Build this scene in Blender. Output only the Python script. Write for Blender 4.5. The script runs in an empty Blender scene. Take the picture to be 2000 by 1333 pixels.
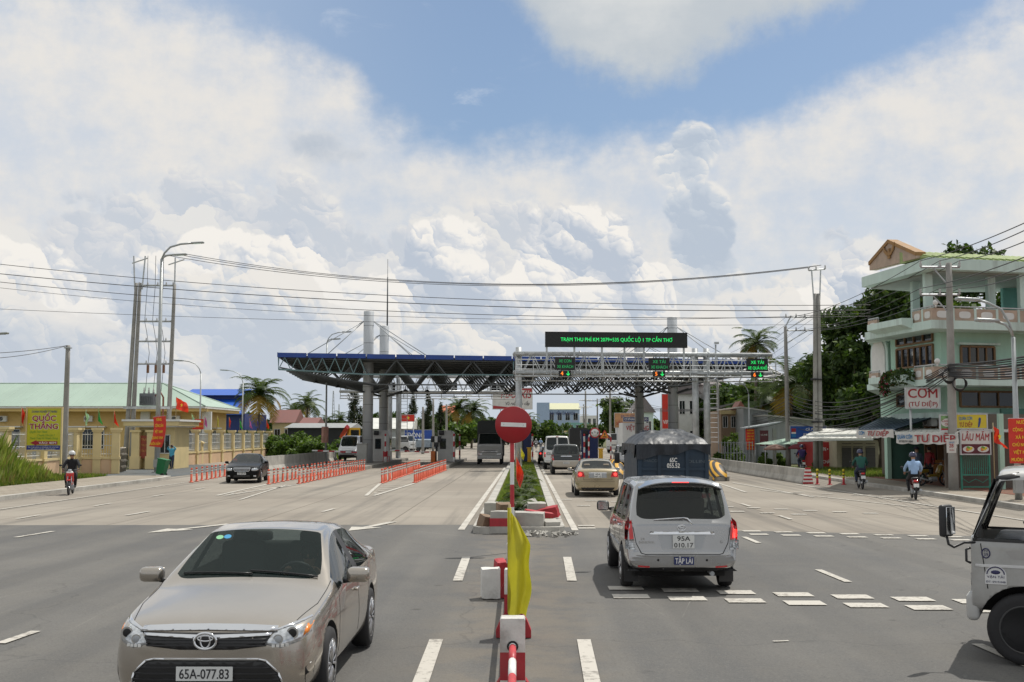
import bpy, bmesh, math, random, mathutils
import mathutils.geometry, mathutils.noise
import numpy as np
from mathutils import Vector, Matrix, Euler
from mathutils.bvhtree import BVHTree
R = math.radians
PI = math.pi
SC = bpy.context.scene
COL = SC.collection
random.seed(7)
# camera
F = 2300.0          # focal length in photo pixels (photo is 2000 x 1333)
CAM_H = 2.4
PITCH = math.atan((850 - 666.5) / F)
YAW = math.atan(25 / F)
cd = bpy.data.cameras.new('camera')
cam = bpy.data.objects.new('camera', cd)
COL.objects.link(cam)
cd.sensor_width = 36.0
cd.lens = F / 2000 * 36.0
cd.clip_start = 0.1
cd.clip_end = 6000
cam.location = (0, 0, CAM_H)
cam.rotation_euler = (PI / 2 + PITCH, 0, YAW)
SC.camera = cam
CAMROT = Euler((PI / 2 + PITCH, 0, YAW)).to_matrix()
def ray(px, py):
 return CAMROT @ Vector(((px - 1000) / F, (666.5 - py) / F, -1))
def at(px, py, Y):
 """world point seen at a photo pixel, at distance Y down the road"""
 d = ray(px, py)
 t = Y / d.y
 return Vector((d.x * t, Y, CAM_H + d.z * t))
def gp(px, py, z=0.0):
 """point of the ground (height z) seen at a photo pixel"""
 d = ray(px, py)
 t = (z - CAM_H) / d.z
 return Vector((d.x * t, d.y * t, z))
# node helpers
class NT:
 def __init__(s, tree):
  s.t = tree
  s.n = tree.nodes
  s.l = tree.links
 def new(s, typ, ins=None, **kw):
  n = s.n.new(typ)
  for k, v in kw.items():
   setattr(n, k, v)
  if ins:
   for k, v in ins.items():
    s.set(n, k, v)
  return n
 def set(s, n, k, v):
  sock = n.inputs[k]
  if isinstance(v, bpy.types.NodeSocket):
   s.l.new(v, sock)
  elif isinstance(v, bpy.types.Node):
   s.l.new(v.outputs[0], sock)
  else:
   if sock.type == 'RGBA' and len(v) == 3:
    v = (*v, 1)
   sock.default_value = v
 def m(s, op, a, b=0.0, c=0.0, clamp=False):
  n = s.n.new('ShaderNodeMath')
  n.operation = op
  n.use_clamp = clamp
  for i, x in enumerate((a, b, c)):
   s.set(n, i, x)
  return n.outputs[0]
 def smooth(s, x, lo, hi):
  n = s.n.new('ShaderNodeMapRange')
  n.interpolation_type = 'SMOOTHSTEP'
  s.set(n, 0, x); s.set(n, 1, lo); s.set(n, 2, hi)
  return n.outputs[0]
 def lin(s, x, lo, hi, a=0.0, b=1.0):
  n = s.n.new('ShaderNodeMapRange')
  s.set(n, 0, x); s.set(n, 1, lo); s.set(n, 2, hi); s.set(n, 3, a); s.set(n, 4, b)
  return n.outputs[0]
 def mix(s, f, a, b, mode='MIX'):
  n = s.n.new('ShaderNodeMix')
  n.data_type = 'RGBA'
  n.blend_type = mode
  s.set(n, 0, f); s.set(n, 6, a); s.set(n, 7, b)
  return n.outputs[2]
 def curve(s, x, pts, lo, hi):
  """piecewise curve through pts=[(x,y)], y in 0..1 after scaling by lo..hi"""
  n = s.n.new('ShaderNodeFloatCurve')
  cu = n.mapping
  c = cu.curves[0]
  x0, x1 = pts[0][0], pts[-1][0]
  P = [((p[0] - x0) / (x1 - x0), (p[1] - lo) / (hi - lo)) for p in pts]
  c.points[0].location = P[0]
  c.points[1].location = P[-1]
  for p in P[1:-1]:
   c.points.new(*p)
  for p in c.points:
   p.handle_type = 'AUTO_CLAMPED'
  cu.update()
  t = s.lin(x, x0, x1)
  s.set(n, 1, t)
  return s.lin(n.outputs[0], 0.0, 1.0, lo, hi)
 def noise(s, vec, scale, detail=4.0, rough=0.55, dist=0.0):
  n = s.new('ShaderNodeTexNoise', {'Vector': vec, 'Scale': scale, 'Detail': detail, 'Roughness': rough, 'Distortion': dist})
  return n.outputs[0]
# world: daylight sky with clouds
SUN_DIR = Vector((0.36, 0.40, 1.0)).normalized()      # towards the sun: ahead, to the right, high
SUN_EL = math.asin(SUN_DIR.z)
SUN_AZ = math.atan2(SUN_DIR.x, SUN_DIR.y)
def build_world():
 w = bpy.data.worlds.new('World')
 SC.world = w
 w.use_nodes = True
 T = NT(w.node_tree)
 T.n.clear()
 sky = T.new('ShaderNodeTexSky', sky_type='NISHITA', sun_disc=False)
 sky.sun_elevation = SUN_EL
 sky.sun_rotation = SUN_AZ
 sky.air_density = 1.0
 sky.dust_density = 1.2
 sky.ozone_density = 1.5
 co = T.new('ShaderNodeTexCoord')
 nrm = T.new('ShaderNodeVectorMath', {0: co.outputs['Generated']}, operation='NORMALIZE')
 sep = T.new('ShaderNodeSeparateXYZ', {0: nrm.outputs[0]})
 u = T.m('MULTIPLY', T.m('ARCTAN2', sep.outputs[0], sep.outputs[1]), 57.2958)
 v = T.m('MULTIPLY', T.m('ARCSINE', sep.outputs[2]), 57.2958)
 p = T.new('ShaderNodeCombineXYZ', {0: u, 1: v, 2: 0.0}).outputs[0]
 k = 57.2958 / F
 U = lambda px: math.degrees(math.atan((px - 1025) / F))
 V = lambda py: (850 - py) * k * 0.985
 wn = T.new('ShaderNodeTexNoise', {'Vector': p, 'Scale': 0.5, 'Detail': 5.0, 'Roughness': 0.55})
 wv = T.new('ShaderNodeVectorMath', {0: wn.outputs['Color'], 1: (0.5, 0.5, 0.5)}, operation='SUBTRACT')
 ws = T.new('ShaderNodeVectorMath', {0: wv.outputs[0], 1: (1.9, 1.9, 0.0)}, operation='MULTIPLY')
 pw = T.new('ShaderNodeVectorMath', {0: p, 1: ws.outputs[0]}, operation='ADD').outputs[0]
 H = L = None
 for sc_, wh, wl in ((0.21, 0.55, 0.50), (0.47, 0.32, 0.36), (1.15, 0.18, 0.20), (2.9, 0.08, 0.09)):
  vo = T.new('ShaderNodeTexVoronoi', {'Vector': pw, 'Scale': sc_}, feature='F1', voronoi_dimensions='2D')
  dist = T.m('MULTIPLY', vo.outputs['Distance'], 1.25)
  hh = T.m('SUBTRACT', 1.0, T.m('MULTIPLY', dist, dist))
  df = T.new('ShaderNodeVectorMath', {0: pw, 1: vo.outputs['Position']}, operation='SUBTRACT')
  dt = T.new('ShaderNodeVectorMath', {0: df.outputs[0], 1: (0.45 * sc_ * 1.5, 0.9 * sc_ * 1.5, 0.0)}, operation='DOT_PRODUCT')
  ll = T.m('MULTIPLY', T.m('MULTIPLY', dt.outputs['Value'], wl * 1.9), T.m('MAXIMUM', hh, 0.0)); hh = T.m('MULTIPLY', hh, wh)
  H = hh if H is None else T.m('ADD', H, hh)
  L = ll if L is None else T.m('ADD', L, ll)
 wsep = T.new('ShaderNodeSeparateXYZ', {0: wv.outputs[0]})
 H = T.m('ADD', H, T.m('MULTIPLY', wsep.outputs[2], 0.5))      # about 0.4 .. 1.1
 st = T.new('ShaderNodeVectorMath', {0: p, 1: (0.45, 1.0, 1.0)}, operation='MULTIPLY').outputs[0]
 wob = T.noise(st, 0.16, 6.0, 0.6)
 wob2 = T.noise(p, 0.5, 7.0, 0.62)
 SK = 12.5                                   # cloud colours below are divided by the sky strength
 C = lambda r, g_, b: (r * SK, g_ * SK, b * SK)
 blue_gain = T.mix(T.smooth(v, 0.0, 16.0), (1.12, 1.16, 1.22), (1.0, 1.10, 1.16))
 col = T.mix(1.0, sky.outputs[0], blue_gain, 'MULTIPLY')
 col = T.mix(0.14, col, C(0.58, 0.73, 0.95))
 wash = T.m('MULTIPLY', T.smooth(u, 0.0, -26.0), 0.62)
 col = T.mix(wash, col, C(0.56, 0.66, 0.80))
 hz = T.m('MULTIPLY', T.smooth(v, 13.0, 0.0), 0.72)
 col = T.mix(hz, col, C(0.55, 0.63, 0.76))
 wis = T.smooth(T.noise(st, 0.42, 7.0, 0.62, 0.6), 0.56, 0.80)
 wm = T.m('MULTIPLY', wis, T.smooth(T.m('ABSOLUTE', T.m('SUBTRACT', u, U(800))), 9.0, 1.0))
 col = T.mix(T.m('MULTIPLY', wm, 0.65), col, C(0.74, 0.78, 0.84))
 edge = T.curve(u, [(U(-300), V(-60)), (U(0), V(40)), (U(300), V(40)), (U(560), V(95)), (U(690), V(165)), (U(770), V(235)), (U(950), V(275)), (U(1120), V(262)), (U(1320), V(250)), (U(1500), V(232)), (U(1700), V(178)), (U(1850), V(140)), (U(2000), V(90)), (U(2300), V(30))], 0.0, 24.0)
 e = T.m('SUBTRACT', T.m('ADD', edge, T.m('MULTIPLY', T.m('SUBTRACT', wob, 0.5), 4.5)), v)
 veil = T.smooth(T.m('ADD', e, T.m('MULTIPLY', T.m('SUBTRACT', wob2, 0.5), 2.2)), -0.9, 1.7)
 tone = T.smooth(T.m('ADD', T.m('MULTIPLY', wob, 0.6), T.m('MULTIPLY', wob2, 0.4)), 0.36, 0.62)
 vcol = T.mix(tone, C(0.68, 0.71, 0.755), C(0.83, 0.795, 0.745))
 col = T.mix(T.m('MULTIPLY', veil, T.lin(tone, 0.0, 1.0, 0.72, 0.94)), col, vcol)
 te = T.curve(u, [(U(900), V(-60)), (U(985), V(-15)), (U(1050), V(65)), (U(1110), V(125)), (U(1190), V(158)), (U(1290), V(172)), (U(1400), V(128)), (U(1500), V(88)), (U(1600), V(78)), (U(1690), V(40)), (U(1750), V(-20)), (U(1850), V(-60))], 0.0, 26.0)
 t1 = T.m('SUBTRACT', v, T.m('ADD', te, T.m('MULTIPLY', T.m('SUBTRACT', wob2, 0.5), 3.2)))
 tm = T.smooth(t1, -0.7, 1.5)
 tsh = T.smooth(T.m('ADD', t1, T.m('MULTIPLY', T.m('SUBTRACT', wob, 0.5), 9.0)), 1.0, 4.8)
 tcol = T.mix(tsh, C(0.55, 0.59, 0.62), C(0.71, 0.72, 0.71))
 col = T.mix(T.m('MULTIPLY', tm, 0.93), col, tcol)
 ha = T.m('SUBTRACT', H, 0.74)
 def heap(outline, amp, soft, lit, mid, dark, col, fade, mask=None, gain=1.0, deep=4.0, bias=0.0):
  bump = T.m('MULTIPLY', ha, amp)
  d = T.m('ADD', mask, bump) if mask is not None else T.m('SUBTRACT', T.m('ADD', outline, bump), v)
  al = T.smooth(d, 0.0, soft)
  sh = T.m('ADD', T.m('MULTIPLY', L, 1.3 * gain), T.m('MULTIPLY', ha, 0.6 * gain))
  sh = T.m('ADD', sh, T.lin(d, 0.0, deep, 0.84 + bias, 0.27 + bias))
  sh = T.m('ADD', sh, T.m('MULTIPLY', T.m('SUBTRACT', wob, 0.5), 0.9))
  c = T.mix(T.smooth(sh, 0.05, 0.55), dark, mid)
  c = T.mix(T.smooth(sh, 0.48, 1.0), c, lit)
  al = T.m('MULTIPLY', al, fade)
  return T.mix(al, col, c)
 CV = lambda *pts: T.curve(u, [(U(a), V(b)) for a, b in pts], 0.0, 24.0)
 lit, mid, dark = C(0.92, 0.885, 0.83), C(0.665, 0.69, 0.73), C(0.50, 0.56, 0.65)
 base_fade = T.smooth(v, 0.6, 4.2)
 far_top = CV((-400, 420), (0, 432), (120, 408), (250, 402), (340, 356), (440, 352), (580, 358), (640, 405), (720, 442), (790, 420), (870, 400), (1000, 405), (1120, 395), (1210, 430), (1280, 480), (1340, 590), (1440, 620), (1530, 540), (1620, 480), (1690, 465), (1760, 500), (1900, 560), (2300, 520))
 col = heap(far_top, 2.6, 0.5, C(0.80, 0.785, 0.755), C(0.675, 0.69, 0.72), C(0.57, 0.615, 0.68), col, T.m('MULTIPLY', base_fade, 0.85))
 def blob(px, py, rx, ry):
  a = T.m('DIVIDE', T.m('SUBTRACT', u, U(px)), rx * k)
  b = T.m('DIVIDE', T.m('SUBTRACT', v, V(py)), ry * k)
  r = T.m('SQRT', T.m('ADD', T.m('MULTIPLY', a, a), T.m('MULTIPLY', b, b)))
  return T.m('MULTIPLY', T.m('SUBTRACT', 1.0, r), min(rx, ry) * k)
 tower = blob(1385, 520, 82, 170)
 for q in ((1372, 410, 66, 62), (1346, 322, 62, 50), (1366, 292, 52, 50), (1420, 480, 46, 66)):
  tower = T.m('SMOOTH_MAX', tower, blob(*q), 0.15)
 tf = T.m('MULTIPLY', T.smooth(v, 4.0, 8.5), 0.93)
 col = heap(None, 0.9, 0.3, C(0.82, 0.805, 0.775), C(0.58, 0.635, 0.705), C(0.48, 0.55, 0.645), col, tf, mask=tower, gain=0.7, deep=1.0, bias=-0.12)
 puff = T.m('SMOOTH_MAX', blob(615, 282, 66, 42), blob(668, 300, 70, 26), 0.3)
 col = heap(None, 1.2, 0.9, C(0.60, 0.635, 0.68), C(0.52, 0.57, 0.64), C(0.46, 0.52, 0.60), col, 0.85, mask=puff, gain=0.5, deep=1.0, bias=-0.2)
 mid_top = CV((-400, 490), (0, 480), (90, 470), (180, 520), (300, 500), (400, 450), (520, 430), (620, 470), (700, 530), (770, 500), (830, 430), (930, 440), (985, 520), (1010, 470), (1080, 412), (1170, 410), (1260, 450), (1310, 520), (1345, 640), (1480, 620), (1600, 560), (1690, 540), (1800, 600), (2300, 560))
 col = heap(mid_top, 2.6, 0.3, lit, mid, dark, col, T.m('MULTIPLY', base_fade, 0.92), deep=4.5)
 low_top = CV((-400, 600), (0, 570), (150, 620), (330, 560), (450, 520), (560, 510), (640, 580), (720, 620), (800, 610), (870, 570), (960, 600), (1040, 640), (1130, 610), (1230, 600), (1330, 640), (1400, 580), (1530, 545), (1580, 620), (1700, 640), (2300, 600))
 col = heap(low_top, 2.2, 0.35, C(0.83, 0.80, 0.755), C(0.655, 0.685, 0.72), C(0.54, 0.59, 0.665), col, T.m('MULTIPLY', base_fade, 0.88), deep=3.2)
 bel = T.smooth(wob, 0.45, 0.68)
 bm = T.m('MULTIPLY', T.m('MULTIPLY', bel, T.smooth(v, 8.5, 4.0)), 0.8)
 col = T.mix(bm, col, C(0.55, 0.605, 0.68))
 low = T.smooth(v, 3.2, 0.2)
 col = T.mix(T.m('MULTIPLY', low, 0.8), col, C(0.50, 0.585, 0.69))
 bg = T.new('ShaderNodeBackground', {'Color': col, 'Strength': 0.08})
 out = T.new('ShaderNodeOutputWorld', {'Surface': bg.outputs[0]})
 w.cycles.sampling_method = 'MANUAL'
 w.cycles.sample_map_resolution = 1024
build_world()
# sun
sd = bpy.data.lights.new('sun', 'SUN')
sd.energy = 3.6
sd.angle = R(0.55)
sd.color = (1.0, 0.955, 0.88)
sun = bpy.data.objects.new('sun', sd)
COL.objects.link(sun)
sun.rotation_euler = SUN_DIR.to_track_quat('Z', 'Y').to_euler()
sun.location = (30, 30, 80)
# exposure
vs = SC.view_settings
vs.view_transform = 'Standard'
vs.look = 'None'
vs.exposure = 0.0
vs.gamma = 1.0
vs.use_curve_mapping = False
SC.cycles.use_denoising = True
SC.cycles.max_bounces = 6
SC.cycles.transparent_max_bounces = 12
# materials
MATS = {}
def M(name, col=(0.5, 0.5, 0.5), rough=0.6, metal=0.0, var=0.12, scale=2.0, bump=0.0, coat=0.0, spec=0.5, emit=None, dirt=0.0, trans=0.0, stretch=None):
 """procedural painted / plain surface: colour broken up by two sizes of noise, worn roughness, optional bump"""
 if name in MATS:
  return MATS[name]
 m = bpy.data.materials.new(name)
 m.use_nodes = True
 T = NT(m.node_tree)
 T.n.clear()
 out = T.new('ShaderNodeOutputMaterial')
 b = T.new('ShaderNodeBsdfPrincipled', {'Roughness': rough, 'Metallic': metal, 'Coat Weight': coat, 'Specular IOR Level': spec})
 T.l.new(b.outputs[0], out.inputs[0])
 m.diffuse_color = (*col, 1)
 if var > 0 or bump > 0 or dirt > 0:
  tc = T.new('ShaderNodeTexCoord').outputs['Object']
  if stretch:
   tc = T.new('ShaderNodeVectorMath', {0: tc, 1: stretch}, operation='MULTIPLY').outputs[0]
  n1 = T.noise(tc, scale, 5.0, 0.6)
  lo = tuple(c * (1 - var) for c in col)
  hi = tuple(min(1, c * (1 + var)) for c in col)
  c = T.mix(T.smooth(n1, 0.3, 0.7), lo, hi)
  if dirt > 0:
   n2 = T.noise(tc, scale * 0.37, 8.0, 0.68)
   c = T.mix(T.m('MULTIPLY', T.smooth(n2, 0.50, 0.72), dirt), c, (0.12, 0.105, 0.085))
  T.l.new(c, b.inputs['Base Color'])
  if rough > 0.12:
   T.l.new(T.lin(n1, 0.3, 0.7, rough * 0.85, min(1, rough * 1.15)), b.inputs['Roughness'])
  if bump > 0:
   bn = T.new('ShaderNodeBump', {'Height': T.noise(tc, scale * 6, 6.0, 0.6), 'Strength': bump, 'Distance': 0.02})
   T.l.new(bn.outputs[0], b.inputs['Normal'])
 else:
  T.set(b, 'Base Color', col)
 if emit:
  T.set(b, 'Emission Color', col)
  b.inputs['Emission Strength'].default_value = emit
 MATS[name] = m
 return m
def Mglass(name, tint=(0.02, 0.03, 0.03), see=0.35, rough=0.015):
 """tinted pane: partly see-through, glossy on top"""
 if name in MATS:
  return MATS[name]
 m = bpy.data.materials.new(name)
 m.use_nodes = True
 T = NT(m.node_tree)
 T.n.clear()
 out = T.new('ShaderNodeOutputMaterial')
 b = T.new('ShaderNodeBsdfPrincipled', {'Base Color': tint, 'Roughness': rough, 'Specular IOR Level': 0.6})
 t = T.new('ShaderNodeBsdfTransparent', {'Color': (0.80, 0.88, 0.86) if see < 0.9 else (1, 1, 1)})
 mx = T.new('ShaderNodeMixShader', {0: see, 1: b.outputs[0], 2: t.outputs[0]})
 T.l.new(mx.outputs[0], out.inputs[0])
 MATS[name] = m
 return m
def Mleaf(name, col, var=0.35, trans=0.35, scale=1.2):
 if name in MATS:
  return MATS[name]
 m = bpy.data.materials.new(name)
 m.use_nodes = True
 T = NT(m.node_tree)
 T.n.clear()
 out = T.new('ShaderNodeOutputMaterial')
 tc = T.new('ShaderNodeTexCoord').outputs['Object']
 oi = T.new('ShaderNodeObjectInfo')
 n1 = T.noise(tc, scale, 3.0, 0.6)
 f = T.m('ADD', T.m('MULTIPLY', T.smooth(n1, 0.3, 0.7), 0.8), T.m('MULTIPLY', oi.outputs['Random'], 0.3))
 c = T.mix(f, tuple(x * (1 - var) for x in col), (col[0] * (1 + var * 1.3), col[1] * (1 + var), col[2] * (1 + var * 0.6)))
 d = T.new('ShaderNodeBsdfPrincipled', {'Base Color': c, 'Roughness': 0.55, 'Specular IOR Level': 0.3})
 t = T.new('ShaderNodeBsdfTranslucent', {'Color': T.mix(1.0, c, (1.25, 1.3, 0.6), 'MULTIPLY')})
 mx = T.new('ShaderNodeMixShader', {0: trans, 1: d.outputs[0], 2: t.outputs[0]})
 T.l.new(mx.outputs[0], out.inputs[0])
 MATS[name] = m
 return m
# mesh builder
class MB:
 """collects shapes and links them as ONE mesh object"""
 def __init__(s):
  s.v = []; s.f = []; s.mi = []; s.sm = []; s.mats = []; s.cur = 0; s.smooth = False
 def mat(s, m):
  if m not in s.mats:
   s.mats.append(m)
  s.cur = s.mats.index(m)
  return s
 def face(s, idx):
  s.f.append(idx); s.mi.append(s.cur); s.sm.append(s.smooth)
 def verts(s, pts):
  b = len(s.v)
  s.v.extend([tuple(p) for p in pts])
  return b
 def poly(s, pts):
  b = s.verts(pts)
  s.face(list(range(b, b + len(pts))))
  return s
 def box(s, c, d, rz=0.0, rot=None):
  hx, hy, hz = d[0] / 2, d[1] / 2, d[2] / 2
  P = [Vector((x * hx, y * hy, z * hz)) for z in (-1, 1) for y in (-1, 1) for x in (-1, 1)]
  if rot is None and rz:
   rot = Matrix.Rotation(rz, 3, 'Z')
  if rot is not None:
   P = [rot @ p for p in P]
  b = s.verts([p + Vector(c) for p in P])
  sm = s.smooth; s.smooth = False
  for q in ((0, 2, 3, 1), (4, 5, 7, 6), (0, 1, 5, 4), (2, 6, 7, 3), (0, 4, 6, 2), (1, 3, 7, 5)):
   s.face([b + i for i in q])
  s.smooth = sm
  return s
 def bx(s, x0, x1, y0, y1, z0, z1):
  return s.box(((x0 + x1) / 2, (y0 + y1) / 2, (z0 + z1) / 2), (x1 - x0, y1 - y0, z1 - z0))
 def rbox(s, c, d, r=0.03, rz=0.0, rot=None, n=3):
  """box with rounded vertical and horizontal edges"""
  bm = bmesh.new()
  bmesh.ops.create_cube(bm, size=1.0)
  for v in bm.verts:
   v.co = Vector((v.co.x * d[0], v.co.y * d[1], v.co.z * d[2]))
  bmesh.ops.bevel(bm, geom=bm.edges[:], offset=min(r, min(d) * 0.49), segments=n, affect='EDGES', profile=0.5)
  if rot is None:
   rot = Matrix.Rotation(rz, 3, 'Z')
  return s.bm(bm, rot.to_4x4(), c, True)
 def bm(s, bm, mtx=None, c=(0, 0, 0), smooth=False):
  bm.verts.index_update()
  pts = [(mtx @ v.co if mtx is not None else v.co) + Vector(c) for v in bm.verts]
  b = s.verts(pts)
  sm = s.smooth; s.smooth = smooth
  for f in bm.faces:
   s.face([b + v.index for v in f.verts])
  s.smooth = sm
  bm.free()
  return s
 def prism(s, pts, ext):
  """polygon (3-D points) pushed along ext"""
  n = len(pts)
  e = Vector(ext)
  b = s.verts(pts); s.verts([Vector(p) + e for p in pts])
  sm = s.smooth; s.smooth = False
  s.face(list(range(b, b + n))[::-1]); s.face(list(range(b + n, b + 2 * n)))
  for i in range(n):
   j = (i + 1) % n
   s.face([b + i, b + j, b + n + j, b + n + i])
  s.smooth = sm
  return s
 def tube(s, path, r, n=8, cap=True):
  path = [Vector(p) for p in path]
  if not hasattr(r, '__len__'):
   r = [r] * len(path)
  rings = []
  up = None
  for i, p in enumerate(path):
   d = (path[min(i + 1, len(path) - 1)] - path[max(i - 1, 0)])
   if d.length < 1e-9:
    d = Vector((0, 0, 1))
   d.normalize()
   if up is None:
    up = Vector((0, 0, 1)) if abs(d.z) < 0.9 else Vector((1, 0, 0))
   a = d.cross(up)
   if a.length < 1e-6:
    a = d.cross(Vector((0, 1, 0)))
   a.normalize()
   b = a.cross(d).normalized()
   up = b
   rings.append(s.verts([p + (a * math.cos(2 * PI * k / n) + b * math.sin(2 * PI * k / n)) * r[i] for k in range(n)]))
  sm = s.smooth; s.smooth = n > 5
  for i in range(len(path) - 1):
   for k in range(n):
    k2 = (k + 1) % n
    s.face([rings[i] + k, rings[i] + k2, rings[i + 1] + k2, rings[i + 1] + k])
  s.smooth = False
  if cap:
   s.face([rings[0] + k for k in range(n)][::-1])
   s.face([rings[-1] + k for k in range(n)])
  s.smooth = sm
  return s
 def lathe(s, prof, c=(0, 0, 0), n=16, axis='Z'):
  """profile of (radius, height)"""
  rings = []
  for r, h in prof:
   P = []
   for k in range(n):
    a = 2 * PI * k / n
    x, y = r * math.cos(a), r * math.sin(a)
    p = (x, y, h) if axis == 'Z' else ((h, x, y) if axis == 'X' else (x, h, y))
    P.append(Vector(p) + Vector(c))
   rings.append(s.verts(P))
  sm = s.smooth; s.smooth = True
  for i in range(len(prof) - 1):
   for k in range(n):
    k2 = (k + 1) % n
    q = [rings[i] + k, rings[i] + k2, rings[i + 1] + k2, rings[i + 1] + k]
    s.face(q if axis != 'Y' else q[::-1])
  s.smooth = False
  if prof[0][0] > 1e-4:
   s.face([rings[0] + k for k in range(n)][::-1])
  if prof[-1][0] > 1e-4:
   s.face([rings[-1] + k for k in range(n)])
  s.smooth = sm
  return s
 def ball(s, c, r, n=10, m=7, rot=None):
  if not hasattr(r, '__len__'):
   r = (r, r, r)
  rings = []
  for i in range(m + 1):
   t = PI * i / m
   P = []
   for k in range(n):
    a = 2 * PI * k / n
    q = Vector((r[0] * math.sin(t) * math.cos(a), r[1] * math.sin(t) * math.sin(a), r[2] * math.cos(t)))
    if rot is not None:
     q = rot @ q
    P.append(q + Vector(c))
   rings.append(s.verts(P))
  sm = s.smooth; s.smooth = True
  for i in range(m):
   for k in range(n):
    k2 = (k + 1) % n
    s.face([rings[i] + k, rings[i + 1] + k, rings[i + 1] + k2, rings[i] + k2])
  s.smooth = sm
  return s
 def grid(s, fn, nu, nv, smooth=True):
  """surface fn(u,v), u,v in 0..1"""
  b = s.verts([fn(i / nu, j / nv) for j in range(nv + 1) for i in range(nu + 1)])
  sm = s.smooth; s.smooth = smooth
  for j in range(nv):
   for i in range(nu):
    a = b + j * (nu + 1) + i
    s.face([a, a + 1, a + nu + 2, a + nu + 1])
  s.smooth = sm
  return s
 def text(s, body, size, loc, mtx=None, bold=0.0, shear=0.0, width=None, depth=0.004, align='CENTER', spacing=1.0):
  """lettering in the plane x (right) / z (up), reading from -Y; mtx turns it"""
  P, FA = text_mesh(body, bold, shear, spacing, align)
  xs = [p[0] for p in P]
  k = size
  w = (max(xs) - min(xs)) * size
  kx = size if not width else size * width / w
  base = Vector(loc)
  pts = []
  for x, y, z in P:
   q = Vector((x * kx, -z * depth, y * k))
   if mtx is not None:
    q = mtx @ q
   pts.append(base + q)
  b = s.verts(pts)
  for f in FA:
   s.face([b + i for i in f])
  return s
 def build(s, name, parent=None, loc=None):
  me = bpy.data.meshes.new(name)
  me.from_pydata(s.v, [], s.f)
  for m in s.mats:
   me.materials.append(m)
  me.polygons.foreach_set('material_index', s.mi)
  me.polygons.foreach_set('use_smooth', s.sm)
  me.update()
  o = bpy.data.objects.new(name, me)
  COL.objects.link(o)
  if parent is not None:
   o.parent = parent
  if loc is not None:
   o.location = loc
  return o
_TXT = {}
def glyphs(body, shear, spacing, align):
 """outline of the lettering filled by the winding rule"""
 c = bpy.data.curves.new('lettering', 'FONT')
 c.body = body; c.shear = shear; c.align_x = align; c.space_character = spacing
 c.resolution_u = 3; c.fill_mode = 'NONE'
 o = bpy.data.objects.new('lettering', c)
 COL.objects.link(o)
 dg = bpy.context.evaluated_depsgraph_get()
 me = bpy.data.meshes.new_from_object(o.evaluated_get(dg))
 V = [v.co.xy for v in me.vertices]
 E = [tuple(e.vertices) for e in me.edges]
 bpy.data.objects.remove(o); bpy.data.curves.remove(c); bpy.data.meshes.remove(me)
 nb = {}
 for i, j in E:
  nb.setdefault(i, []).append(j); nb.setdefault(j, []).append(i)
 seen = set(); loops = []
 for i in range(len(V)):
  if i in seen or i not in nb: continue
  L = [i]; seen.add(i); cur = i; nx = min(nb[i], key=lambda j: abs(j - i))
  while nx not in seen:
   L.append(nx); seen.add(nx)
   nn = [j for j in nb[nx] if j != cur]; cur = nx
   if not nn: break
   nx = nn[0]
  if len(L) > 2: loops.append(np.array([tuple(V[q]) for q in L]))
 P = []; ED = []
 for L in loops:
  n0 = len(P); P += [Vector(q) for q in L]; ED += [(n0 + k, n0 + (k + 1) % len(L)) for k in range(len(L))]
 r = mathutils.geometry.delaunay_2d_cdt(P, ED, [], 0, 1e-6)
 vo = np.array([tuple(q) for q in r[0]]); fo = np.array([f for f in r[2] if len(f) == 3])
 cen = vo[fo].mean(axis=1)
 W = np.zeros(len(cen))
 for L in loops:
  a = L; d = np.roll(L, -1, axis=0)
  ay, dy = a[None, :, 1], d[None, :, 1]; cy = cen[:, None, 1]; cx = cen[:, None, 0]
  cr = (d[None, :, 0] - a[None, :, 0]) * (cy - ay) - (cx - a[None, :, 0]) * (dy - ay)
  W += ((ay <= cy) & (dy > cy) & (cr > 0)).sum(1) - ((ay > cy) & (dy <= cy) & (cr < 0)).sum(1)
 keep = fo[np.abs(W) > 0.5]
 return vo, keep
def text_mesh(body, bold, shear, spacing, align):
 key = (body, bold, shear, spacing, align)
 if key in _TXT:
  return _TXT[key]
 vo, fo = glyphs(body, shear, spacing, align)
 bd = bold * 1.15
 shifts = [(0, 0)] if bold <= 0 else [(-bd, 0), (bd, 0)] if bold < 0.01 else [(-bd, -bd * .6), (bd, -bd * .6), (-bd, bd * .6), (bd, bd * .6)]
 P = []; FA = []
 for i, (dx, dy) in enumerate(shifts):
  n0 = len(P)
  P += [(q[0] + dx, q[1] + dy, 0.1 + 0.22 * i) for q in vo]
  FA += [[n0 + int(k) for k in f] for f in fo]
 _TXT[key] = (P, FA)
 return _TXT[key]
def np_mesh(name, V, faces_n, nv, mi, mats, parent=None, smooth=False):
 """fast mesh of many equal polygons: V (n*nv,3), every nv verts one face"""
 me = bpy.data.meshes.new(name)
 n = len(V) // nv
 me.vertices.add(len(V)); me.loops.add(len(V)); me.polygons.add(n)
 me.vertices.foreach_set('co', np.asarray(V, dtype=np.float32).ravel())
 me.loops.foreach_set('vertex_index', np.arange(len(V), dtype=np.int32))
 me.polygons.foreach_set('loop_start', np.arange(0, len(V), nv, dtype=np.int32))
 try:
  me.polygons.foreach_set('loop_total', np.full(n, nv, dtype=np.int32))
 except Exception:
  pass
 for m in mats:
  me.materials.append(m)
 me.polygons.foreach_set('material_index', np.asarray(mi, dtype=np.int32))
 me.update(calc_edges=True)
 o = bpy.data.objects.new(name, me)
 COL.objects.link(o)
 if parent is not None:
  o.parent = parent
 return o
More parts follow.
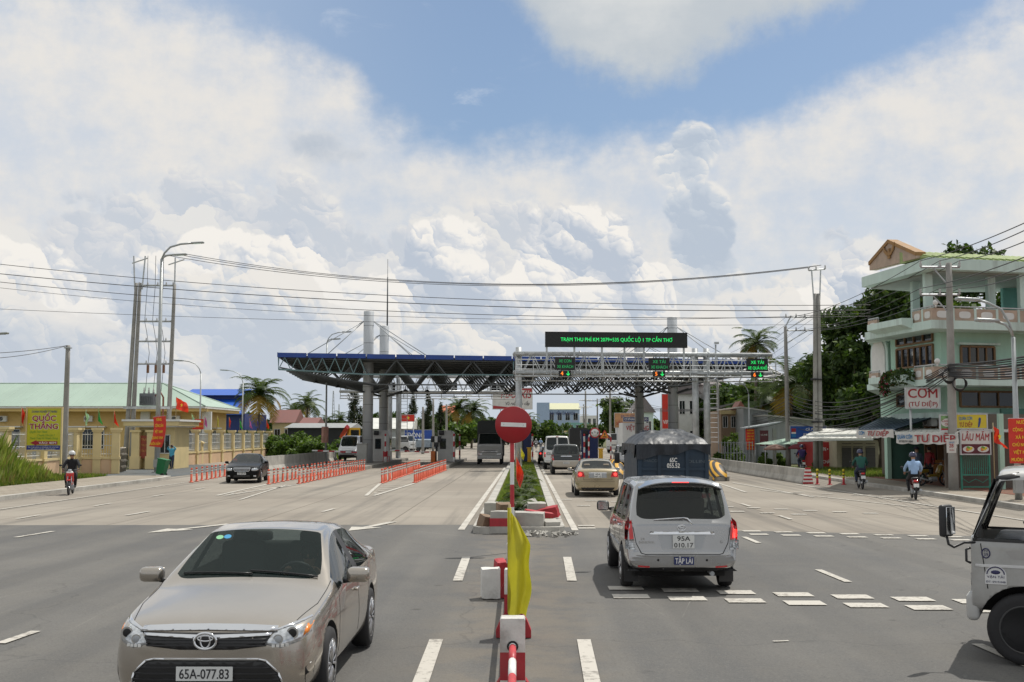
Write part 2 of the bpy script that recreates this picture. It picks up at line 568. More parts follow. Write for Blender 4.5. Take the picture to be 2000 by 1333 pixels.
# things, parts, copies
def tag(o, label=None, cat=None, group=None, kind=None):
 if label: o['label'] = label
 if cat: o['category'] = cat
 if group: o['group'] = group
 if kind: o['kind'] = kind
 return o
def thing(name, label, cat, loc=(0, 0, 0), rz=0.0, group=None):
 o = bpy.data.objects.new(name, None)
 o.empty_display_size = 0.3
 COL.objects.link(o)
 o.location = loc
 o.rotation_euler = (0, 0, rz)
 return tag(o, label, cat, group)
KIDS = {}
def dup(root, loc, rz=None, label=None, group=None, scale=None):
 """copy of a thing with copies of its parts and sub-parts (mesh data shared)"""
 def cp(o, par):
  c = o.copy()
  COL.objects.link(c)
  if par is not None:
   c.parent = par
  for k in list(o.children):
   cp(k, c)
  return c
 r = cp(root, None)
 r.location = loc
 if rz is not None:
  r.rotation_euler = (0, 0, rz)
 if scale is not None:
  r.scale = scale if hasattr(scale, '__len__') else (scale,) * 3
 if label: r['label'] = label
 if group: r['group'] = group
 return r
def struct(o):
 o['kind'] = 'structure'
 return o
WHITE = M('white_paint', (0.78, 0.78, 0.76), 0.5, var=0.06, dirt=0.25, scale=3)
REDP = M('red_paint', (0.48, 0.035, 0.045), 0.5, var=0.15, dirt=0.15, scale=4)
BLACKP = M('black_plastic', (0.02, 0.02, 0.022), 0.45, var=0.2)
RUBBER = M('tyre_rubber', (0.022, 0.022, 0.024), 0.8, var=0.25, scale=6)
CHROME = M('chrome', (0.75, 0.76, 0.78), 0.1, 1.0, var=0.03)
ALLOY = M('alloy_wheel', (0.55, 0.56, 0.58), 0.3, 0.9, var=0.06)
GALV = M('galvanised_steel', (0.50, 0.52, 0.53), 0.5, 0.45, var=0.16, scale=2.5)
STEELP = M('painted_grey_steel', (0.36, 0.38, 0.40), 0.5, 0.2, var=0.12, scale=1.5)
CONC = M('pale_concrete', (0.40, 0.385, 0.35), 0.9, var=0.18, scale=1.5, bump=0.25, dirt=0.35)
POLEC = M('pole_concrete', (0.30, 0.29, 0.27), 0.9, var=0.15, scale=1.2, bump=0.2, dirt=0.3)
DARK = M('dark_gap', (0.012, 0.012, 0.013), 0.7, var=0)
LRED = M('tail_lamp_red', (0.55, 0.012, 0.015), 0.12, var=0.1, coat=0.6)
LREDON = M('tail_lamp_lit', (1.0, 0.06, 0.05), 0.2, var=0, emit=1.6)
LCLEAR = M('lamp_clear', (0.50, 0.52, 0.54), 0.08, 0.6, var=0.35, scale=22)
LAMBER = M('lamp_amber', (0.85, 0.25, 0.03), 0.2, var=0.05)
PLATE = M('number_plate_white', (0.66, 0.67, 0.66), 0.45, var=0.05)
INK = M('black_lettering', (0.02, 0.02, 0.025), 0.5, var=0)
YEL = M('yellow_lettering', (0.85, 0.62, 0.03), 0.5, var=0)
SKIN = M('skin', (0.36, 0.21, 0.14), 0.55, var=0.08)
# SETTING: ground, roads, pavements
def ground_mats():
 def base(name):
  m = bpy.data.materials.new(name); m.use_nodes = True
  T = NT(m.node_tree); T.n.clear()
  out = T.new('ShaderNodeOutputMaterial')
  b = T.new('ShaderNodeBsdfPrincipled', {'Roughness': 0.9, 'Specular IOR Level': 0.25})
  T.l.new(b.outputs[0], out.inputs[0])
  tc = T.new('ShaderNodeTexCoord').outputs['Object']
  MATS[name] = m
  return m, T, b, tc
 def sc(T, tc, v):
  return T.new('ShaderNodeVectorMath', {0: tc, 1: v}, operation='MULTIPLY').outputs[0]
 m, T, b, tc = base('asphalt')
 big = T.noise(tc, 0.16, 5.0, 0.6)
 mid = T.noise(tc, 1.4, 6.0, 0.62)
 fine = T.noise(tc, 42.0, 3.0, 0.7)
 streak = T.noise(sc(T, tc, (1.0, 0.05, 1.0)), 1.1, 5.0, 0.6)
 f = T.m('ADD', T.m('MULTIPLY', big, 0.5), T.m('MULTIPLY', streak, 0.5))
 c = T.mix(T.smooth(f, 0.36, 0.64), (0.096, 0.095, 0.093), (0.155, 0.149, 0.138))
 c = T.mix(T.m('MULTIPLY', T.smooth(mid, 0.45, 0.75), 0.30), c, (0.145, 0.135, 0.118))
 c = T.mix(T.m('MULTIPLY', T.smooth(fine, 0.52, 0.75), 0.6), c, (0.20, 0.195, 0.18))
 c = T.mix(T.m('MULTIPLY', T.smooth(fine, 0.46, 0.28), 0.5), c, (0.04, 0.04, 0.042))
 tr = T.m('SINE', T.m('MULTIPLY', T.new('ShaderNodeSeparateXYZ', {0: tc}).outputs[0], 3.5))
 c = T.mix(T.m('MULTIPLY', T.m('MULTIPLY', T.smooth(tr, 0.1, 0.9), T.smooth(big, 0.35, 0.6)), 0.28), c, (0.062, 0.062, 0.063))
 od = T.new('ShaderNodeTexVoronoi', {'Vector': tc, 'Scale': 0.9}); od2 = T.m('MULTIPLY', T.smooth(od.outputs['Distance'], 0.10, 0.03), T.smooth(mid, 0.42, 0.56))
 c = T.mix(T.m('MULTIPLY', od2, 0.5), c, (0.03, 0.03, 0.03))
 sx = T.new('ShaderNodeSeparateXYZ', {0: tc}).outputs[0]
 dm = T.m('MULTIPLY', T.smooth(T.m('ABSOLUTE', T.m('ADD', sx, 0.1)), 1.5, 0.25), T.smooth(mid, 0.34, 0.60))
 c = T.mix(T.m('MULTIPLY', dm, 0.38), c, (0.22, 0.185, 0.14))
 scr = T.new('ShaderNodeTexVoronoi', {'Vector': sc(T, tc, (1.0, 0.16, 1.0)), 'Scale': 0.55}, feature='DISTANCE_TO_EDGE')
 sm = T.m('MULTIPLY', T.smooth(scr.outputs['Distance'], 0.0045, 0.001), T.smooth(big, 0.5, 0.6))
 c = T.mix(T.m('MULTIPLY', sm, 0.45), c, (0.23, 0.22, 0.20))
 crk = T.new('ShaderNodeTexVoronoi', {'Vector': T.new('ShaderNodeVectorMath', {0: tc, 1: T.new('ShaderNodeVectorMath', {0: T.new('ShaderNodeTexNoise', {'Vector': tc, 'Scale': 0.7, 'Detail': 4.0}).outputs['Color'], 'Scale': 1.6}, operation='SCALE').outputs[0]}, operation='ADD').outputs[0], 'Scale': 0.12}, feature='DISTANCE_TO_EDGE')
 c = T.mix(T.m('MULTIPLY', T.smooth(crk.outputs['Distance'], 0.003, 0.001), 0.22), c, (0.035, 0.035, 0.036))
 T.l.new(c, b.inputs['Base Color'])
 T.l.new(T.lin(streak, 0.3, 0.7, 0.66, 0.92), b.inputs['Roughness'])
 bn = T.new('ShaderNodeBump', {'Height': fine, 'Strength': 0.35, 'Distance': 0.012})
 T.l.new(bn.outputs[0], b.inputs['Normal'])
 m, T, b, tc = base('road_concrete')
 big = T.noise(tc, 0.10, 6.0, 0.65)
 streak = T.noise(sc(T, tc, (1.0, 0.03, 1.0)), 0.75, 6.0, 0.62)
 streak2 = T.noise(sc(T, tc, (1.0, 0.02, 1.0)), 2.4, 4.0, 0.6)
 fine = T.noise(tc, 26.0, 4.0, 0.7)
 c = T.mix(T.smooth(big, 0.35, 0.65), (0.265, 0.235, 0.198), (0.33, 0.296, 0.25))
 c = T.mix(T.m('MULTIPLY', T.smooth(streak, 0.50, 0.68), 0.62), c, (0.135, 0.125, 0.113))
 c = T.mix(T.m('MULTIPLY', T.smooth(streak2, 0.54, 0.72), 0.35), c, (0.16, 0.148, 0.13))
 c = T.mix(T.m('MULTIPLY', T.smooth(fine, 0.5, 0.75), 0.25), c, (0.34, 0.31, 0.27))
 br = T.new('ShaderNodeTexBrick', {'Vector': tc, 'Scale': 1.0, 'Mortar Size': 0.022, 'Brick Width': 3.75, 'Row Height': 5.0, 'Color1': (1, 1, 1, 1), 'Color2': (0.86, 0.87, 0.88, 1), 'Mortar': (0.40, 0.38, 0.36, 1)}, offset=0.0)
 c = T.mix(0.8, c, br.outputs[0], 'MULTIPLY')
 T.l.new(c, b.inputs['Base Color'])
 bn = T.new('ShaderNodeBump', {'Height': fine, 'Strength': 0.2, 'Distance': 0.01})
 T.l.new(bn.outputs[0], b.inputs['Normal'])
 m, T, b, tc = base('earth')
 n1 = T.noise(tc, 0.12, 6.0, 0.6); n2 = T.noise(tc, 2.2, 6.0, 0.65)
 c = T.mix(T.smooth(n1, 0.42, 0.6), (0.085, 0.105, 0.035), (0.17, 0.14, 0.095))
 c = T.mix(T.m('MULTIPLY', T.smooth(n2, 0.45, 0.7), 0.6), c, (0.06, 0.085, 0.025))
 T.l.new(c, b.inputs['Base Color'])
 for name, c1, c2, mo, w, h in (('pavement_tiles', (0.33, 0.29, 0.235), (0.29, 0.255, 0.21), (0.17, 0.15, 0.12), 0.4, 0.4),
         ('red_paving', (0.24, 0.105, 0.07), (0.20, 0.09, 0.065), (0.13, 0.09, 0.07), 0.3, 0.3),
         ('grey_paving', (0.125, 0.14, 0.145), (0.11, 0.122, 0.128), (0.07, 0.075, 0.08), 0.25, 0.25)):
  m, T, b, tc = base(name)
  br = T.new('ShaderNodeTexBrick', {'Vector': tc, 'Scale': 1.0, 'Mortar Size': 0.012, 'Brick Width': w, 'Row Height': h, 'Color1': (*c1, 1), 'Color2': (*c2, 1), 'Mortar': (*mo, 1)}, offset=0.5)
  n1 = T.noise(tc, 0.7, 6.0, 0.65)
  c = T.mix(T.m('MULTIPLY', T.smooth(n1, 0.45, 0.7), 0.55), br.outputs[0], (0.20, 0.17, 0.13))
  T.l.new(c, b.inputs['Base Color'])
 m, T, b, tc = base('road_paint')
 n1 = T.noise(tc, 9.0, 6.0, 0.7); n2 = T.noise(tc, 1.3, 5.0, 0.6)
 wear = T.smooth(T.m('ADD', T.m('MULTIPLY', n1, 0.6), T.m('MULTIPLY', n2, 0.4)), 0.60, 0.50)
 c = T.mix(T.m('ADD', T.m('MULTIPLY', wear, 0.72), 0.22), (0.20, 0.185, 0.165), (0.54, 0.515, 0.465))
 T.l.new(c, b.inputs['Base Color'])
 return
ground_mats()
def sheet(name, pts, z, mat):
 b = MB().mat(MATS[mat])
 b.poly([(x, y, z) for x, y in pts])
 return struct(b.build(name))
sheet('ground', [(-3000, -300), (3000, -300), (3000, 5000), (-3000, 5000)], -0.03, 'earth')
sheet('asphalt_road', [(-80, -30), (80, -30), (80, 24), (24, 25.4), (16, 26.9), (8.6, 29.3), (1.0, 31.2), (-1.3, 32.0), (-19.5, 31.6), (-30, 31.6), (-80, 32)], -0.010, 'asphalt')
sheet('concrete_road', [(-21, 29.0), (16.6, 24.2), (16.6, 150), (15, 230), (13, 800), (-12, 800), (-16, 240), (-19.3, 150), (-19.3, 120), (-28, 118), (-28, 70), (-21, 66)], -0.015, 'road_concrete')
sheet('side_yard_paving', [(-27.4, 66.5), (-20.4, 66.5), (-20.4, 92), (-27.0, 96)], -0.004, 'grey_paving')
def slab(name, pts, z0, z1, mat, kerb=None):
 b = MB().mat(MATS[mat])
 b.prism([(x, y, z0) for x, y in pts], (0, 0, z1 - z0))
 return struct(b.build(name))
slab('left_pavement', [(-23.2, 35), (-19.62, 35), (-19.62, 63), (-19.9, 65.2), (-20.8, 66.4), (-23.2, 66.4)], -0.2, 0.125, 'pavement_tiles')
b = MB().mat(CONC)
b.prism([(x, y, -0.2) for x, y in ((-19.61, 35), (-19.32, 35), (-19.32, 63.2), (-19.65, 65.6), (-20.8, 66.7), (-20.79, 66.41), (-19.9, 65.21), (-19.61, 63))], (0, 0, 0.34))
struct(b.build('left_kerb'))
slab('right_pavement', [(16.35, 24), (18.6, 24), (18.6, 72), (16.6, 72)], -0.2, 0.12, 'pavement_tiles')
b = MB().mat(CONC)
b.prism([(x, y, -0.2) for x, y in ((16.05, 24), (16.34, 24), (16.59, 72), (16.3, 72))], (0, 0, 0.335))
struct(b.build('right_kerb'))
slab('shop_forecourt', [(18.61, 26), (40, 26), (40, 66), (18.61, 66)], -0.2, 0.128, 'red_paving')
x0, x1, y0, y1 = -1.28, 0.98, 29.0, 108.0
b = MB().mat(CONC)
outer = [(x0 + 0.15, y0), (x1 - 0.15, y0), (x1, y0 + 0.3), (x1, y1), (x0, y1), (x0, y0 + 0.3)]
inner = [(x0 + 0.3, y0 + 0.35), (x1 - 0.3, y0 + 0.35), (x1 - 0.26, y0 + 0.5), (x1 - 0.26, y1 - 0.3), (x0 + 0.26, y1 - 0.3), (x0 + 0.26, y0 + 0.5)]
for i in range(6):
 j = (i + 1) % 6
 q = [outer[i], outer[j], inner[j], inner[i]]
 b.prism([(x, y, -0.1) for x, y in q], (0, 0, 0.26))
struct(b.build('median_kerb'))
b = MB().mat(MATS['earth'])
b.poly([(x, y, 0.12) for x, y in inner])
struct(b.build('median_soil'))
# painted markings
mk = MB().mat(MATS['road_paint'])
ZM = 0.0035
def stripe(xa, ya, xb, yb, w):
 d = Vector((xb - xa, yb - ya, 0)); n = Vector((-d.y, d.x, 0)).normalized() * (w / 2)
 a, c = Vector((xa, ya, ZM)), Vector((xb, yb, ZM))
 mk.poly([a - n, c - n, c + n, a + n])
def dashes(xa, ya, xb, yb, w, on, off):
 L = math.hypot(xb - xa, yb - ya); t = 0
 while t < L:
  e = min(L, t + on)
  stripe(xa + (xb - xa) * t / L, ya + (yb - ya) * t / L, xa + (xb - xa) * e / L, ya + (yb - ya) * e / L, w)
  t += on + off
def pxq(*pts):
 mk.poly([tuple(gp(x, y, ZM)) for x, y in pts])
for ya, yb in ((2.4, 6.4), (10.2, 14.1), (19.7, 23.5)):
 stripe(-1.02 - (ya - 12) * 0.012, ya, -1.02 - (yb - 12) * 0.012, yb, 0.16)
 stripe(0.66 + (ya - 12) * 0.015, ya, 0.66 + (yb - 12) * 0.015, yb, 0.16)
stripe(-1.62, 30.2, -1.46, 88, 0.17)
stripe(1.27, 30.0, 1.22, 88, 0.17)
for q in ((0, 1257, 70, 1233), (30, 1050, 104, 1038), (630, 1000, 652, 994), (246, 1007, 292, 999), (1453, 1049, 1482, 1061), (1598, 1113, 1657, 1137), (1908, 1258, 2010, 1302), (1510, 1253, 1540, 1252)):
 a, c = gp(q[0], q[1]), gp(q[2], q[3])
 stripe(a.x, a.y, c.x, c.y, 0.13 if q[0] != 1510 else 0.05)
for (xa, ya, xb, yb, n) in ((1222, 1149, 1905, 1175, 7), (1232, 1165, 1940, 1192, 7), (1468, 1037.7, 1862, 1049, 7), (1482, 1044, 1877, 1055, 7), (1145, 1027, 1166, 1027, 1), (1146, 1032, 1167, 1032, 1),
       (1140, 988, 1440, 999, 6), (1105, 976, 1205, 980, 3), (1420, 990, 1700, 1003, 6), (1440, 1000, 1560, 1005, 3), (1560, 962, 1800, 974, 5)):
 a, c = gp(xa, ya), gp(xb, yb)
 for i in range(n):
  t = i / max(1, n - 1)
  x, y = a.x + (c.x - a.x) * t, a.y + (c.y - a.y) * t
  w = 0.27 if ya > 1100 else 0.22
  dpt = 0.22 if ya > 1100 else 0.16
  mk.poly([(x - w, y - dpt, ZM), (x + w, y - dpt, ZM), (x + w, y + dpt, ZM), (x - w, y + dpt, ZM)])
def arrow(px, py, ang, L=3.2):
 c = gp(px, py)
 def r(x, y):
  return (c.x + x * math.cos(ang) - y * math.sin(ang), c.y + x * math.sin(ang) + y * math.cos(ang), ZM)
 mk.poly([r(-0.11, 0.0), r(0.11, 0.0), r(0.11, L * 0.62), r(-0.11, L * 0.62)])
 mk.poly([r(-0.42, 0.0), r(0, -L * 0.38), r(0.42, 0.0)])
arrow(352, 1034, -0.42); arrow(716, 1030, -0.25)
stripe(-17.0, 38, -17.2, 60, 0.10)
stripe(-10.6, 44, -11.5, 57, 0.11)
for (xa, xb, yn, yf) in ((-12.6, -11.0, 47, 58), (-7.2, -5.5, 47, 59)):
 xm = (xa + xb) / 2 - (0.3 if xa < -10 else -0.2)
 stripe(xm - 0.15, yn, xa, yf, 0.15); stripe(xm + 0.15, yn, xb, yf, 0.15)
 for k in range(1, 6):
  t = k / 6
  stripe(xm + (xa - xm) * t + 0.1, yn + (yf - yn) * t + 0.25, xm + (xb - xm) * t - 0.1, yn + (yf - yn) * t - 0.35, 0.12)
for x in (-14.6, 3.3, 7.6):
 dashes(x, 34, x, 64, 0.12, 1.6, 4.5)
stripe(14.3, 28, 13.2, 58, 0.14)
stripe(10.3, 52, 13.0, 40, 0.12)
stripe(4.2, 54, 5.0, 63, 0.13); stripe(6.0, 54, 5.5, 63, 0.13)
stripe(9.3, 50, 9.7, 60, 0.13); stripe(11.2, 46, 10.5, 60, 0.13)
struct(mk.build('road_markings'))
# VEHICLES
def paint(name, col, metal=0.55, rough=0.32, dirt=0.08):
 k = 1.0 if max(col) > 0.0125 else 0.2
 return M(name, col, rough, metal, var=0.05, scale=1.2, coat=0.8 * k, dirt=dirt * k, spec=0.5 * k)
CARGLASS = Mglass('tinted_car_glass', (0.012, 0.016, 0.016), 0.20)
CLEARGLASS = Mglass('green_car_glass', (0.014, 0.028, 0.026), 0.62)
OPENGLASS = Mglass('wound_down_window', (0.02, 0.02, 0.02), 0.93)
FABRIC = M('seat_fabric', (0.05, 0.048, 0.045), 0.9, var=0.2)
BEIGE = M('beige_trim', (0.32, 0.27, 0.21), 0.8, var=0.1)
TRIM = M('black_trim', (0.015, 0.015, 0.016), 0.35, var=0.1)
LINER = M('wheel_arch_liner', (0.012, 0.012, 0.013), 0.9, var=0.2)
def low(y, hw, zb, zm, zt, crown=0.02, w7=0.5, sh=0.06):
 """a station of bonnet, boot or nose"""
 return [y, [(0, zb), (hw * 0.84, zb), (hw * 0.97, zb + 0.10), (hw, zm), (hw * 0.955, zt - sh), (hw * 0.90, zt - sh * 0.42), (hw * 0.80, zt - sh * 0.12), (hw * w7, zt + crown * 0.7), (0, zt + crown)]]
def cab(y, hw, zb, zm, zbelt, x5, z5, x6, z6, zt, wb=0.955):
 return [y, [(0, zb), (hw * 0.9, zb), (hw * 0.975, zb + 0.12), (hw, zm), (hw * wb, zbelt), (x5, z5), (x6, z6), (x6 * 0.62, zt - 0.012), (0, zt)]]
def make_shell(st, segmat, mats, levels=2, crease=None, arches=(), hw=0.9):
 """loft -> subdivision -> wheel arches cut; returns evaluated mesh (slots = mats)"""
 n = len(st[0][1])
 ring = 2 * (n - 1)
 bm = bmesh.new()
 cl = bm.edges.layers.float.new('crease_edge')
 rows = []
 for y, half in st:
  pts = half + [(-x, z) for x, z in half[-2:0:-1]]
  rows.append([bm.verts.new((x, y, z)) for x, z in pts])
 for i in range(len(rows) - 1):
  for k in range(ring):
   k2 = (k + 1) % ring
   f = bm.faces.new([rows[i][k], rows[i][k2], rows[i + 1][k2], rows[i + 1][k]])
   kk = k if k < n - 1 else ring - 1 - k
   f.material_index = segmat(i, kk, k >= n - 1)
   f.smooth = True
 for r_, rev in ((rows[0], True), (rows[-1], False)):
  f = bm.faces.new(r_[::-1] if rev else r_)
  if not rev: f.material_index = segmat(len(rows) - 1, 8, False)
  f.smooth = True
 bmesh.ops.recalc_face_normals(bm, faces=bm.faces[:])
 if crease:
  bm.edges.ensure_lookup_table()
  idx = {}
  for i, r_ in enumerate(rows):
   for k, v in enumerate(r_):
    idx[v] = (i, min(k, ring - k))
  for e in bm.edges:
   a, b2 = idx[e.verts[0]], idx[e.verts[1]]
   e[cl] = crease(a, b2)
 me = bpy.data.meshes.new('shell')
 bm.to_mesh(me); bm.free()
 for m in mats:
  me.materials.append(m)
 o = bpy.data.objects.new('shell', me)
 COL.objects.link(o)
 md = o.modifiers.new('s', 'SUBSURF'); md.levels = levels; md.render_levels = levels
 dg = bpy.context.evaluated_depsgraph_get()
 m2 = bpy.data.meshes.new_from_object(o.evaluated_get(dg))
 bvh = BVHTree.FromPolygons([v.co.copy() for v in m2.vertices], [list(p.vertices) for p in m2.polygons])
 cutters = []
 if arches:
  o.modifiers.clear()
  o.data = m2
  cb = MB(); cb.mats = list(mats); cb.cur = len(mats) - 1
  for (ya, za, ra) in arches:
   for sgn in (-1, 1):
    cb.lathe([(ra, -0.3), (ra, 0.3)], (sgn * (hw + 0.08), ya, za), 28, 'X')
  co = cb.build('cutter')
  bmx = bmesh.new(); bmx.from_mesh(co.data); bmesh.ops.recalc_face_normals(bmx, faces=bmx.faces[:]); bmx.to_mesh(co.data); bmx.free()
  bo = o.modifiers.new('b', 'BOOLEAN'); bo.operation = 'DIFFERENCE'; bo.object = co; bo.solver = 'EXACT'
  bo.material_mode = 'INDEX'
  dg = bpy.context.evaluated_depsgraph_get()
  m3 = bpy.data.meshes.new_from_object(o.evaluated_get(dg))
  bpy.data.objects.remove(co)
  m2 = m3
 bpy.data.objects.remove(o)
 return m2, bvh
def split_mesh(me, names, parent):
 """one object per material slot name; slots that share a part name are kept together"""
 slots = list(me.materials)
 out = {}
 order = []
 for i in range(len(slots)):
  nm = names[i] if i < len(names) else names[0]
  key = (nm, i) if nm != 'body' and nm != 'cab' else (nm, -1)
  if key not in order:
   order.append(key)
  out.setdefault(key, []).append(i)
 objs = []
 co = [v.co.copy() for v in me.vertices]
 polys = [(list(p.vertices), p.material_index, p.use_smooth) for p in me.polygons]
 for key in order:
  ids = out[key]
  b = MB(); remap = {}
  for vs_, mi, sm in polys:
   if mi in ids:
    b.mat(slots[mi]); b.smooth = True
    f = []
    for q in vs_:
     if q not in remap:
      remap[q] = len(b.v); b.v.append(tuple(co[q]))
     f.append(remap[q])
    b.face(f)
  if b.f:
   objs.append(b.build(key[0], parent))
 return objs
class Skin:
 """lays flat outlines on a body as fitted panels (lamps, grilles, plates, seams)"""
 def __init__(s, bvh):
  s.b = bvh
 def hit(s, view, a, c):
  D = 6.0
  if view == 'front': o, d = Vector((a, D, c)), Vector((0, -1, 0))
  elif view == 'rear': o, d = Vector((a, -D, c)), Vector((0, 1, 0))
  elif view == 'right': o, d = Vector((D, a, c)), Vector((-1, 0, 0))
  elif view == 'left': o, d = Vector((-D, a, c)), Vector((1, 0, 0))
  else: o, d = Vector((a, c, D)), Vector((0, 0, -1))
  h = s.b.ray_cast(o, d)
  return (h[0], d) if h[0] is not None else (None, d)
 def panel(s, mb, mat, view, pts, off=0.006, step=0.07, skirt=0.03, smooth=True):
  mb.mat(mat)
  bm = bmesh.new()
  vs_ = [bm.verts.new((x, z, 0)) for x, z in pts]
  bm.faces.new(vs_)
  bmesh.ops.triangulate(bm, faces=bm.faces[:])
  for _ in range(5):
   es = [e for e in bm.edges if e.calc_length() > step]
   if not es:
    break
   bmesh.ops.subdivide_edges(bm, edges=es, cuts=1)
   bmesh.ops.triangulate(bm, faces=[f for f in bm.faces if len(f.verts) > 3])
  ax = {'front': 1, 'rear': 1, 'left': 0, 'right': 0, 'top': 2}[view]
  hits = {}
  for v in bm.verts:
   h, d = s.hit(view, v.co.x, v.co.y)
   hits[v] = h
  good = [h[ax] for h in hits.values() if h is not None]
  if not good:
   bm.free(); return mb
  mean = sum(good) / len(good)
  P = {}
  for v, h in hits.items():
   if h is None:
    if view in ('front', 'rear'): h = Vector((v.co.x, mean, v.co.y))
    elif view in ('left', 'right'): h = Vector((mean, v.co.x, v.co.y))
    else: h = Vector((v.co.x, v.co.y, mean))
   P[v] = h - d * off
  bm.verts.index_update()
  base = mb.verts([P[v] for v in bm.verts])
  sm = mb.smooth; mb.smooth = smooth
  for f in bm.faces:
   q = [base + v.index for v in f.verts]
   a, b2, c = (P[v] for v in list(f.verts)[:3])
   if (b2 - a).cross(c - a).dot(d) > 0:
    q = q[::-1]
   mb.face(q)
  mb.smooth = False
  if skirt:
   for e in bm.edges:
    if e.is_boundary:
     a, b2 = e.verts
     i0 = mb.verts([P[a] + d * skirt, P[b2] + d * skirt])
     mb.face([base + a.index, base + b2.index, i0 + 1, i0])
  mb.smooth = sm
  bm.free()
  return mb
 def line(s, mb, mat, view, pts, w=0.008, off=0.002):
  """thin seam or moulding along a polyline"""
  for (a, b2) in zip(pts[:-1], pts[1:]):
   d = Vector((b2[0] - a[0], b2[1] - a[1])); n = Vector((-d.y, d.x)).normalized() * w / 2
   s.panel(mb, mat, view, [(a[0] - n.x, a[1] - n.y), (b2[0] - n.x, b2[1] - n.y), (b2[0] + n.x, b2[1] + n.y), (a[0] + n.x, a[1] + n.y)], off, 0.12, off * 0.9)
  return mb
def mir(pts):
 return [(-x, z) for x, z in pts][::-1]
def add_wheel(root, x, y, r, w, spokes=5, rimmat=None, hub=None):
 sg = 1 if x > 0 else -1
 t = MB().mat(RUBBER)
 q = w / 2
 t.lathe([(r * 0.66, -q * 0.95), (r * 0.80, -q), (r * 0.95, -q * 0.92), (r, -q * 0.6), (r, q * 0.6), (r * 0.95, q * 0.92), (r * 0.80, q), (r * 0.66, q * 0.95), (r * 0.60, q * 0.4), (r * 0.60, -q * 0.4), (r * 0.66, -q * 0.95)], (0, 0, 0), 32, 'X')
 wheel = t.build('wheel', root, (x, y, r))
 m = MB().mat(rimmat or ALLOY)
 f = sg * q
 m.lathe([(r * 0.69, f * 0.90), (r * 0.66, f * 1.01), (r * 0.60, f * 0.90), (r * 0.59, f * 0.2)] if sg > 0 else [(r * 0.59, f * 0.2), (r * 0.60, f * 0.90), (r * 0.66, f * 1.01), (r * 0.69, f * 0.90)], (0, 0, 0), 32, 'X')
 m.lathe([(0.001, f * 0.93), (r * 0.12, f * 0.92), (r * 0.15, f * 0.8), (r * 0.15, f * 0.4)], (0, 0, 0), 14, 'X')
 for k in range(spokes):
  a = 2 * PI * k / spokes
  for da in (-0.16, 0.16):
   p0 = Vector((f * 0.82, math.cos(a + da * 0.4) * r * 0.10, math.sin(a + da * 0.4) * r * 0.10))
   p1 = Vector((f * 0.90, math.cos(a + da) * r * 0.62, math.sin(a + da) * r * 0.62))
   m.tube([p0, p1], [r * 0.055, r * 0.045], 6)
 if not spokes:
  m.lathe([(r * 0.15, f * 0.62), (r * 0.30, f * 0.70), (r * 0.36, f * 0.52), (r * 0.60, f * 0.42)], (0, 0, 0), 24, 'X')
  for k in range(8): m.mat(DARK).ball((f * 0.50, 0.47 * r * math.cos(k * PI / 4), 0.47 * r * math.sin(k * PI / 4)), (0.02, 0.028, 0.028), 8, 5)
 m.mat(LINER).lathe([(0.001, f * 0.35), (r * 0.6, f * 0.35)], (0, 0, 0), 20, 'X')
 m.build('rim', wheel)
 return wheel
def interior(root, y_dash, y_seat, zf, hw, seatmat=FABRIC, drv=-1, rear=True):
 b = MB().mat(TRIM)
 b.rbox((0, y_dash, zf + 0.42), (hw * 1.7, 0.44, 0.2), 0.08)
 b.mat(FABRIC)
 b.box((0, y_seat - 0.3, zf), (hw * 1.7, 2.6, 0.06))
 b.build('dashboard', root)
 s = MB().mat(seatmat)
 for x in (-0.36, 0.36):
  s.rbox((x, y_seat, zf + 0.26), (0.5, 0.52, 0.18), 0.06)
  s.rbox((x, y_seat - 0.28, zf + 0.60), (0.48, 0.16, 0.62), 0.06, rot=Matrix.Rotation(R(12), 3, 'X'))
  s.rbox((x, y_seat - 0.36, zf + 0.93), (0.26, 0.10, 0.16), 0.04)
 if rear:
  s.rbox((0, y_seat - 0.95, zf + 0.26), (hw * 1.5, 0.5, 0.2), 0.06)
  s.rbox((0, y_seat - 1.20, zf + 0.56), (hw * 1.5, 0.16, 0.55), 0.06, rot=Matrix.Rotation(R(14), 3, 'X'))
  for x in (-0.38, 0.38):
   s.rbox((x, y_seat - 1.28, zf + 0.88), (0.24, 0.10, 0.12), 0.04)
 s.build('seats', root)
 w = MB().mat(BLACKP)
 c = Vector((drv * 0.36, y_dash - 0.30, zf + 0.60))
 ti = Matrix.Rotation(R(-28), 3, 'X')
 w.tube([c + ti @ Vector((0.185 * math.cos(a), 0, 0.185 * math.sin(a))) for a in [2 * PI * k / 20 for k in range(21)]], 0.016, 6, False)
 w.tube([c + ti @ Vector((-0.18, 0, 0)), c + ti @ Vector((0.18, 0, 0))], 0.02, 6)
 w.tube([c, c + Vector((0, 0.3, -0.12))], 0.03, 6)
 w.build('steering_wheel', root)
def mirrors(root, y, z, hw, mat, size=(0.20, 0.12, 0.13)):
 for sg in (-1, 1):
  b = MB().mat(mat)
  b.rbox((sg * (hw + 0.09), y, z), size, 0.05)
  b.mat(TRIM)
  b.tube([(sg * (hw - 0.06), y + 0.03, z - 0.06), (sg * (hw + 0.04), y, z - 0.05)], 0.025, 6)
  b.mat(CHROME)
  b.box((sg * (hw + 0.09), y - size[1] / 2 - 0.002, z), (size[0] * 0.8, 0.006, size[2] * 0.75))
  b.build('wing_mirror', root)
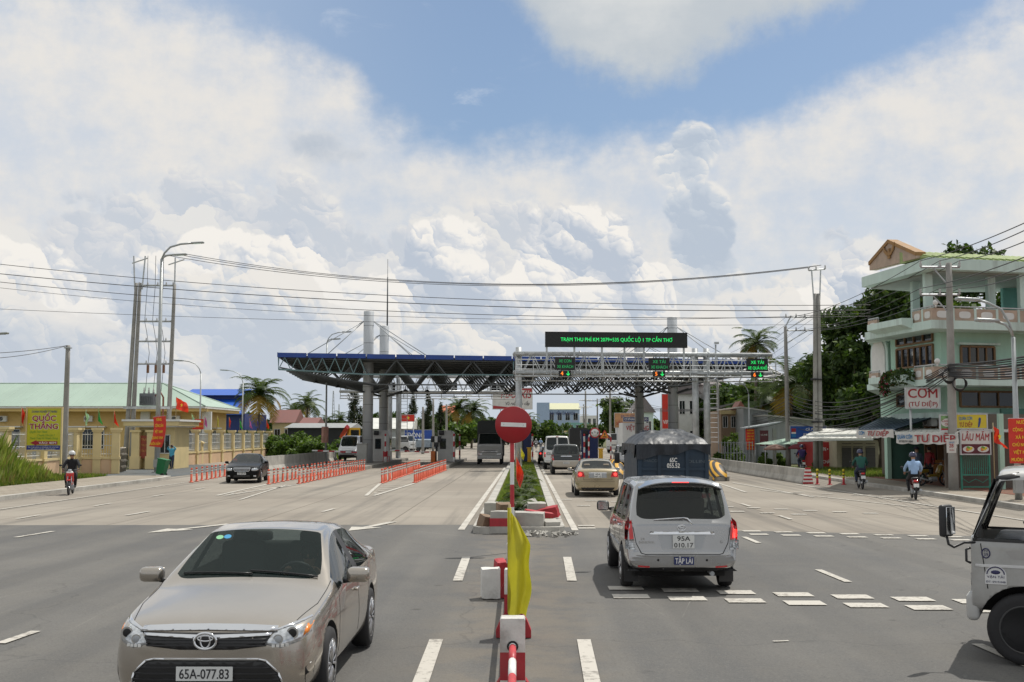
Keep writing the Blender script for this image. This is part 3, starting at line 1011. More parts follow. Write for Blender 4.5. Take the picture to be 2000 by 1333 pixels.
def plate(root, pos, size, lines, facing=-1, bg=None, ink=None, bold=0.01):
 """number plate; facing -1: read from behind the car (-Y), +1: read from the front"""
 b = MB().mat(bg or PLATE)
 x, y, z = pos
 w, h = size
 b.box((x, y, z), (w, 0.012, h))
 b.mat(ink or INK)
 rot = Matrix.Rotation(PI if facing > 0 else 0, 3, 'Z')
 n = len(lines)
 for i, t in enumerate(lines):
  hh = h / n
  b.text(t, hh * 0.98, (x, y + facing * 0.0075, z + h / 2 - hh * (i + 0.5) - hh * 0.34), rot, bold, width=w * (0.88 if len(t) > 4 else 0.6), depth=0.002)
 b.build('number_plate', root)
# sedans
def sedan_shell(root, paintm, glass, L=4.82, hw=0.91, h=1.47, levels=2, tail='high', wb=(1.46, -1.31), rw=0.33):
 k = L / 4.82
 zt = h
 st = [low(2.405 * k, hw * 0.50, 0.36, 0.48, 0.66, 0.01), low(2.375 * k, hw * 0.74, 0.25, 0.46, 0.735, 0.015), low(2.22 * k, hw * 0.90, 0.19, 0.48, 0.80, 0.03), low(2.02 * k, hw * 0.965, 0.18, 0.52, 0.845, 0.035),
   low(1.5 * k, hw * 0.995, 0.18, 0.55, 0.925, 0.04), low(1.14 * k, hw, 0.18, 0.58, 0.975, 0.04),
   cab(1.02 * k, hw, 0.18, 0.60, 0.95, hw * 0.89, 0.985, hw * 0.84, 1.005, 1.045),
   cab(0.16 * k, hw, 0.18, 0.60, 0.965, hw * 0.695, zt - 0.115, hw * 0.62, zt - 0.06, zt - 0.02),
   cab(-0.26 * k, hw, 0.18, 0.60, 0.97, hw * 0.68, zt - 0.075, hw * 0.60, zt - 0.022, zt + 0.008),
   cab(-0.35 * k, hw, 0.18, 0.60, 0.97, hw * 0.68, zt - 0.073, hw * 0.60, zt - 0.02, zt + 0.01),
   cab(-0.95 * k, hw, 0.18, 0.60, 0.985, hw * 0.675, zt - 0.095, hw * 0.59, zt - 0.045, zt - 0.012),
   cab(-1.22 * k, hw, 0.18, 0.60, 0.995, hw * 0.70, zt - 0.155, hw * 0.60, zt - 0.10, zt - 0.055),
   cab(-1.80 * k, hw * 0.99, 0.19, 0.60, 1.0, hw * 0.84, 1.045, hw * 0.74, 1.085, 1.10),
   low(-1.98 * k, hw * 0.985, 0.19, 0.60, 1.085, 0.02), low(-2.26 * k, hw * 0.95, 0.21, 0.60, 1.065, 0.02), low(-2.36 * k, hw * 0.90, 0.25, 0.58, 1.01, 0.015), low(-2.405 * k, hw * 0.72, 0.32, 0.56, 0.93, 0.01)]
 names = ['body', 'windscreen', 'rear_window', 'side_window', 'side_window', 'side_window', 'side_window', 'body', 'body']
 mats = [paintm, glass, glass, CARGLASS, CARGLASS, CARGLASS, CARGLASS, TRIM, LINER]
 def seg(i, kk, left):
  if 6 <= i < 7 and kk in (6, 7):
   return 1
  if 11 <= i < 12 and kk in (6, 7):
   return 2
  if kk == 4 and 6 <= i <= 10:
   if i == 8:
    return 7
   return (3 if i < 8 else 4) + (2 if left else 0)
  return 0
 def cr(a, b):
  (ia, ka), (ib, kb) = a, b
  if ka == kb and ka == 4 and min(ia, ib) >= 6 and max(ia, ib) <= 12: return 0.75
  if ka == kb and ka == 5 and min(ia, ib) >= 6 and max(ia, ib) <= 11: return 0.6
  if ka == kb and ka == 6 and min(ia, ib) >= 6 and max(ia, ib) <= 12: return 0.45
  if ia == ib and ia in (6, 7, 11, 12) and min(ka, kb) >= 6: return 0.7
  if ka == kb and ka == 3: return 0.15
  if ia == ib and ia in (13, 14) and min(ka, kb) >= 5: return 0.3
  return 0.0
 me, bvh = make_shell(st, seg, mats, levels, cr, [(wb[0] * k, rw, rw + 0.055), (wb[1] * k, rw, rw + 0.055)], hw)
 split_mesh(me, names, root)
 return Skin(bvh)
def seams_sedan(sk, root, k=1.0, paintm=None):
 b = MB()
 for v in ('left', 'right'):
  sk.line(b, DARK, v, [(0.98 * k, 0.30), (1.0 * k, 0.60), (0.86 * k, 0.93)], 0.008)
  sk.line(b, DARK, v, [(-0.30 * k, 0.28), (-0.30 * k, 0.95)], 0.008)
  sk.line(b, DARK, v, [(-0.92 * k, 0.42), (-1.12 * k, 0.70), (-1.14 * k, 0.97)], 0.008)
  sk.line(b, DARK, v, [(0.98 * k, 0.27), (-0.9 * k, 0.27)], 0.01)
 sk.line(b, DARK, 'top', [(0.80, 0.95 * k), (0.79, 1.6 * k), (0.70, 2.1 * k)], 0.007)
 sk.line(b, DARK, 'top', [(-0.80, 0.95 * k), (-0.79, 1.6 * k), (-0.70, 2.1 * k)], 0.007)
 b.build('panel_seams', root)
 for v, sg in (('left', -1), ('right', 1)):
  for y in (-0.14, -1.0):
   h, d = sk.hit(v, y * k, 0.80)
   if h is not None:
    q = MB().mat(paintm)
    q.rbox((h.x + sg * 0.018, y * k, 0.80), (0.03, 0.20, 0.03), 0.012)
    q.build('door_handle', root)
def beige_sedan():
 P = paint('champagne_paint', (0.42, 0.38, 0.33), 0.75, 0.22, 0.05)
 r = thing('sedan_car', 'champagne beige sedan with chrome grille driving towards the camera, largest car of the scene', 'car', (-2.66, 12.36, 0), PI)
 sk = sedan_shell(r, P, CLEARGLASS, levels=3)
 seams_sedan(sk, r, 1.0, P)
 g = MB()
 sk.panel(g, TRIM, 'front', [(-0.56, 0.75), (-0.50, 0.645), (-0.22, 0.615), (0.22, 0.615), (0.50, 0.645), (0.56, 0.75)], 0.004)
 for z in (0.65, 0.675, 0.70):
  sk.panel(g, BLACKP, 'front', [(-0.50, z - 0.006), (0.50, z - 0.006), (0.50, z + 0.006), (-0.50, z + 0.006)], 0.012, 0.12, 0.01)
 g.build('grille', r)
 g = MB()
 sk.panel(g, CHROME, 'front', [(-0.58, 0.755), (-0.3, 0.765), (0, 0.77), (0.3, 0.765), (0.58, 0.755), (0.57, 0.792), (0.3, 0.806), (0, 0.81), (-0.3, 0.806), (-0.57, 0.792)], 0.016)
 sk.panel(g, CHROME, 'front', [(-0.53, 0.728), (-0.3, 0.718), (-0.09, 0.706), (0.09, 0.706), (0.3, 0.718), (0.53, 0.728), (0.54, 0.748), (0.3, 0.742), (0, 0.735), (-0.3, 0.742), (-0.54, 0.748)], 0.016)
 g.build('chrome_trim', r)
 e = MB().mat(CHROME)
 h, _ = sk.hit('front', 0, 0.69)
 y = h.y + 0.035
 def oval(rx, rz, cx=0, cz=0.69, rr=0.009):
  e.tube([(cx + rx * math.cos(a), y, cz + rz * math.sin(a)) for a in [2 * PI * q / 24 for q in range(25)]], rr, 6, False)
 oval(0.092, 0.066, rr=0.012); oval(0.040, 0.058, 0, 0.692, 0.008); oval(0.064, 0.022, 0, 0.712, 0.008)
 e.mat(TRIM).ball((0, y - 0.02, 0.69), (0.085, 0.02, 0.06), 16, 8)
 e.build('emblem', r)
 for sg in (1, -1):
  f = (lambda p: p) if sg > 0 else mir
  hl = MB()
  sk.panel(hl, LCLEAR, 'front', f([(0.49, 0.66), (0.62, 0.625), (0.76, 0.665), (0.845, 0.73), (0.872, 0.825), (0.80, 0.815), (0.66, 0.782), (0.56, 0.755)]), 0.006, 0.05)
  o = hl.build('headlight', r)
  q = MB()
  h1, _ = sk.hit('front', sg * 0.70, 0.725); h2, _ = sk.hit('front', sg * 0.59, 0.69)
  q.mat(CHROME).lathe([(0.050, 0.0), (0.052, 0.012)], (sg * 0.70, h1.y - 0.002, 0.735), 18, 'Y')
  q.mat(DARK).ball((sg * 0.70, h1.y + 0.004, 0.735), (0.040, 0.016, 0.040), 14, 8)
  q.mat(CHROME).lathe([(0.040, 0.0), (0.042, 0.012)], (sg * 0.595, h2.y - 0.004, 0.695), 18, 'Y')
  q.mat(STEELP).ball((sg * 0.595, h2.y + 0.002, 0.695), (0.034, 0.016, 0.034), 14, 8)
  sk.panel(q, LAMBER, 'front', f([(0.775, 0.70), (0.81, 0.72), (0.825, 0.79), (0.79, 0.785)]), 0.010, 0.05, 0.008)
  q.mat(WHITE)
  for t in range(4):
   hx, _ = sk.hit('front', sg * (0.56 + t * 0.035), 0.645)
   if hx is not None:
    q.box((sg * (0.56 + t * 0.035), hx.y + 0.008, 0.645), (0.024, 0.012, 0.022))
  sk.panel(q, CHROME, 'front', f([(0.56, 0.758), (0.66, 0.784), (0.80, 0.818), (0.872, 0.828), (0.872, 0.838), (0.79, 0.832), (0.65, 0.798), (0.56, 0.772)]), 0.010, 0.06, 0.01)
  q.build('lamp_reflector', o)
  fg = MB()
  sk.panel(fg, TRIM, 'front', f([(0.79, 0.30), (0.835, 0.33), (0.86, 0.50), (0.80, 0.44)]), 0.005, 0.06)
  fg.build('bumper_vent', r); fg = MB()
  sk.panel(fg, CHROME, 'front', f([(0.545, 0.27), (0.66, 0.255), (0.67, 0.33), (0.60, 0.345)]), 0.012, 0.06)
  fg.build('fog_lamp', r)
 lg = MB()
 sk.panel(lg, TRIM, 'front', [(-0.66, 0.23), (0.66, 0.23), (0.60, 0.42), (0.50, 0.515), (0.44, 0.53), (-0.44, 0.53), (-0.50, 0.515), (-0.60, 0.42)], 0.005)
 for z in (0.27, 0.32, 0.37, 0.42, 0.47):
  w = 0.62 - max(0, z - 0.40) * 1.1
  sk.panel(lg, BLACKP, 'front', [(-w, z - 0.008), (w, z - 0.008), (w, z + 0.008), (-w, z + 0.008)], 0.013, 0.12, 0.01)
 out = [(-0.67, 0.225), (-0.605, 0.425), (-0.505, 0.525), (-0.44, 0.54), (0.44, 0.54), (0.505, 0.525), (0.605, 0.425), (0.67, 0.225)]
 sk.line(lg, CHROME, 'front', out, 0.016, 0.012)
 lg.build('lower_grille', r)
 h, _ = sk.hit('front', 0, 0.43)
 plate(r, (0, h.y + 0.03, 0.425), (0.47, 0.115), ['65A-077.83'], 1)
 mirrors(r, 0.62, 1.03, 0.93, P, (0.23, 0.17, 0.145))
 for sg in (-1, 1):
  add_wheel(r, sg * 0.80, 1.46, 0.33, 0.215, 8); add_wheel(r, sg * 0.80, -1.31, 0.33, 0.215, 8)
 interior(r, 0.62, -0.12, 0.36, 0.70, FABRIC)
 wp = MB().mat(TRIM)
 for xa, xb in ((-0.68, -0.02), (-0.05, 0.62)):
  pts = []
  for t in range(6):
   x = xa + (xb - xa) * t / 5; yy = 0.97 - 0.05 * t / 5
   hh, _ = sk.hit('top', x, yy)
   pts.append(hh + Vector((0, 0, 0.014)))
  wp.tube(pts, 0.009, 6)
 wp.build('windscreen_wiper', r)
 stk = MB()
 for x, c, nm in ((0.44, (0.25, 0.55, 0.30), 'green_sticker'), (0.36, (0.05, 0.30, 0.55), 'blue_sticker')):
  hh, _ = sk.hit('top', x, 0.30)
  nn = Vector((0, 0.48, 0.88)).normalized()
  m = M(nm, c, 0.5, var=0)
  bm = bmesh.new(); bmesh.ops.create_circle(bm, cap_ends=True, radius=0.037, segments=18)
  stk.mat(m).bm(bm, nn.to_track_quat('Z', 'Y').to_matrix().to_4x4(), hh + nn * 0.004)
 stk.build('inspection_sticker', r)
 return r
def small_sedan(name, label, col, loc, rz, front=True, dark=False, L=4.6, plate_lines=None, metal=0.6):
 k = L / 4.82
 P = paint(name + '_paint', col, metal, 0.28)
 r = thing('sedan_car', label, 'car', loc, rz)
 sk = sedan_shell(r, P, CARGLASS, L=L, hw=0.885, h=1.45, levels=2)
 seams_sedan(sk, r, k, P)
 if front:
  g = MB(); sk.panel(g, TRIM, 'front', [(-0.40, 0.74), (-0.34, 0.60), (0.34, 0.60), (0.40, 0.74)], 0.006)
  sk.line(g, CHROME, 'front', [(-0.42, 0.755), (0.42, 0.755)], 0.03, 0.012)
  sk.line(g, CHROME, 'front', [(-0.42, 0.75), (-0.35, 0.59), (0.35, 0.59), (0.42, 0.75)], 0.018, 0.012)
  for z in (0.63, 0.665, 0.70):
   sk.line(g, CHROME, 'front', [(-0.36, z), (0.36, z)], 0.008, 0.010)
  g.build('grille', r)
  for sg in (1, -1):
   f = (lambda p: p) if sg > 0 else mir
   hl = MB(); sk.panel(hl, LCLEAR, 'front', f([(0.47, 0.62), (0.70, 0.61), (0.83, 0.68), (0.84, 0.76), (0.60, 0.75), (0.48, 0.73)]), 0.008)
   hl.build('headlight', r)
   fg = MB(); sk.panel(fg, LCLEAR, 'front', f([(0.56, 0.32), (0.70, 0.32), (0.70, 0.39), (0.58, 0.39)]), 0.008)
   fg.build('fog_lamp', r)
  lg = MB(); sk.panel(lg, TRIM, 'front', [(-0.42, 0.28), (0.42, 0.28), (0.38, 0.40), (-0.38, 0.40)], 0.006); lg.build('lower_grille', r)
  h, _ = sk.hit('front', 0, 0.46)
  plate(r, (0, h.y + 0.025, 0.48), (0.42, 0.11), plate_lines or ['65A-076.44'], 1)
 for sg in (1, -1):
  f = (lambda p: p) if sg > 0 else mir
  tl = MB()
  sk.panel(tl, LRED, 'rear', f([(0.50, 0.77), (0.80, 0.75), (0.84, 0.80), (0.83, 0.95), (0.74, 0.99), (0.56, 0.97)]), 0.008)
  o = tl.build('tail_light', r)
  q = MB().mat(LREDON)
  h, _ = sk.hit('rear', sg * 0.68, 0.87)
  q.lathe([(0.001, 0), (0.065, 0.001), (0.065, 0.03)], (sg * 0.68, h.y - 0.022, 0.87), 18, 'Y')
  q.build('brake_lamp', o)
 bt = MB()
 sk.line(bt, DARK, 'rear', [(-0.52, 0.99), (-0.56, 0.66), (0.56, 0.66), (0.52, 0.99)], 0.010)
 sk.line(bt, DARK, 'rear', [(-0.85, 0.60), (0.85, 0.60)], 0.010)
 sk.panel(bt, STEELP, 'rear', [(-0.36, 0.74), (0.36, 0.74), (0.33, 0.92), (-0.33, 0.92)], 0.004)
 sk.line(bt, CHROME, 'rear', [(-0.36, 0.93), (0.36, 0.93)], 0.03, 0.016)
 sk.panel(bt, TRIM, 'rear', [(-0.6, 0.24), (0.6, 0.24), (0.66, 0.36), (-0.66, 0.36)], 0.003)
 bt.build('boot_trim', r)
 h, _ = sk.hit('rear', 0, 0.83)
 plate(r, (0, h.y - 0.025, 0.83), (0.30, 0.19), ['65A', '047.15'], -1)
 mirrors(r, 0.60 * k, 1.0, 0.90, P, (0.19, 0.12, 0.13))
 for sg in (-1, 1):
  add_wheel(r, sg * 0.775, 1.46 * k, 0.315, 0.2, 6); add_wheel(r, sg * 0.775, -1.31 * k, 0.315, 0.2, 6)
 interior(r, 0.58, -0.14, 0.32, 0.66, BEIGE if not dark else FABRIC)
 return r
# tall cars (people carrier, off-roader, vans)
def tall_shell(root, paintm, L, hw, h, levels=2, belt=1.02, nose=0.95, lowz=0.24, wb=(1.38, -1.37), rw=0.33, cowl=1.25, ws_top=0.45, rear_base=1.06, lowermat=None, rear_in=0.0, glass=None, midz=0.66, tz=0.62):
 e = L / 2
 zt = h
 xr = hw * 0.74
 gl = glass or CARGLASS
 st = [low(e, hw * 0.6, lowz + 0.16, 0.5, nose - 0.18, 0.01), low(e - 0.04, hw * 0.82, lowz + 0.06, 0.5, nose - 0.10, 0.015), low(e - 0.25, hw * 0.94, lowz, 0.55, nose - 0.02, 0.02), low(e - 0.6, hw * 0.985, lowz, 0.6, nose + 0.02, 0.02),
   low(cowl + 0.15, hw, lowz, midz, belt + 0.02, 0.03),
   cab(cowl, hw, lowz, midz, belt - 0.02, hw * 0.88, belt + 0.01, hw * 0.82, belt + 0.04, belt + 0.07),
   cab(ws_top, hw, lowz, midz, belt, hw * 0.80, zt - 0.13, hw * 0.71, zt - 0.06, zt - 0.03),
   cab(0.12, hw, lowz, midz, belt, hw * 0.80, zt - 0.10, hw * 0.72, zt - 0.03, zt),
   cab(0.02, hw, lowz, midz, belt, hw * 0.80, zt - 0.10, hw * 0.72, zt - 0.03, zt),
   cab(-0.92, hw, lowz, midz, belt + 0.01, hw * 0.80, zt - 0.10, hw * 0.72, zt - 0.03, zt),
   cab(-1.02, hw, lowz, midz, belt + 0.01, hw * 0.80, zt - 0.10, hw * 0.72, zt - 0.03, zt),
   cab(-e + 0.62, hw * 0.995, lowz, midz, belt + 0.04, hw * 0.805, zt - 0.12, hw * 0.72, zt - 0.04, zt - 0.01),
   cab(-e + 0.42 + rear_in, hw * 0.99, lowz, midz, belt + 0.05, hw * 0.815, zt - 0.13, hw * 0.725, zt - 0.055, zt - 0.025),
   cab(-e + 0.33 + rear_in * 0.8, hw * 0.985, lowz, midz, belt + 0.03, hw * 0.82, zt - 0.20, hw * 0.745, zt - 0.13, zt - 0.10),
   cab(-e + 0.13, hw * 0.98, lowz, midz, rear_base - 0.05, hw * 0.90, rear_base - 0.02, hw * 0.85, rear_base, rear_base + 0.01),
   low(-e + 0.075, hw * 0.975, lowz, midz, rear_base - 0.055, 0.005, 0.5, 0.03), low(-e + 0.03, hw * 0.955, lowz + 0.02, 0.5, tz, 0.0, 0.5, 0.03), low(-e, hw * 0.93, lowz + 0.06, 0.46, tz - 0.035, 0.0, 0.5, 0.03)]
 names = ['body', 'windscreen', 'rear_window', 'side_window', 'side_window', 'side_window', 'side_window', 'side_window', 'side_window', 'body', 'body', 'body']
 mats = [paintm, gl, gl, gl, gl, gl, gl, gl, gl, TRIM, lowermat or paintm, LINER]
 def seg(i, kk, left):
  if i == 5 and kk in (6, 7): return 1
  if i == 13 and kk in (6, 7): return 2
  if kk == 4 and 5 <= i <= 11:
   if i in (7, 9): return 9
   return {5: 3, 6: 3, 8: 4, 10: 5, 11: 9}[i] + (3 if left and i != 11 else 0)
  if lowermat is not None and (kk <= 2 or i >= 16): return 10
  return 0
 def cr(a, b):
  (ia, ka), (ib, kb) = a, b
  if ka == kb and ka == 4 and min(ia, ib) >= 5 and max(ia, ib) <= 13: return 0.8
  if ka == kb and ka == 5 and min(ia, ib) >= 5 and max(ia, ib) <= 12: return 0.7
  if ka == kb and ka == 6 and min(ia, ib) >= 5 and max(ia, ib) <= 14: return 0.45
  if ia == ib and ia in (5, 6, 13, 14) and min(ka, kb) >= 6: return 0.75
  if ia == ib and ia in (12, 15, 16, 17) and min(ka, kb) >= 5: return 0.5
  if ia == ib and ia == 17: return 0.3
  return 0.0
 ra = [(wb[0], rw, rw + 0.06), (wb[1], rw, rw + 0.06)]
 me, bvh = make_shell(st, seg, mats, levels, cr, ra, hw)
 split_mesh(me, names, root)
 return Skin(bvh)
MPVGLASS = Mglass('mpv_glass', (0.012, 0.016, 0.016), 0.36)
def silver_mpv(label, loc, rz, detail=True, plates=('95A', '010.17')):
 P = paint('silver_paint', (0.37, 0.37, 0.37), 0.8, 0.25)
 r = thing('people_carrier', label, 'car', loc, rz)
 L, hw, h = 4.56, 0.865, 1.705
 sk = tall_shell(r, P, L, hw, h, 3 if detail else 2, belt=1.03, nose=0.95, lowz=0.32, rear_base=1.10, glass=MPVGLASS)
 e = L / 2
 for sg in (1, -1):
  f = (lambda p: p) if sg > 0 else mir
  tl = MB()
  sk.panel(tl, LRED, 'rear', f([(0.735, 0.815), (0.865, 0.80), (0.868, 0.95), (0.855, 1.06), (0.80, 1.13), (0.765, 1.10)]), 0.012, 0.05)
  o = tl.build('tail_light', r)
  q = MB()
  sk.panel(q, LCLEAR, 'rear', f([(0.715, 0.655), (0.865, 0.665), (0.866, 0.80), (0.732, 0.812)]), 0.012, 0.05)
  for z in (0.69, 0.725, 0.76):
   sk.line(q, STEELP, 'rear', f([(0.725, z), (0.862, z)]), 0.008, 0.016)
  q.build('reversing_lamp', o)
  if sg > 0:
   q = MB(); sk.panel(q, LREDON, 'rear', [(0.77, 0.84), (0.85, 0.84), (0.85, 0.95), (0.80, 1.02)], 0.015, 0.05, 0.004); q.build('brake_lamp', o)
  rf = MB(); sk.panel(rf, LRED, 'rear', f([(0.50, 0.385), (0.68, 0.395), (0.68, 0.42), (0.50, 0.41)]), 0.008); rf.build('reflector', r)
 t = MB()
 sk.line(t, DARK, 'rear', [(-0.755, 1.055), (-0.70, 0.75), (-0.62, 0.60), (-0.56, 0.585), (0.56, 0.585), (0.62, 0.60), (0.70, 0.75), (0.755, 1.055)], 0.011)
 sk.panel(t, M('tailgate_recess', (0.40, 0.41, 0.42), 0.35, 0.7, var=0.05), 'rear', [(-0.30, 0.66), (0.30, 0.66), (0.37, 0.88), (-0.37, 0.88)], 0.002, 0.08, 0.0)
 sk.panel(t, DARK, 'rear', [(-0.84, 0.33), (0.84, 0.33), (0.78, 0.375), (0.30, 0.39), (-0.30, 0.39), (-0.78, 0.375)], 0.005)
 t.build('tailgate_seam', r)
 g = MB(); sk.panel(g, CHROME, 'rear', [(-0.50, 0.885), (0.50, 0.885), (0.48, 0.93), (-0.48, 0.93)], 0.03, 0.08, 0.04); g.build('chrome_trim', r)
 em = MB().mat(CHROME)
 hh, _ = sk.hit('rear', 0, 1.0)
 y = hh.y - 0.02
 for rx, rz_, cz in ((0.062, 0.044, 0.985), (0.026, 0.038, 0.986), (0.042, 0.015, 0.999)):
  em.tube([(rx * math.cos(a), y, cz + rz_ * math.sin(a)) for a in [2 * PI * q / 20 for q in range(21)]], 0.007, 6, False)
 em.build('emblem', r)
 hh, _ = sk.hit('rear', 0, 0.77)
 plate(r, (0.02, hh.y - 0.035, 0.775), (0.33, 0.20), list(plates), -1)
 if detail:
  b = MB().mat(CHROME)
  h1, _ = sk.hit('rear', -0.56, 0.77); h2, _ = sk.hit('rear', 0.62, 0.77)
  b.text('2.0', 0.05, (-0.60, h1.y - 0.012, 0.80), None, 0.01); b.text('INNOVA', 0.055, (-0.54, h1.y - 0.012, 0.745), None, 0.012, width=0.24)
  b.text('G', 0.06, (0.60, h2.y - 0.012, 0.755), None, 0.012)
  b.build('badge', r)
  bl = M('navy_sign', (0.02, 0.03, 0.12), 0.5, var=0.1)
  hh, _ = sk.hit('rear', 0.0, 0.49)
  plate(r, (0.02, hh.y - 0.02, 0.49), (0.30, 0.115), ['TẬP LÁI'], -1, bl, WHITE, 0.012)
  for x in (-0.37, 0.37):
   b = MB().mat(DARK)
   hq, _ = sk.hit('rear', x, 0.50)
   b.lathe([(0.001, 0), (0.018, 0.001), (0.018, 0.01)], (x, hq.y - 0.006, 0.50), 12, 'Y')
   b.build('parking_sensor', r)
  w = MB().mat(CHROME)
  w.tube([(0.16, -e + 0.075, 1.03), (0.10, -e + 0.11, 1.12), (-0.02, -e + 0.13, 1.135)], [0.022, 0.016, 0.010], 7)
  w.tube([(-0.42, -e + 0.12, 1.10), (0.06, -e + 0.11, 1.135)], 0.012, 6)
  w.build('rear_wiper', r)
  s = MB().mat(P)
  s.grid(lambda u_, v_: Vector(((u_ - 0.5) * 1.28, -e + 0.52 - 0.36 * v_, 1.722 - 0.045 * v_ - 0.10 * abs(2 * u_ - 1) ** 3)), 16, 5)
  s.grid(lambda u_, v_: Vector(((u_ - 0.5) * 1.28, -e + 0.16 + 0.25 * v_, 1.662 - 0.03 * v_ - 0.10 * abs(2 * u_ - 1) ** 3)), 16, 3)
  s.grid(lambda u_, v_: Vector(((u_ - 0.5) * 1.28, -e + 0.16, 1.677 - 0.015 * v_ - 0.10 * abs(2 * u_ - 1) ** 3)), 16, 1)
  s.build('rear_spoiler', r)
  q = MB().mat(LREDON)
  q.box((0, -e + 0.156, 1.670), (0.26, 0.01, 0.012)); q.build('brake_lamp', r)
  x = MB().mat(STEELP); x.tube([(0.46, -e + 0.5, 0.30), (0.46, -e + 0.06, 0.29)], 0.035, 10); x.build('exhaust_pipe', r)
  for sg in (-1, 1):
   m = MB().mat(BLACKP)
   m.box((sg * 0.74, -1.80, 0.27), (0.22, 0.012, 0.30))
   m.build('mud_flap', r)
  rr = MB()
  for x in (-0.32, 0.0, 0.32):
   sk.line(rr, P, 'top', [(x, -1.5), (x, 0.3)], 0.04, 0.006)
  rr.build('roof_rib', r)
 b = MB()
 for v in ('left', 'right'):
  sk.line(b, DARK, v, [(0.07, 0.38), (0.07, 1.02)], 0.009); sk.line(b, DARK, v, [(1.05, 0.38), (1.10, 1.0)], 0.009); sk.line(b, DARK, v, [(-0.90, 0.55), (-0.97, 1.03)], 0.009)
  sk.line(b, STEELP, v, [(1.0, 0.62), (-0.9, 0.62)], 0.03, 0.010)
 b.build('panel_seams', r)
 for v, sg in (('left', -1), ('right', 1)):
  for yy in (0.22, -0.78):
   hq, _ = sk.hit(v, yy, 0.93)
   q = MB().mat(CHROME); q.rbox((hq.x + sg * 0.015, yy, 0.93), (0.03, 0.18, 0.035), 0.012); q.build('door_handle', r)
 mirrors(r, 1.02, 1.13, 0.90, TRIM if detail else P, (0.22, 0.13, 0.18))
 for sg in (-1, 1):
  add_wheel(r, sg * 0.78, 1.38, 0.33, 0.2, 5); add_wheel(r, sg * 0.78, -1.37, 0.33, 0.2, 5)
 un = MB().mat(LINER); un.bx(-0.7, 0.7, -1.9, 1.9, 0.22, 0.40); un.build('underbody', r)
 if detail:
  interior(r, 1.1, 0.30, 0.55, 0.72, BEIGE)
 return r
def dark_suv(loc):
 P = paint('black_green_paint', (0.018, 0.022, 0.022), 0.4, 0.28)
 S = paint('pale_gold_paint', (0.42, 0.39, 0.34), 0.6, 0.35)
 r = thing('off_roader', 'dark off-roader with pale lower body waiting behind the white van', 'car', loc, 0)
 L, hw, h = 4.9, 0.90, 1.84
 sk = tall_shell(r, P, L, hw, h, 2, belt=1.15, nose=1.08, lowz=0.42, rear_base=1.22, lowermat=S, wb=(1.45, -1.42), rw=0.38, midz=0.86, tz=0.86)
 for sg in (1, -1):
  f = (lambda p: p) if sg > 0 else mir
  t = MB(); sk.panel(t, LRED, 'rear', f([(0.74, 0.86), (0.87, 0.86), (0.86, 1.20), (0.80, 1.20)]), 0.01)
  o = t.build('tail_light', r)
  q = MB(); sk.panel(q, LCLEAR, 'rear', f([(0.78, 1.00), (0.868, 1.00), (0.862, 1.10), (0.79, 1.10)]), 0.014, 0.07, 0.006); q.build('lamp_lens', o)
 t = MB(); sk.line(t, CHROME, 'rear', [(-0.34, 1.12), (0.34, 1.12)], 0.05, 0.02)
 sk.line(t, DARK, 'rear', [(-0.75, 1.2), (-0.72, 0.90), (0.72, 0.90), (0.75, 1.2)], 0.015); t.build('tailgate_trim', r)
 hh, _ = sk.hit('rear', 0, 0.70)
 plate(r, (0, hh.y - 0.03, 0.70), (0.38, 0.12), ['65A-032.8'], -1)
 mirrors(r, 1.05, 1.22, 0.92, P, (0.24, 0.13, 0.2))
 for sg in (-1, 1):
  add_wheel(r, sg * 0.78, 1.45, 0.38, 0.24, 6); add_wheel(r, sg * 0.78, -1.42, 0.38, 0.24, 6)
 b = MB().mat(LINER); b.bx(-0.7, 0.7, -2.1, 2.0, 0.32, 0.5); b.build('underbody', r)
 return r
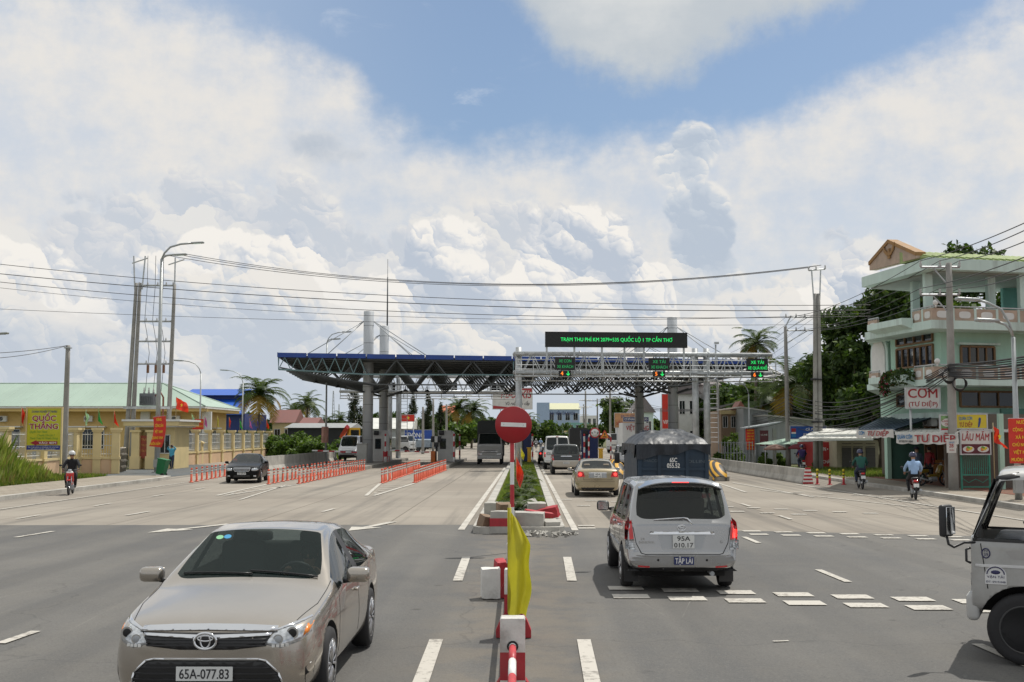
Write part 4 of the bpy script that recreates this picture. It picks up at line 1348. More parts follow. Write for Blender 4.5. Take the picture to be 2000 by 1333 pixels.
def panel_van(label, col, loc, rz, dark=False):
 P = paint(label.split()[0] + '_van_paint', col, 0.2 if not dark else 0.5, 0.4)
 r = thing('passenger_van', label, 'van', loc, rz)
 L, hw, h = 5.4, 0.97, 2.35
 sk = tall_shell(r, P, L, hw, h, 2, belt=1.28, nose=1.10, lowz=0.42, rear_base=1.32, wb=(1.65, -1.55), rw=0.36, cowl=1.75, ws_top=1.05, midz=0.8)
 t = MB()
 sk.line(t, DARK, 'rear', [(0, 0.62), (0, 2.18)], 0.02)
 sk.line(t, DARK, 'rear', [(-0.86, 0.60), (0.86, 0.60)], 0.02)
 sk.panel(t, P, 'rear', [(-0.05, 1.28), (0.05, 1.28), (0.05, 2.22), (-0.05, 2.22)], 0.012)
 t.build('door_seams', r)
 for sg in (1, -1):
  f = (lambda p: p) if sg > 0 else mir
  t = MB(); sk.panel(t, LRED, 'rear', f([(0.82, 0.85), (0.93, 0.85), (0.92, 1.22), (0.85, 1.22)]), 0.012); o = t.build('tail_light', r)
  q = MB(); sk.panel(q, LREDON, 'rear', f([(0.84, 1.08), (0.92, 1.08), (0.915, 1.2), (0.85, 1.2)]), 0.016, 0.07, 0.005); q.build('brake_lamp', o)
  hl = MB(); sk.panel(hl, LCLEAR, 'front', f([(0.55, 0.72), (0.86, 0.76), (0.90, 0.98), (0.60, 0.92)]), 0.010); hl.build('headlight', r)
 g = MB(); sk.panel(g, TRIM, 'front', [(-0.5, 0.70), (0.5, 0.70), (0.55, 0.90), (-0.55, 0.90)], 0.008)
 sk.line(g, CHROME, 'front', [(-0.5, 0.80), (0.5, 0.80)], 0.03, 0.02); sk.line(g, CHROME, 'front', [(-0.52, 0.72), (0.52, 0.72)], 0.02, 0.02)
 sk.panel(g, TRIM, 'front', [(-0.7, 0.46), (0.7, 0.46), (0.66, 0.60), (-0.66, 0.60)], 0.008); g.build('grille', r)
 mirrors(r, 1.5, 1.42, 1.0, TRIM, (0.2, 0.12, 0.3))
 q = MB().mat(LRED); q.box((0, -L / 2 + 0.36, 2.285), (0.2, 0.03, 0.04)); q.build('roof_lamp', r)
 for sg in (-1, 1):
  add_wheel(r, sg * 0.82, 1.65, 0.36, 0.22, 6); add_wheel(r, sg * 0.82, -1.55, 0.36, 0.22, 6)
 b = MB().mat(LINER); b.bx(-0.75, 0.75, -2.3, 2.2, 0.3, 0.5); b.build('underbody', r)
 return r
beige_sedan()
silver_mpv('silver people carrier seen from behind with a blue learner plate on its bumper', (2.40, 20.45, 0), 0)
small_sedan('gold', 'gold sedan with lit round tail lamps queuing ahead of the silver people carrier', (0.40, 0.335, 0.22), (2.84, 48.4, 0), 0, False, L=4.5)
small_sedan('black', 'black sedan with bright headlights leaving between the orange marker posts', (0.004, 0.0045, 0.005), (-14.35, 61.2, 0), PI + R(6.0), True, True, L=4.8, metal=0.0)
small_sedan('dark', 'dark sedan half hidden ahead of the white van', (0.012, 0.012, 0.014), (1.98, 100.5, 0), 0, False, True, L=4.5)
dark_suv((2.52, 74.3, 0))
panel_van('white passenger van with twin rear doors waiting at the toll booth', (0.66, 0.66, 0.64), (2.28, 85.6, 0), 0)
panel_van('silver minibus stopped behind the boom under the canopy', (0.30, 0.32, 0.34), (-16.3, 111, 0), PI, True)
silver_mpv('silver people carrier waiting in the lane beyond the striped island', (7.55, 88.5, 0), 0, False, ('65A', '081.26'))
# TOLL STATION
ST_RZ = R(6.0)
def local_x(px, org, rz, yl=0.0):
 """local x (in a frame at org turned by rz) of the point seen at pixel column px"""
 d = ray(px, 700); k = d.x / d.y
 c, s = math.cos(rz), math.sin(rz)
 return (k * (org[1] + yl * c) - org[0] + yl * s) / (c - k * s)
def local_z(py, org, rz, xl, yl=0.0):
 Y = org[1] + xl * math.sin(rz) + yl * math.cos(rz)
 return at(1000, py, Y).z
BLUEF = M('blue_fascia', (0.018, 0.06, 0.28), 0.45, var=0.12, scale=0.6)
CANST = M('canopy_steel', (0.115, 0.125, 0.13), 0.55, 0.3, var=0.12)
TEAL = M('teal_steel', (0.16, 0.25, 0.26), 0.5, 0.2, var=0.1)
DECK = M('roof_sheeting', (0.10, 0.105, 0.11), 0.6, 0.2, var=0.1, scale=0.5)
COLM = M('column_cladding', (0.50, 0.52, 0.54), 0.42, 0.25, var=0.06, scale=0.7)
SEAM = M('dark_seam', (0.10, 0.10, 0.10), 0.6, var=0)
def canopy():
 org = (-0.2, 95.0)
 r = thing('toll_canopy', 'toll plaza canopy with blue edge carried by lattice beams on four tall columns', 'canopy', (*org, 0), ST_RZ)
 x0, x1, ya, yb = -19.0, 18.6, -5.2, 15.0
 def zr(x):
  return 8.32 - (x + 19) * 0.009
 b = MB().mat(DECK)
 for i in range(16):
  xa, xb = x0 + 0.1 + (x1 - x0 - 0.2) * i / 16, x0 + 0.1 + (x1 - x0 - 0.2) * (i + 1) / 16
  b.prism([(xa, ya + 0.1, zr(xa) - 0.02), (xb, ya + 0.1, zr(xb) - 0.02), (xb, ya + 0.1, zr(xb) + 0.05), (xa, ya + 0.1, zr(xa) + 0.05)], (0, yb - ya - 0.2, 0))
 b.build('roof_deck', r)
 for (pa, pb) in (((x0, ya), (x1, ya)), ((x0, ya), (x0, yb)), ((x1, ya), (x1, yb)), ((x0, yb), (x1, yb))):
  b = MB().mat(BLUEF)
  n = 17 if pa[1] == pb[1] else 9
  for i in range(n):
   t0, t1 = (i + 0.02) / n, (i + 0.98) / n
   q0 = Vector((pa[0] + (pb[0] - pa[0]) * t0, pa[1] + (pb[1] - pa[1]) * t0, 0)); q1 = Vector((pa[0] + (pb[0] - pa[0]) * t1, pa[1] + (pb[1] - pa[1]) * t1, 0))
   nn = Vector((0, 0.06, 0)) if pa[1] == pb[1] else Vector((0.06, 0, 0))
   jz = random.uniform(-0.012, 0.012)
   b.prism([(q0.x, q0.y, zr(q0.x) - 0.10 + jz), (q1.x, q1.y, zr(q1.x) - 0.10 + jz), (q1.x, q1.y, zr(q1.x) + 0.24 + jz), (q0.x, q0.y, zr(q0.x) + 0.24 + jz)], nn)
  b.build('fascia', r)
 def zb(x):
  a = max(0, abs(x) - 12.4) / 6.4
  return 6.2 + a * 1.25
 nrow = 9
 for j in range(nrow):
  y = ya + 0.35 + (yb - ya - 0.7) * j / (nrow - 1)
  b = MB().mat(CANST)
  xs = [-18.8 + 2.9 * i for i in range(14)]
  xs = [min(18.3, x) for x in xs]
  b.tube([(xs[0], y, zr(xs[0]) - 0.16), (xs[-1], y, zr(xs[-1]) - 0.16)], 0.075, 6)
  mids = [(xs[i] + xs[i + 1]) / 2 for i in range(len(xs) - 1)]
  bc = [xs[0]] + mids + [xs[-1]]
  for seg_ in ([bc] if j in (0, 8) else [[x for x in bc if x < -11], [x for x in bc if x > 11]]):
   b.tube([(x, y, zb(x)) for x in seg_], 0.06, 6)
  for i, mx in enumerate(mids):
   b.tube([(xs[i], y, zr(xs[i]) - 0.16), (mx, y, zb(mx))], 0.055, 5)
   b.tube([(mx, y, zb(mx)), (xs[i + 1], y, zr(xs[i + 1]) - 0.16)], 0.055, 5)
  if j < nrow - 1:
   y2 = y + (yb - ya - 0.7) / (nrow - 1)
   for i, mx in enumerate(mids):
    b.tube([(mx, y, zb(mx)), (xs[i], y2, zr(xs[i]) - 0.16)], 0.045, 5)
    b.tube([(mx, y2, zb(mx)), (xs[i + 1], y, zr(xs[i + 1]) - 0.16)], 0.045, 5)
  b.build('lattice_beam', r)
 b = MB().mat(TEAL)
 b.tube([(x0 + 0.1, ya + 0.1, zr(x0) - 0.1), (x0 + 0.1, ya + 0.1, 7.3), (-12.5, ya + 0.1, 6.95), (-1.2, ya + 0.1, 6.95), (-1.2, ya + 0.1, zr(-1) - 0.1)], 0.07, 6)
 for i in range(7):
  xa = x0 + 0.1 + i * 0.93
  b.tube([(xa, ya + 0.1, 7.3 - i * 0.05), (xa + 0.46, ya + 0.1, zr(x0) - 0.12)], 0.035, 5)
  b.tube([(xa + 0.46, ya + 0.1, zr(x0) - 0.12), (xa + 0.93, ya + 0.1, 7.3 - (i + 1) * 0.05)], 0.035, 5)
 b.build('edge_frame', r)
 for (x, y, h) in ((-12.35, 0, 12.25), (-11.25, 10.0, 12.0), (12.35, 0, 12.0), (11.6, 10.0, 11.4)):
  b = MB().mat(COLM)
  b.lathe([(0.41, 0.15), (0.41, h), (0.38, h + 0.02), (0.001, h + 0.02)], (x, y, 0), 28)
  b.mat(SEAM)
  for z in (2.0, 3.4, 4.8, 6.2, 9.7, 11.1):
   b.lathe([(0.413, z), (0.413, z + 0.03)], (x, y, 0), 28)
  b.build('column', r)
  c = MB().mat(CANST)
  for sx in (-1, 1):
   for sy in (-1, 1):
    c.tube([(x + sx * 0.3, y + sy * 0.3, 5.8), (x + sx * 1.6, y + sy * 1.3, zb(x))], 0.08, 6)
  c.build('column_bracket', r)
  for sx in (-1, 1):
   for q in (3.4, 5.2) if sx < 0 else (3.6, 5.0):
    if abs(x + sx * q) > 18:
     continue
    s = MB().mat(STEELP)
    s.tube([(x + sx * 0.35, y, h - 0.75), (x + sx * q, y - 3.0 + q * 0.2, zr(x) + 0.1)], 0.035, 6)
    s.build('stay_cable', r)
 b = MB().mat(CANST)
 b.tube([(-11.0, 10.0, 11.9), (-11.0, 10, 16.4)], [0.07, 0.05], 7); b.tube([(-11.0, 10, 16.4), (-11.0, 10, 18.0)], 0.02, 5)
 b.build('lightning_rod', r)
 for (x, y) in ((-9.4, -3.0), (-8.6, -2.6), (-7.7, -2.2), (-1.6, -3.2), (3.2, -3), (4.0, -3), (8.5, -2.6), (9.3, -2.4), (9.9, -2.2), (-16.5, 0.5), (-14.8, 1.2)):
  b = MB().mat(BLACKP)
  b.tube([(x, y, zb(x)), (x, y, zb(x) - 0.25)], 0.03, 5)
  b.lathe([(0.05, -0.25), (0.20, -0.40), (0.20, -0.46), (0.001, -0.44)], (x, y, zb(x)), 10)
  b.build('flood_lamp', r)
 return r
canopy()
LEDBK = M('led_panel', (0.012, 0.012, 0.012), 0.5, var=0.25, scale=40)
LEDG = M('led_green', (0.02, 0.75, 0.15), 0.4, var=0, emit=0.85)
LEDG2 = M('led_dim_green', (0.02, 0.34, 0.10), 0.4, var=0, emit=0.5)
LEDO = M('led_orange', (1.0, 0.22, 0.02), 0.4, var=0, emit=1.1)
def gantry(label, org, rz, xa, xb, posts, zt=8.05, zm=6.75, zk=6.45, side=-1):
 r = thing('sign_gantry', label, 'gantry', (*org, 0), rz)
 for px_, tw in posts:
  for dx in ((0,) if not tw else (-0.32, 0.5)):
   b = MB().mat(GALV)
   b.lathe([(0.24, 0.1), (0.22, zt + 0.45), (0.001, zt + 0.46)], (px_ + dx, 0, 0), 16)
   b.box((px_ + dx, 0, 0.16), (0.7, 0.7, 0.06))
   b.build('post', r)
  b = MB().mat(GALV)
  for z in (zt, zm):
   b.lathe([(0.36, -0.13), (0.36, 0.13)], (px_, side * 0.0, z), 14)
   b.box((px_, 0, z), (0.7, 1.35, 0.16))
  b.build('clamp', r)
  b = MB().mat(GALV)                                   # access ladder
  for dx in (0.75, 1.35):
   b.tube([(px_ + dx, 0.2, 1.8), (px_ + dx, 0.2, zt)], 0.03, 5)
  z = 1.9
  while z < zt - 0.1:
   b.tube([(px_ + 0.75, 0.2, z), (px_ + 1.35, 0.2, z)], 0.02, 5); z += 0.34
  if tw: b.build('ladder', r)
 for z, rr in ((zt, 0.13), (zm, 0.13)):
  for y in (-0.55, 0.55):
   b = MB().mat(GALV)
   b.tube([(xa, y, z), (xb, y, z)], rr, 10)
   n = int((xb - xa) / 4.6)
   for i in range(1, n + 1):
    x = xa + (xb - xa) * i / (n + 1)
    b.lathe([(rr + 0.07, -0.06), (rr + 0.07, 0.06)], (x, y, z), 12, 'X')
   b.build('chord', r)
 for y in (-0.55, 0.55):
  b = MB().mat(GALV)
  n = int((xb - xa) / 0.62)
  for i in range(n):
   x, x2 = xa + (xb - xa) * i / n, xa + (xb - xa) * (i + 1) / n
   z1, z2 = (zm, zt) if i % 2 else (zt, zm)
   b.tube([(x, y, z1), (x2, y, z2)], 0.035, 5)
  b.build('lattice', r)
 b = MB().mat(GALV)
 for i in range(int((xb - xa) / 1.25) + 1):
  x = xa + i * 1.25
  b.tube([(x, -0.55, zm), (x, 0.55, zm)], 0.04, 5); b.tube([(x, -0.55, zt), (x, 0.55, zt)], 0.04, 5)
 b.build('cross_member', r)
 y0 = side * 0.7; y1 = side * 1.35
 b = MB().mat(GALV)
 b.bx(xa, xb, min(y0, y1), max(y0, y1), zk - 0.05, zk)
 b.tube([(xa, y1, zk - 0.02), (xb, y1, zk - 0.02)], 0.06, 6)
 b.tube([(xa, side * 0.55, zk - 0.3), (xb, side * 0.55, zk - 0.3)], 0.05, 6)
 b.build('catwalk', r)
 b = MB().mat(GALV)
 for z in (0.45, 0.75, 1.12):
  b.tube([(xa, y1, zk + z), (xb, y1, zk + z)], 0.03, 5)
 x = xa
 while x <= xb + 0.01:
  b.box((x, y1, zk + 0.55), (0.06, 0.06, 1.16))
  b.tube([(x, y1, zk), (x, side * 0.6, zk - 0.35)], 0.035, 5)
  x += 1.22
 b.build('guard_rail', r)
 return r
GO = (-0.42, 82.0)
gx = lambda px, yl=0.0: local_x(px, GO, ST_RZ, yl)
gz = lambda py, xl, yl=0.0: local_z(py, GO, ST_RZ, xl, yl)
gan = gantry('steel sign gantry over the right carriageway holding lit lane signs', GO, ST_RZ, -0.35, gx(1503), ((0.0, False), (gx(1366), True)))
for px in (1496, 1448):
 pass
GR = Matrix.Rotation(ST_RZ, 3, 'Z')
def on_gantry(xl, yl, z):
 v = GR @ Vector((xl, yl, 0))
 return Vector((GO[0] + v.x, GO[1] + v.y, z))
xa, xb = gx(1066, -0.9), gx(1341, -0.9)
zc = gz(664.5, (xa + xb) / 2, -0.9); hh = 0.98
o = thing('message_board', 'long black message board with green lettering standing above the gantry', 'led sign', on_gantry((xa + xb) / 2, -0.9, 0), ST_RZ)
w = xb - xa
b = MB().mat(LEDBK); b.box((0, 0, zc), (w, 0.22, hh)); b.build('panel', o)
b = MB().mat(BLACKP)
for z in (zc - hh / 2 - 0.02, zc + hh / 2 + 0.02):
 b.box((0, 0, z), (w + 0.08, 0.26, 0.04))
for x in (-w / 2 - 0.02, w / 2 + 0.02):
 b.box((x, 0, zc), (0.04, 0.26, hh))
b.build('frame', o)
b = MB().mat(LEDG); b.text('TRẠM THU PHÍ KM 2079+535 QUỐC LỘ 1 TP CẦN THƠ', 0.36, (0, -0.115, zc - 0.12), None, 0.006, width=7.85); b.build('lettering', o)
for px in (1068, 1122, 1176, 1220, 1258, 1306, 1336):
 x = gx(px, -0.9) - (xa + xb) / 2
 b = MB().mat(GALV); b.box((x, 0.06, (6.6 + zc - hh / 2) / 2), (0.12, 0.12, zc - hh / 2 - 6.6)); b.build('strut', o)
for (p0, p1, py0, py1, t1, t2, num, g, lb) in ((1084, 1123, 698, 723, 'XE CON', 'XE KHÁCH', '4', LEDG2, 'lane sign showing orange 4 and green arrow for cars and coaches'),
            (1267, 1307, 700, 724, 'XE TẢI', 'XE KHÁCH', '5', LEDG2, 'lane sign showing orange 5 and green arrow for trucks and coaches'),
            (1458, 1499, 701, 726, 'XE TẢI', 'XE QUÁ KHỔ', '6', LEDG, 'lane sign showing orange 6 and green arrow at the gantry end')):
 yl = -1.55
 xa, xb = gx(p0, yl), gx(p1, yl); xm = (xa + xb) / 2; w = xb - xa
 z1, z0 = gz(py0, xm, yl), gz(py1, xm, yl)
 o = thing('lane_sign', lb, 'led sign', on_gantry(xm, yl, 0), ST_RZ)
 b = MB().mat(LEDBK); b.box((0, 0, (z0 + z1) / 2), (w, 0.18, z1 - z0)); b.build('panel', o)
 b = MB().mat(g)
 b.text(t1, 0.30, (0, -0.095, z1 - (z1 - z0) * 0.42), None, 0.005, width=w * (0.62 if len(t1) < 8 else 0.8))
 b.text(t2, 0.30, (0, -0.095, z0 + (z1 - z0) * 0.14), None, 0.005, width=w * (0.80 if len(t2) < 9 else 0.92)); b.build('lettering', o)
 b = MB().mat(LEDBK); b.box((-0.01, 0, z0 - 0.24), (0.84, 0.18, 0.38)); b.build('arrow_panel', o)
 b = MB().mat(LEDO); b.text(num, 0.36, (-0.22, -0.095, z0 - 0.365), None, 0.02); b.build('number', o)
 b = MB().mat(LEDG)
 zc = z0 - 0.24
 b.box((0.20, -0.093, zc + 0.03), (0.055, 0.008, 0.22))
 for s in (-1, 1):
  b.box((0.20 + s * 0.055, -0.093, zc - 0.075), (0.16, 0.008, 0.055), rot=Matrix.Rotation(-s * R(45), 3, 'Y'))
 b.build('arrow', o)
b = MB().mat(GALV)
x = gx(1398, -0.6); p = on_gantry(x, -0.6, 0)
b.tube([(0, 0, 6.75), (0, 0, 8.75)], 0.06, 6); b.box((0.05, -0.1, 8.85), (0.3, 0.3, 0.14))
o = tag(b.build('camera_pole', None, (p.x, p.y, 0)), 'short mast with a traffic camera on the gantry beside the twin posts', 'camera')
g2o = (-17.5, 112.5)
gan2 = gantry('steel sign gantry over the left carriageway seen from behind under the canopy', g2o, ST_RZ, -0.2, 16.6, ((16.9, False), (4.9, True)), zt=8.0, zm=6.55, zk=6.2, side=1)
for xl, lb in ((4.4, 'black back of a lane sign on the far gantry near its twin posts'), (10.4, 'black back of a lane sign in the middle of the far gantry'), (15.0, 'black back of a lane sign beside the median post of the far gantry')):
 v = GR @ Vector((xl, 1.6, 0))
 o = thing('lane_sign', lb, 'led sign', (g2o[0] + v.x, g2o[1] + v.y, 0), ST_RZ)
 b = MB().mat(LEDBK); b.box((0, 0, 7.05), (1.4, 0.2, 0.9)); b.build('panel', o)
 b = MB().mat(GALV); b.box((0, -0.15, 7.0), (0.12, 0.1, 1.3)); b.build('bracket', o)
# islands, booths and the things on them
ISL = M('island_concrete', (0.27, 0.25, 0.22), 0.9, var=0.15, dirt=0.4)
YB = bpy.data.materials.new('black_yellow_stripes')
YB.use_nodes = True
T = NT(YB.node_tree)
bs = T.n['Principled BSDF']
tc = T.new('ShaderNodeTexCoord').outputs['Object']
sp = T.new('ShaderNodeSeparateXYZ', {0: tc})
ph = T.m('FRACT', T.m('MULTIPLY', T.m('ADD', T.m('ADD', sp.outputs[2], T.m('MULTIPLY', sp.outputs[0], 0.75)), T.m('MULTIPLY', sp.outputs[1], -0.35)), 3.1))
T.l.new(T.mix(T.smooth(ph, 0.45, 0.5), (0.62, 0.33, 0.02), (0.025, 0.025, 0.025)), bs.inputs['Base Color'])
bs.inputs['Roughness'].default_value = 0.55
def island(name_label, x0, x1, y0, y1):
 b = MB().mat(ISL)
 n = 6
 xm, rr = (x0 + x1) / 2, (x1 - x0) / 2
 pts = [(xm + rr * math.cos(a), y0 + rr + rr * math.sin(a)) for a in [PI + PI * i / n for i in range(n + 1)]] + [(x1, y1), (x0, y1)]
 b.prism([(x, y, -0.1) for x, y in pts], (0, 0, 0.32))
 o = b.build('traffic_island')
 return struct(o)
island('', -12.95, -11.05, 81.5, 112); island('', -7.4, -5.5, 81.5, 112)
island('', 4.55, 5.75, 65.0, 106); island('', 9.6, 10.8, 62.0, 106)
def nose(label, x, y, w):
 b = MB().mat(YB)
 def fn(u_, v_):
  a = PI * u_
  t = v_
  prof = math.sqrt(max(0, 1 - (1 - t) ** 2.4))
  return Vector((-math.cos(a) * w / 2 * (0.55 + 0.45 * prof), -1.6 + 3.2 * t, (0.25 + 0.75 * prof) * math.sin(a) ** 0.55 * 1.02))
 b.grid(fn, 16, 12)
 b.prism([(-w / 2, 1.6, 0), (w / 2, 1.6, 0), (w / 2, 1.6, 0.7), (w * 0.3, 1.6, 1.0), (-w * 0.3, 1.6, 1.0), (-w / 2, 1.6, 0.7)], (0, 0.3, 0))
 o = b.build('crash_cushion', None, (x, y, 0))
 tag(o, label, 'crash barrier')
nose('black and yellow striped concrete nose between the gold sedan and the blue truck', 5.12, 66.6, 1.1)
nose('black and yellow striped concrete nose to the right of the blue truck', 10.2, 63.6, 1.15)
BOOTHW = M('booth_white', (0.52, 0.52, 0.50), 0.5, var=0.08, dirt=0.2)
NAVY = M('booth_navy', (0.015, 0.03, 0.12), 0.45, var=0.12)
BGL = Mglass('booth_glass', (0.03, 0.04, 0.045), 0.35)
def booth(label, x, y, mat, rz=0.0):
 r = thing('toll_booth', label, 'booth', (x, y, 0.22), rz)
 b = MB().mat(mat)
 w, l, h = 0.66, 1.25, 2.55
 prof = [(-w, 0), (w, 0), (w, h - 0.35), (w - 0.10, h - 0.12), (w - 0.32, h), (-w, h)]
 b.prism([(px_, -l, z) for px_, z in prof], (0, 2 * l, 0))
 b.build('shell', r)
 for sx in (-1, 1):
  f = MB().mat(STEELP); f.box((sx * (w + 0.005), -0.1, 1.45), (0.03, 1.3, 1.0)); fo = f.build('window', r)
  g = MB().mat(BGL); g.box((sx * (w + 0.022), -0.1, 1.45), (0.01, 1.16, 0.86)); g.build('pane', fo)
 f = MB().mat(TRIM); f.rbox((-0.22, -l - 0.005, 1.45), (0.5, 0.03, 0.85), 0.012); fo = f.build('window', r)
 g = MB().mat(BGL); g.box((-0.22, -l - 0.024, 1.45), (0.42, 0.008, 0.77)); g.build('pane', fo)
 d = MB().mat(mat); d.box((0.0, l + 0.012, 1.05), (0.8, 0.03, 2.0)); d.build('door', r)
 a = MB().mat(BLACKP); a.rbox((-0.35, -l - 0.12, 2.35), (0.42, 0.24, 0.34), 0.04); a.build('air_vent', r)
 return r
booth('white toll booth beside the front left canopy column', -12.0, 99.5, BOOTHW)
booth('white toll booth between the orange posts and the oncoming truck', -6.55, 99.0, BOOTHW)
booth('navy toll booth on the median behind the no entry sign', -0.15, 99.0, NAVY)
booth('navy toll booth under the width limit sign left of the blue truck', 5.2, 96.0, NAVY)
booth('navy toll booth hidden beyond the blue truck on the last island', 10.2, 97.0, NAVY)
def banded(b, x, y, z0, z1, r, step, cols, n=10, axis=None):
 z = z0; i = 0
 while z < z1 - 1e-4:
  e = min(z1, z + step)
  b.mat(cols[i % 2]).tube([(x, y, z), (x, y, e)], r, n, cap=(e >= z1 - 1e-4 or i == 0))
  z = e; i += 1
 return b
bp = MB(); banded(bp, 0, 0, 0, 2.3, 0.075, 0.42, (WHITE, REDP)); post0 = bp.build('striped_post')
spots = [(-11.4, 96.5, 'beside the white booth by the front left column'), (-12.9, 103.0, 'at the far end of the column island'), (-5.75, 95.8, 'at the right corner of the middle white booth'), (-7.2, 104.0, 'behind the middle white booth'), (-5.7, 103.4, 'at the rear right of the middle white booth'),
   (0.62, 96.0, 'at the right of the median navy booth'), (-0.95, 95.5, 'at the left of the median navy booth'), (4.62, 92.0, 'left of the navy booth under the width sign'), (5.7, 104.0, 'behind the navy booth under the width sign')]
for i, (x, y, where) in enumerate(spots):
 o = post0 if i == 0 else post0.copy()
 if i: COL.objects.link(o)
 o.location = (x, y, 0.2)
 tag(o, 'red and white banded guard post ' + where, 'post', 'banded guard posts round the booths')
Y = 88.0
xl, xr = at(1150, 880, Y).x, at(1193, 880, Y).x
r = thing('sign_portal', 'red and white tube frame in front of the navy booth', 'sign frame', (0, Y, 0.2))
for x in (xl, xr):
 b = MB(); banded(b, x, 0, 0, 2.05, 0.06, 0.34, (WHITE, REDP)); b.build('post', r)
b = MB().mat(WHITE); b.tube([(xl, 0, 2.05), (xl + 0.06, 0, 2.18), (xl + 0.2, 0, 2.24), (xr - 0.2, 0, 2.24), (xr - 0.06, 0, 2.18), (xr, 0, 2.05)], 0.06, 8); b.build('top_bar', r)
def disc_sign(name, label, c, rad, mats_text=None):
 r = thing(name, label, 'road sign', c)
 b = MB().mat(REDP); b.lathe([(0.001, 0.03), (rad, 0.03), (rad, 0), (rad * 0.98, -0.01), (0.001, -0.01)], (0, 0, 0), 36, 'Y'); b.build('disc', r)
 return r
c = at(1162, 846, Y - 0.1)
r = disc_sign('width_limit_sign', 'round red rimmed width limit sign with black arrows on the tube frame', c, 0.39)
b = MB().mat(WHITE); b.lathe([(0.001, -0.02), (0.30, -0.02), (0.30, -0.005)], (0, 0, 0), 30, 'Y'); b.build('face', r)
b = MB().mat(INK)
for s in (-1, 1):
 b.prism([(s * 0.29, -0.03, 0), (s * 0.17, -0.03, 0.06), (s * 0.17, -0.03, -0.06)], (0, 0.005, 0)); b.box((s * 0.235, -0.028, 0), (0.12, 0.004, 0.03))
b.text('3m', 0.15, (0, -0.026, 0.03), None, 0.01); b.build('arrows', r)
c = at(1181, 849, Y - 0.1)
r = thing('warning_sign', 'orange warning triangle beside the width limit sign', 'road sign', c)
b = MB().mat(REDP); b.prism([(-0.40, 0, -0.30), (0.40, 0, -0.30), (0, 0, 0.36)], (0, 0.03, 0)); b.build('rim', r)
b = MB().mat(M('sign_orange', (0.75, 0.30, 0.03), 0.5, var=0.05)); b.prism([(-0.29, -0.012, -0.24), (0.29, -0.012, -0.24), (0, -0.012, 0.24)], (0, 0.008, 0)); b.build('face', r)
b = MB().mat(INK); b.box((0, -0.02, -0.17), (0.26, 0.008, 0.05)); b.ball((0, -0.02, 0.04), (0.05, 0.008, 0.07), 8, 6); b.box((0, -0.02, -0.06), (0.04, 0.008, 0.12)); b.build('symbol', r)
ORB = M('orange_cabinet', (0.55, 0.14, 0.02), 0.5, var=0.1)
def boom(label, x, y, length, yaw):
 r = thing('barrier_boom', label, 'barrier', (x, y, 0.0), yaw)
 b = MB().mat(ORB); b.rbox((0, 0, 0.62), (0.36, 0.36, 0.95), 0.03); b.bx(-0.22, 0.22, -0.22, 0.22, 0, 0.16); b.build('cabinet', r)
 b = MB(); n = 8
 for i in range(n):
  b.mat(REDP if i % 2 == 0 else WHITE); b.box((-0.3 - length * (i + 0.5) / n, -0.22, 1.02 + 0.02 * i), (length / n, 0.05, 0.11))
 b.build('arm', r)
 return r
boom('lowered boom with orange cabinet in front of the silver minibus', -13.1, 94.5, 3.6, 0)
boom('lowered boom with orange cabinet left of the middle white booth', -7.45, 96.0, 3.2, 0)
b = MB().mat(M('yellow_cabinet', (0.60, 0.34, 0.02), 0.5, var=0.1))
b.rbox((0, 0, 0.6), (0.3, 0.3, 1.1), 0.03); b.box((0, 0, 1.18), (0.42, 0.36, 0.08))
yc = b.build('ticket_post')
for i, (x, y, lb) in enumerate(((0.35, 94.0, 'yellow ticket post beside the median navy booth'), (5.55, 86.5, 'yellow ticket post inside the red and white tube frame'))):
 o = yc if i == 0 else yc.copy()
 if i: COL.objects.link(o)
 o.location = (x, y, 0.2); tag(o, lb, 'ticket post')
b = MB().mat(M('cabinet_grey', (0.30, 0.30, 0.28), 0.6, var=0.1, dirt=0.2))
b.rbox((0, 0, 0.75), (0.75, 0.6, 1.5), 0.02); b.box((0, 0, 1.52), (0.82, 0.68, 0.05))
tag(b.build('power_cabinet', None, (-12.6, 91.5, 0.2)), 'grey metal power cabinet standing against the front left column', 'cabinet')
for x, y, lb in ((-12.9, 95.5, 'black lane light with white panel next to the front left column'), (-7.3, 97.2, 'black lane light with white panel beside the middle white booth')):
 r = thing('lane_light', lb, 'signal', (x, y, 0.2))
 b = MB().mat(BLACKP); b.tube([(0, 0, 0), (0, 0, 1.6)], 0.06, 8); b.build('post', r)
 b = MB().mat(BLACKP); b.rbox((-0.28, 0, 1.85), (0.3, 0.22, 0.5), 0.02); b.rbox((0.28, 0, 1.85), (0.3, 0.22, 0.5), 0.02); b.rbox((0, -0.02, 1.4), (0.36, 0.22, 0.36), 0.02); b.build('housing', r)
 b = MB().mat(WHITE); b.box((0, -0.05, 1.85), (0.24, 0.1, 0.5)); b.build('panel', r)
r = thing('plastic_chair', 'red plastic chair next to the white booth by the front left column', 'chair', (-11.35, 96.9, 0.22), R(160))
RPL = M('red_plastic', (0.5, 0.02, 0.03), 0.4, var=0.08)
b = MB().mat(RPL); b.rbox((0, 0, 0.43), (0.44, 0.42, 0.04), 0.018); b.build('seat', r)
b = MB().mat(RPL); b.rbox((0, 0.20, 0.66), (0.42, 0.035, 0.42), 0.016); b.build('backrest', r)
for sx in (-1, 1):
 for sy in (-1, 1):
  b = MB().mat(RPL); b.tube([(sx * 0.18, sy * 0.17, 0.42), (sx * 0.21, sy * 0.2, 0)], [0.025, 0.02], 6); b.build('leg', r)
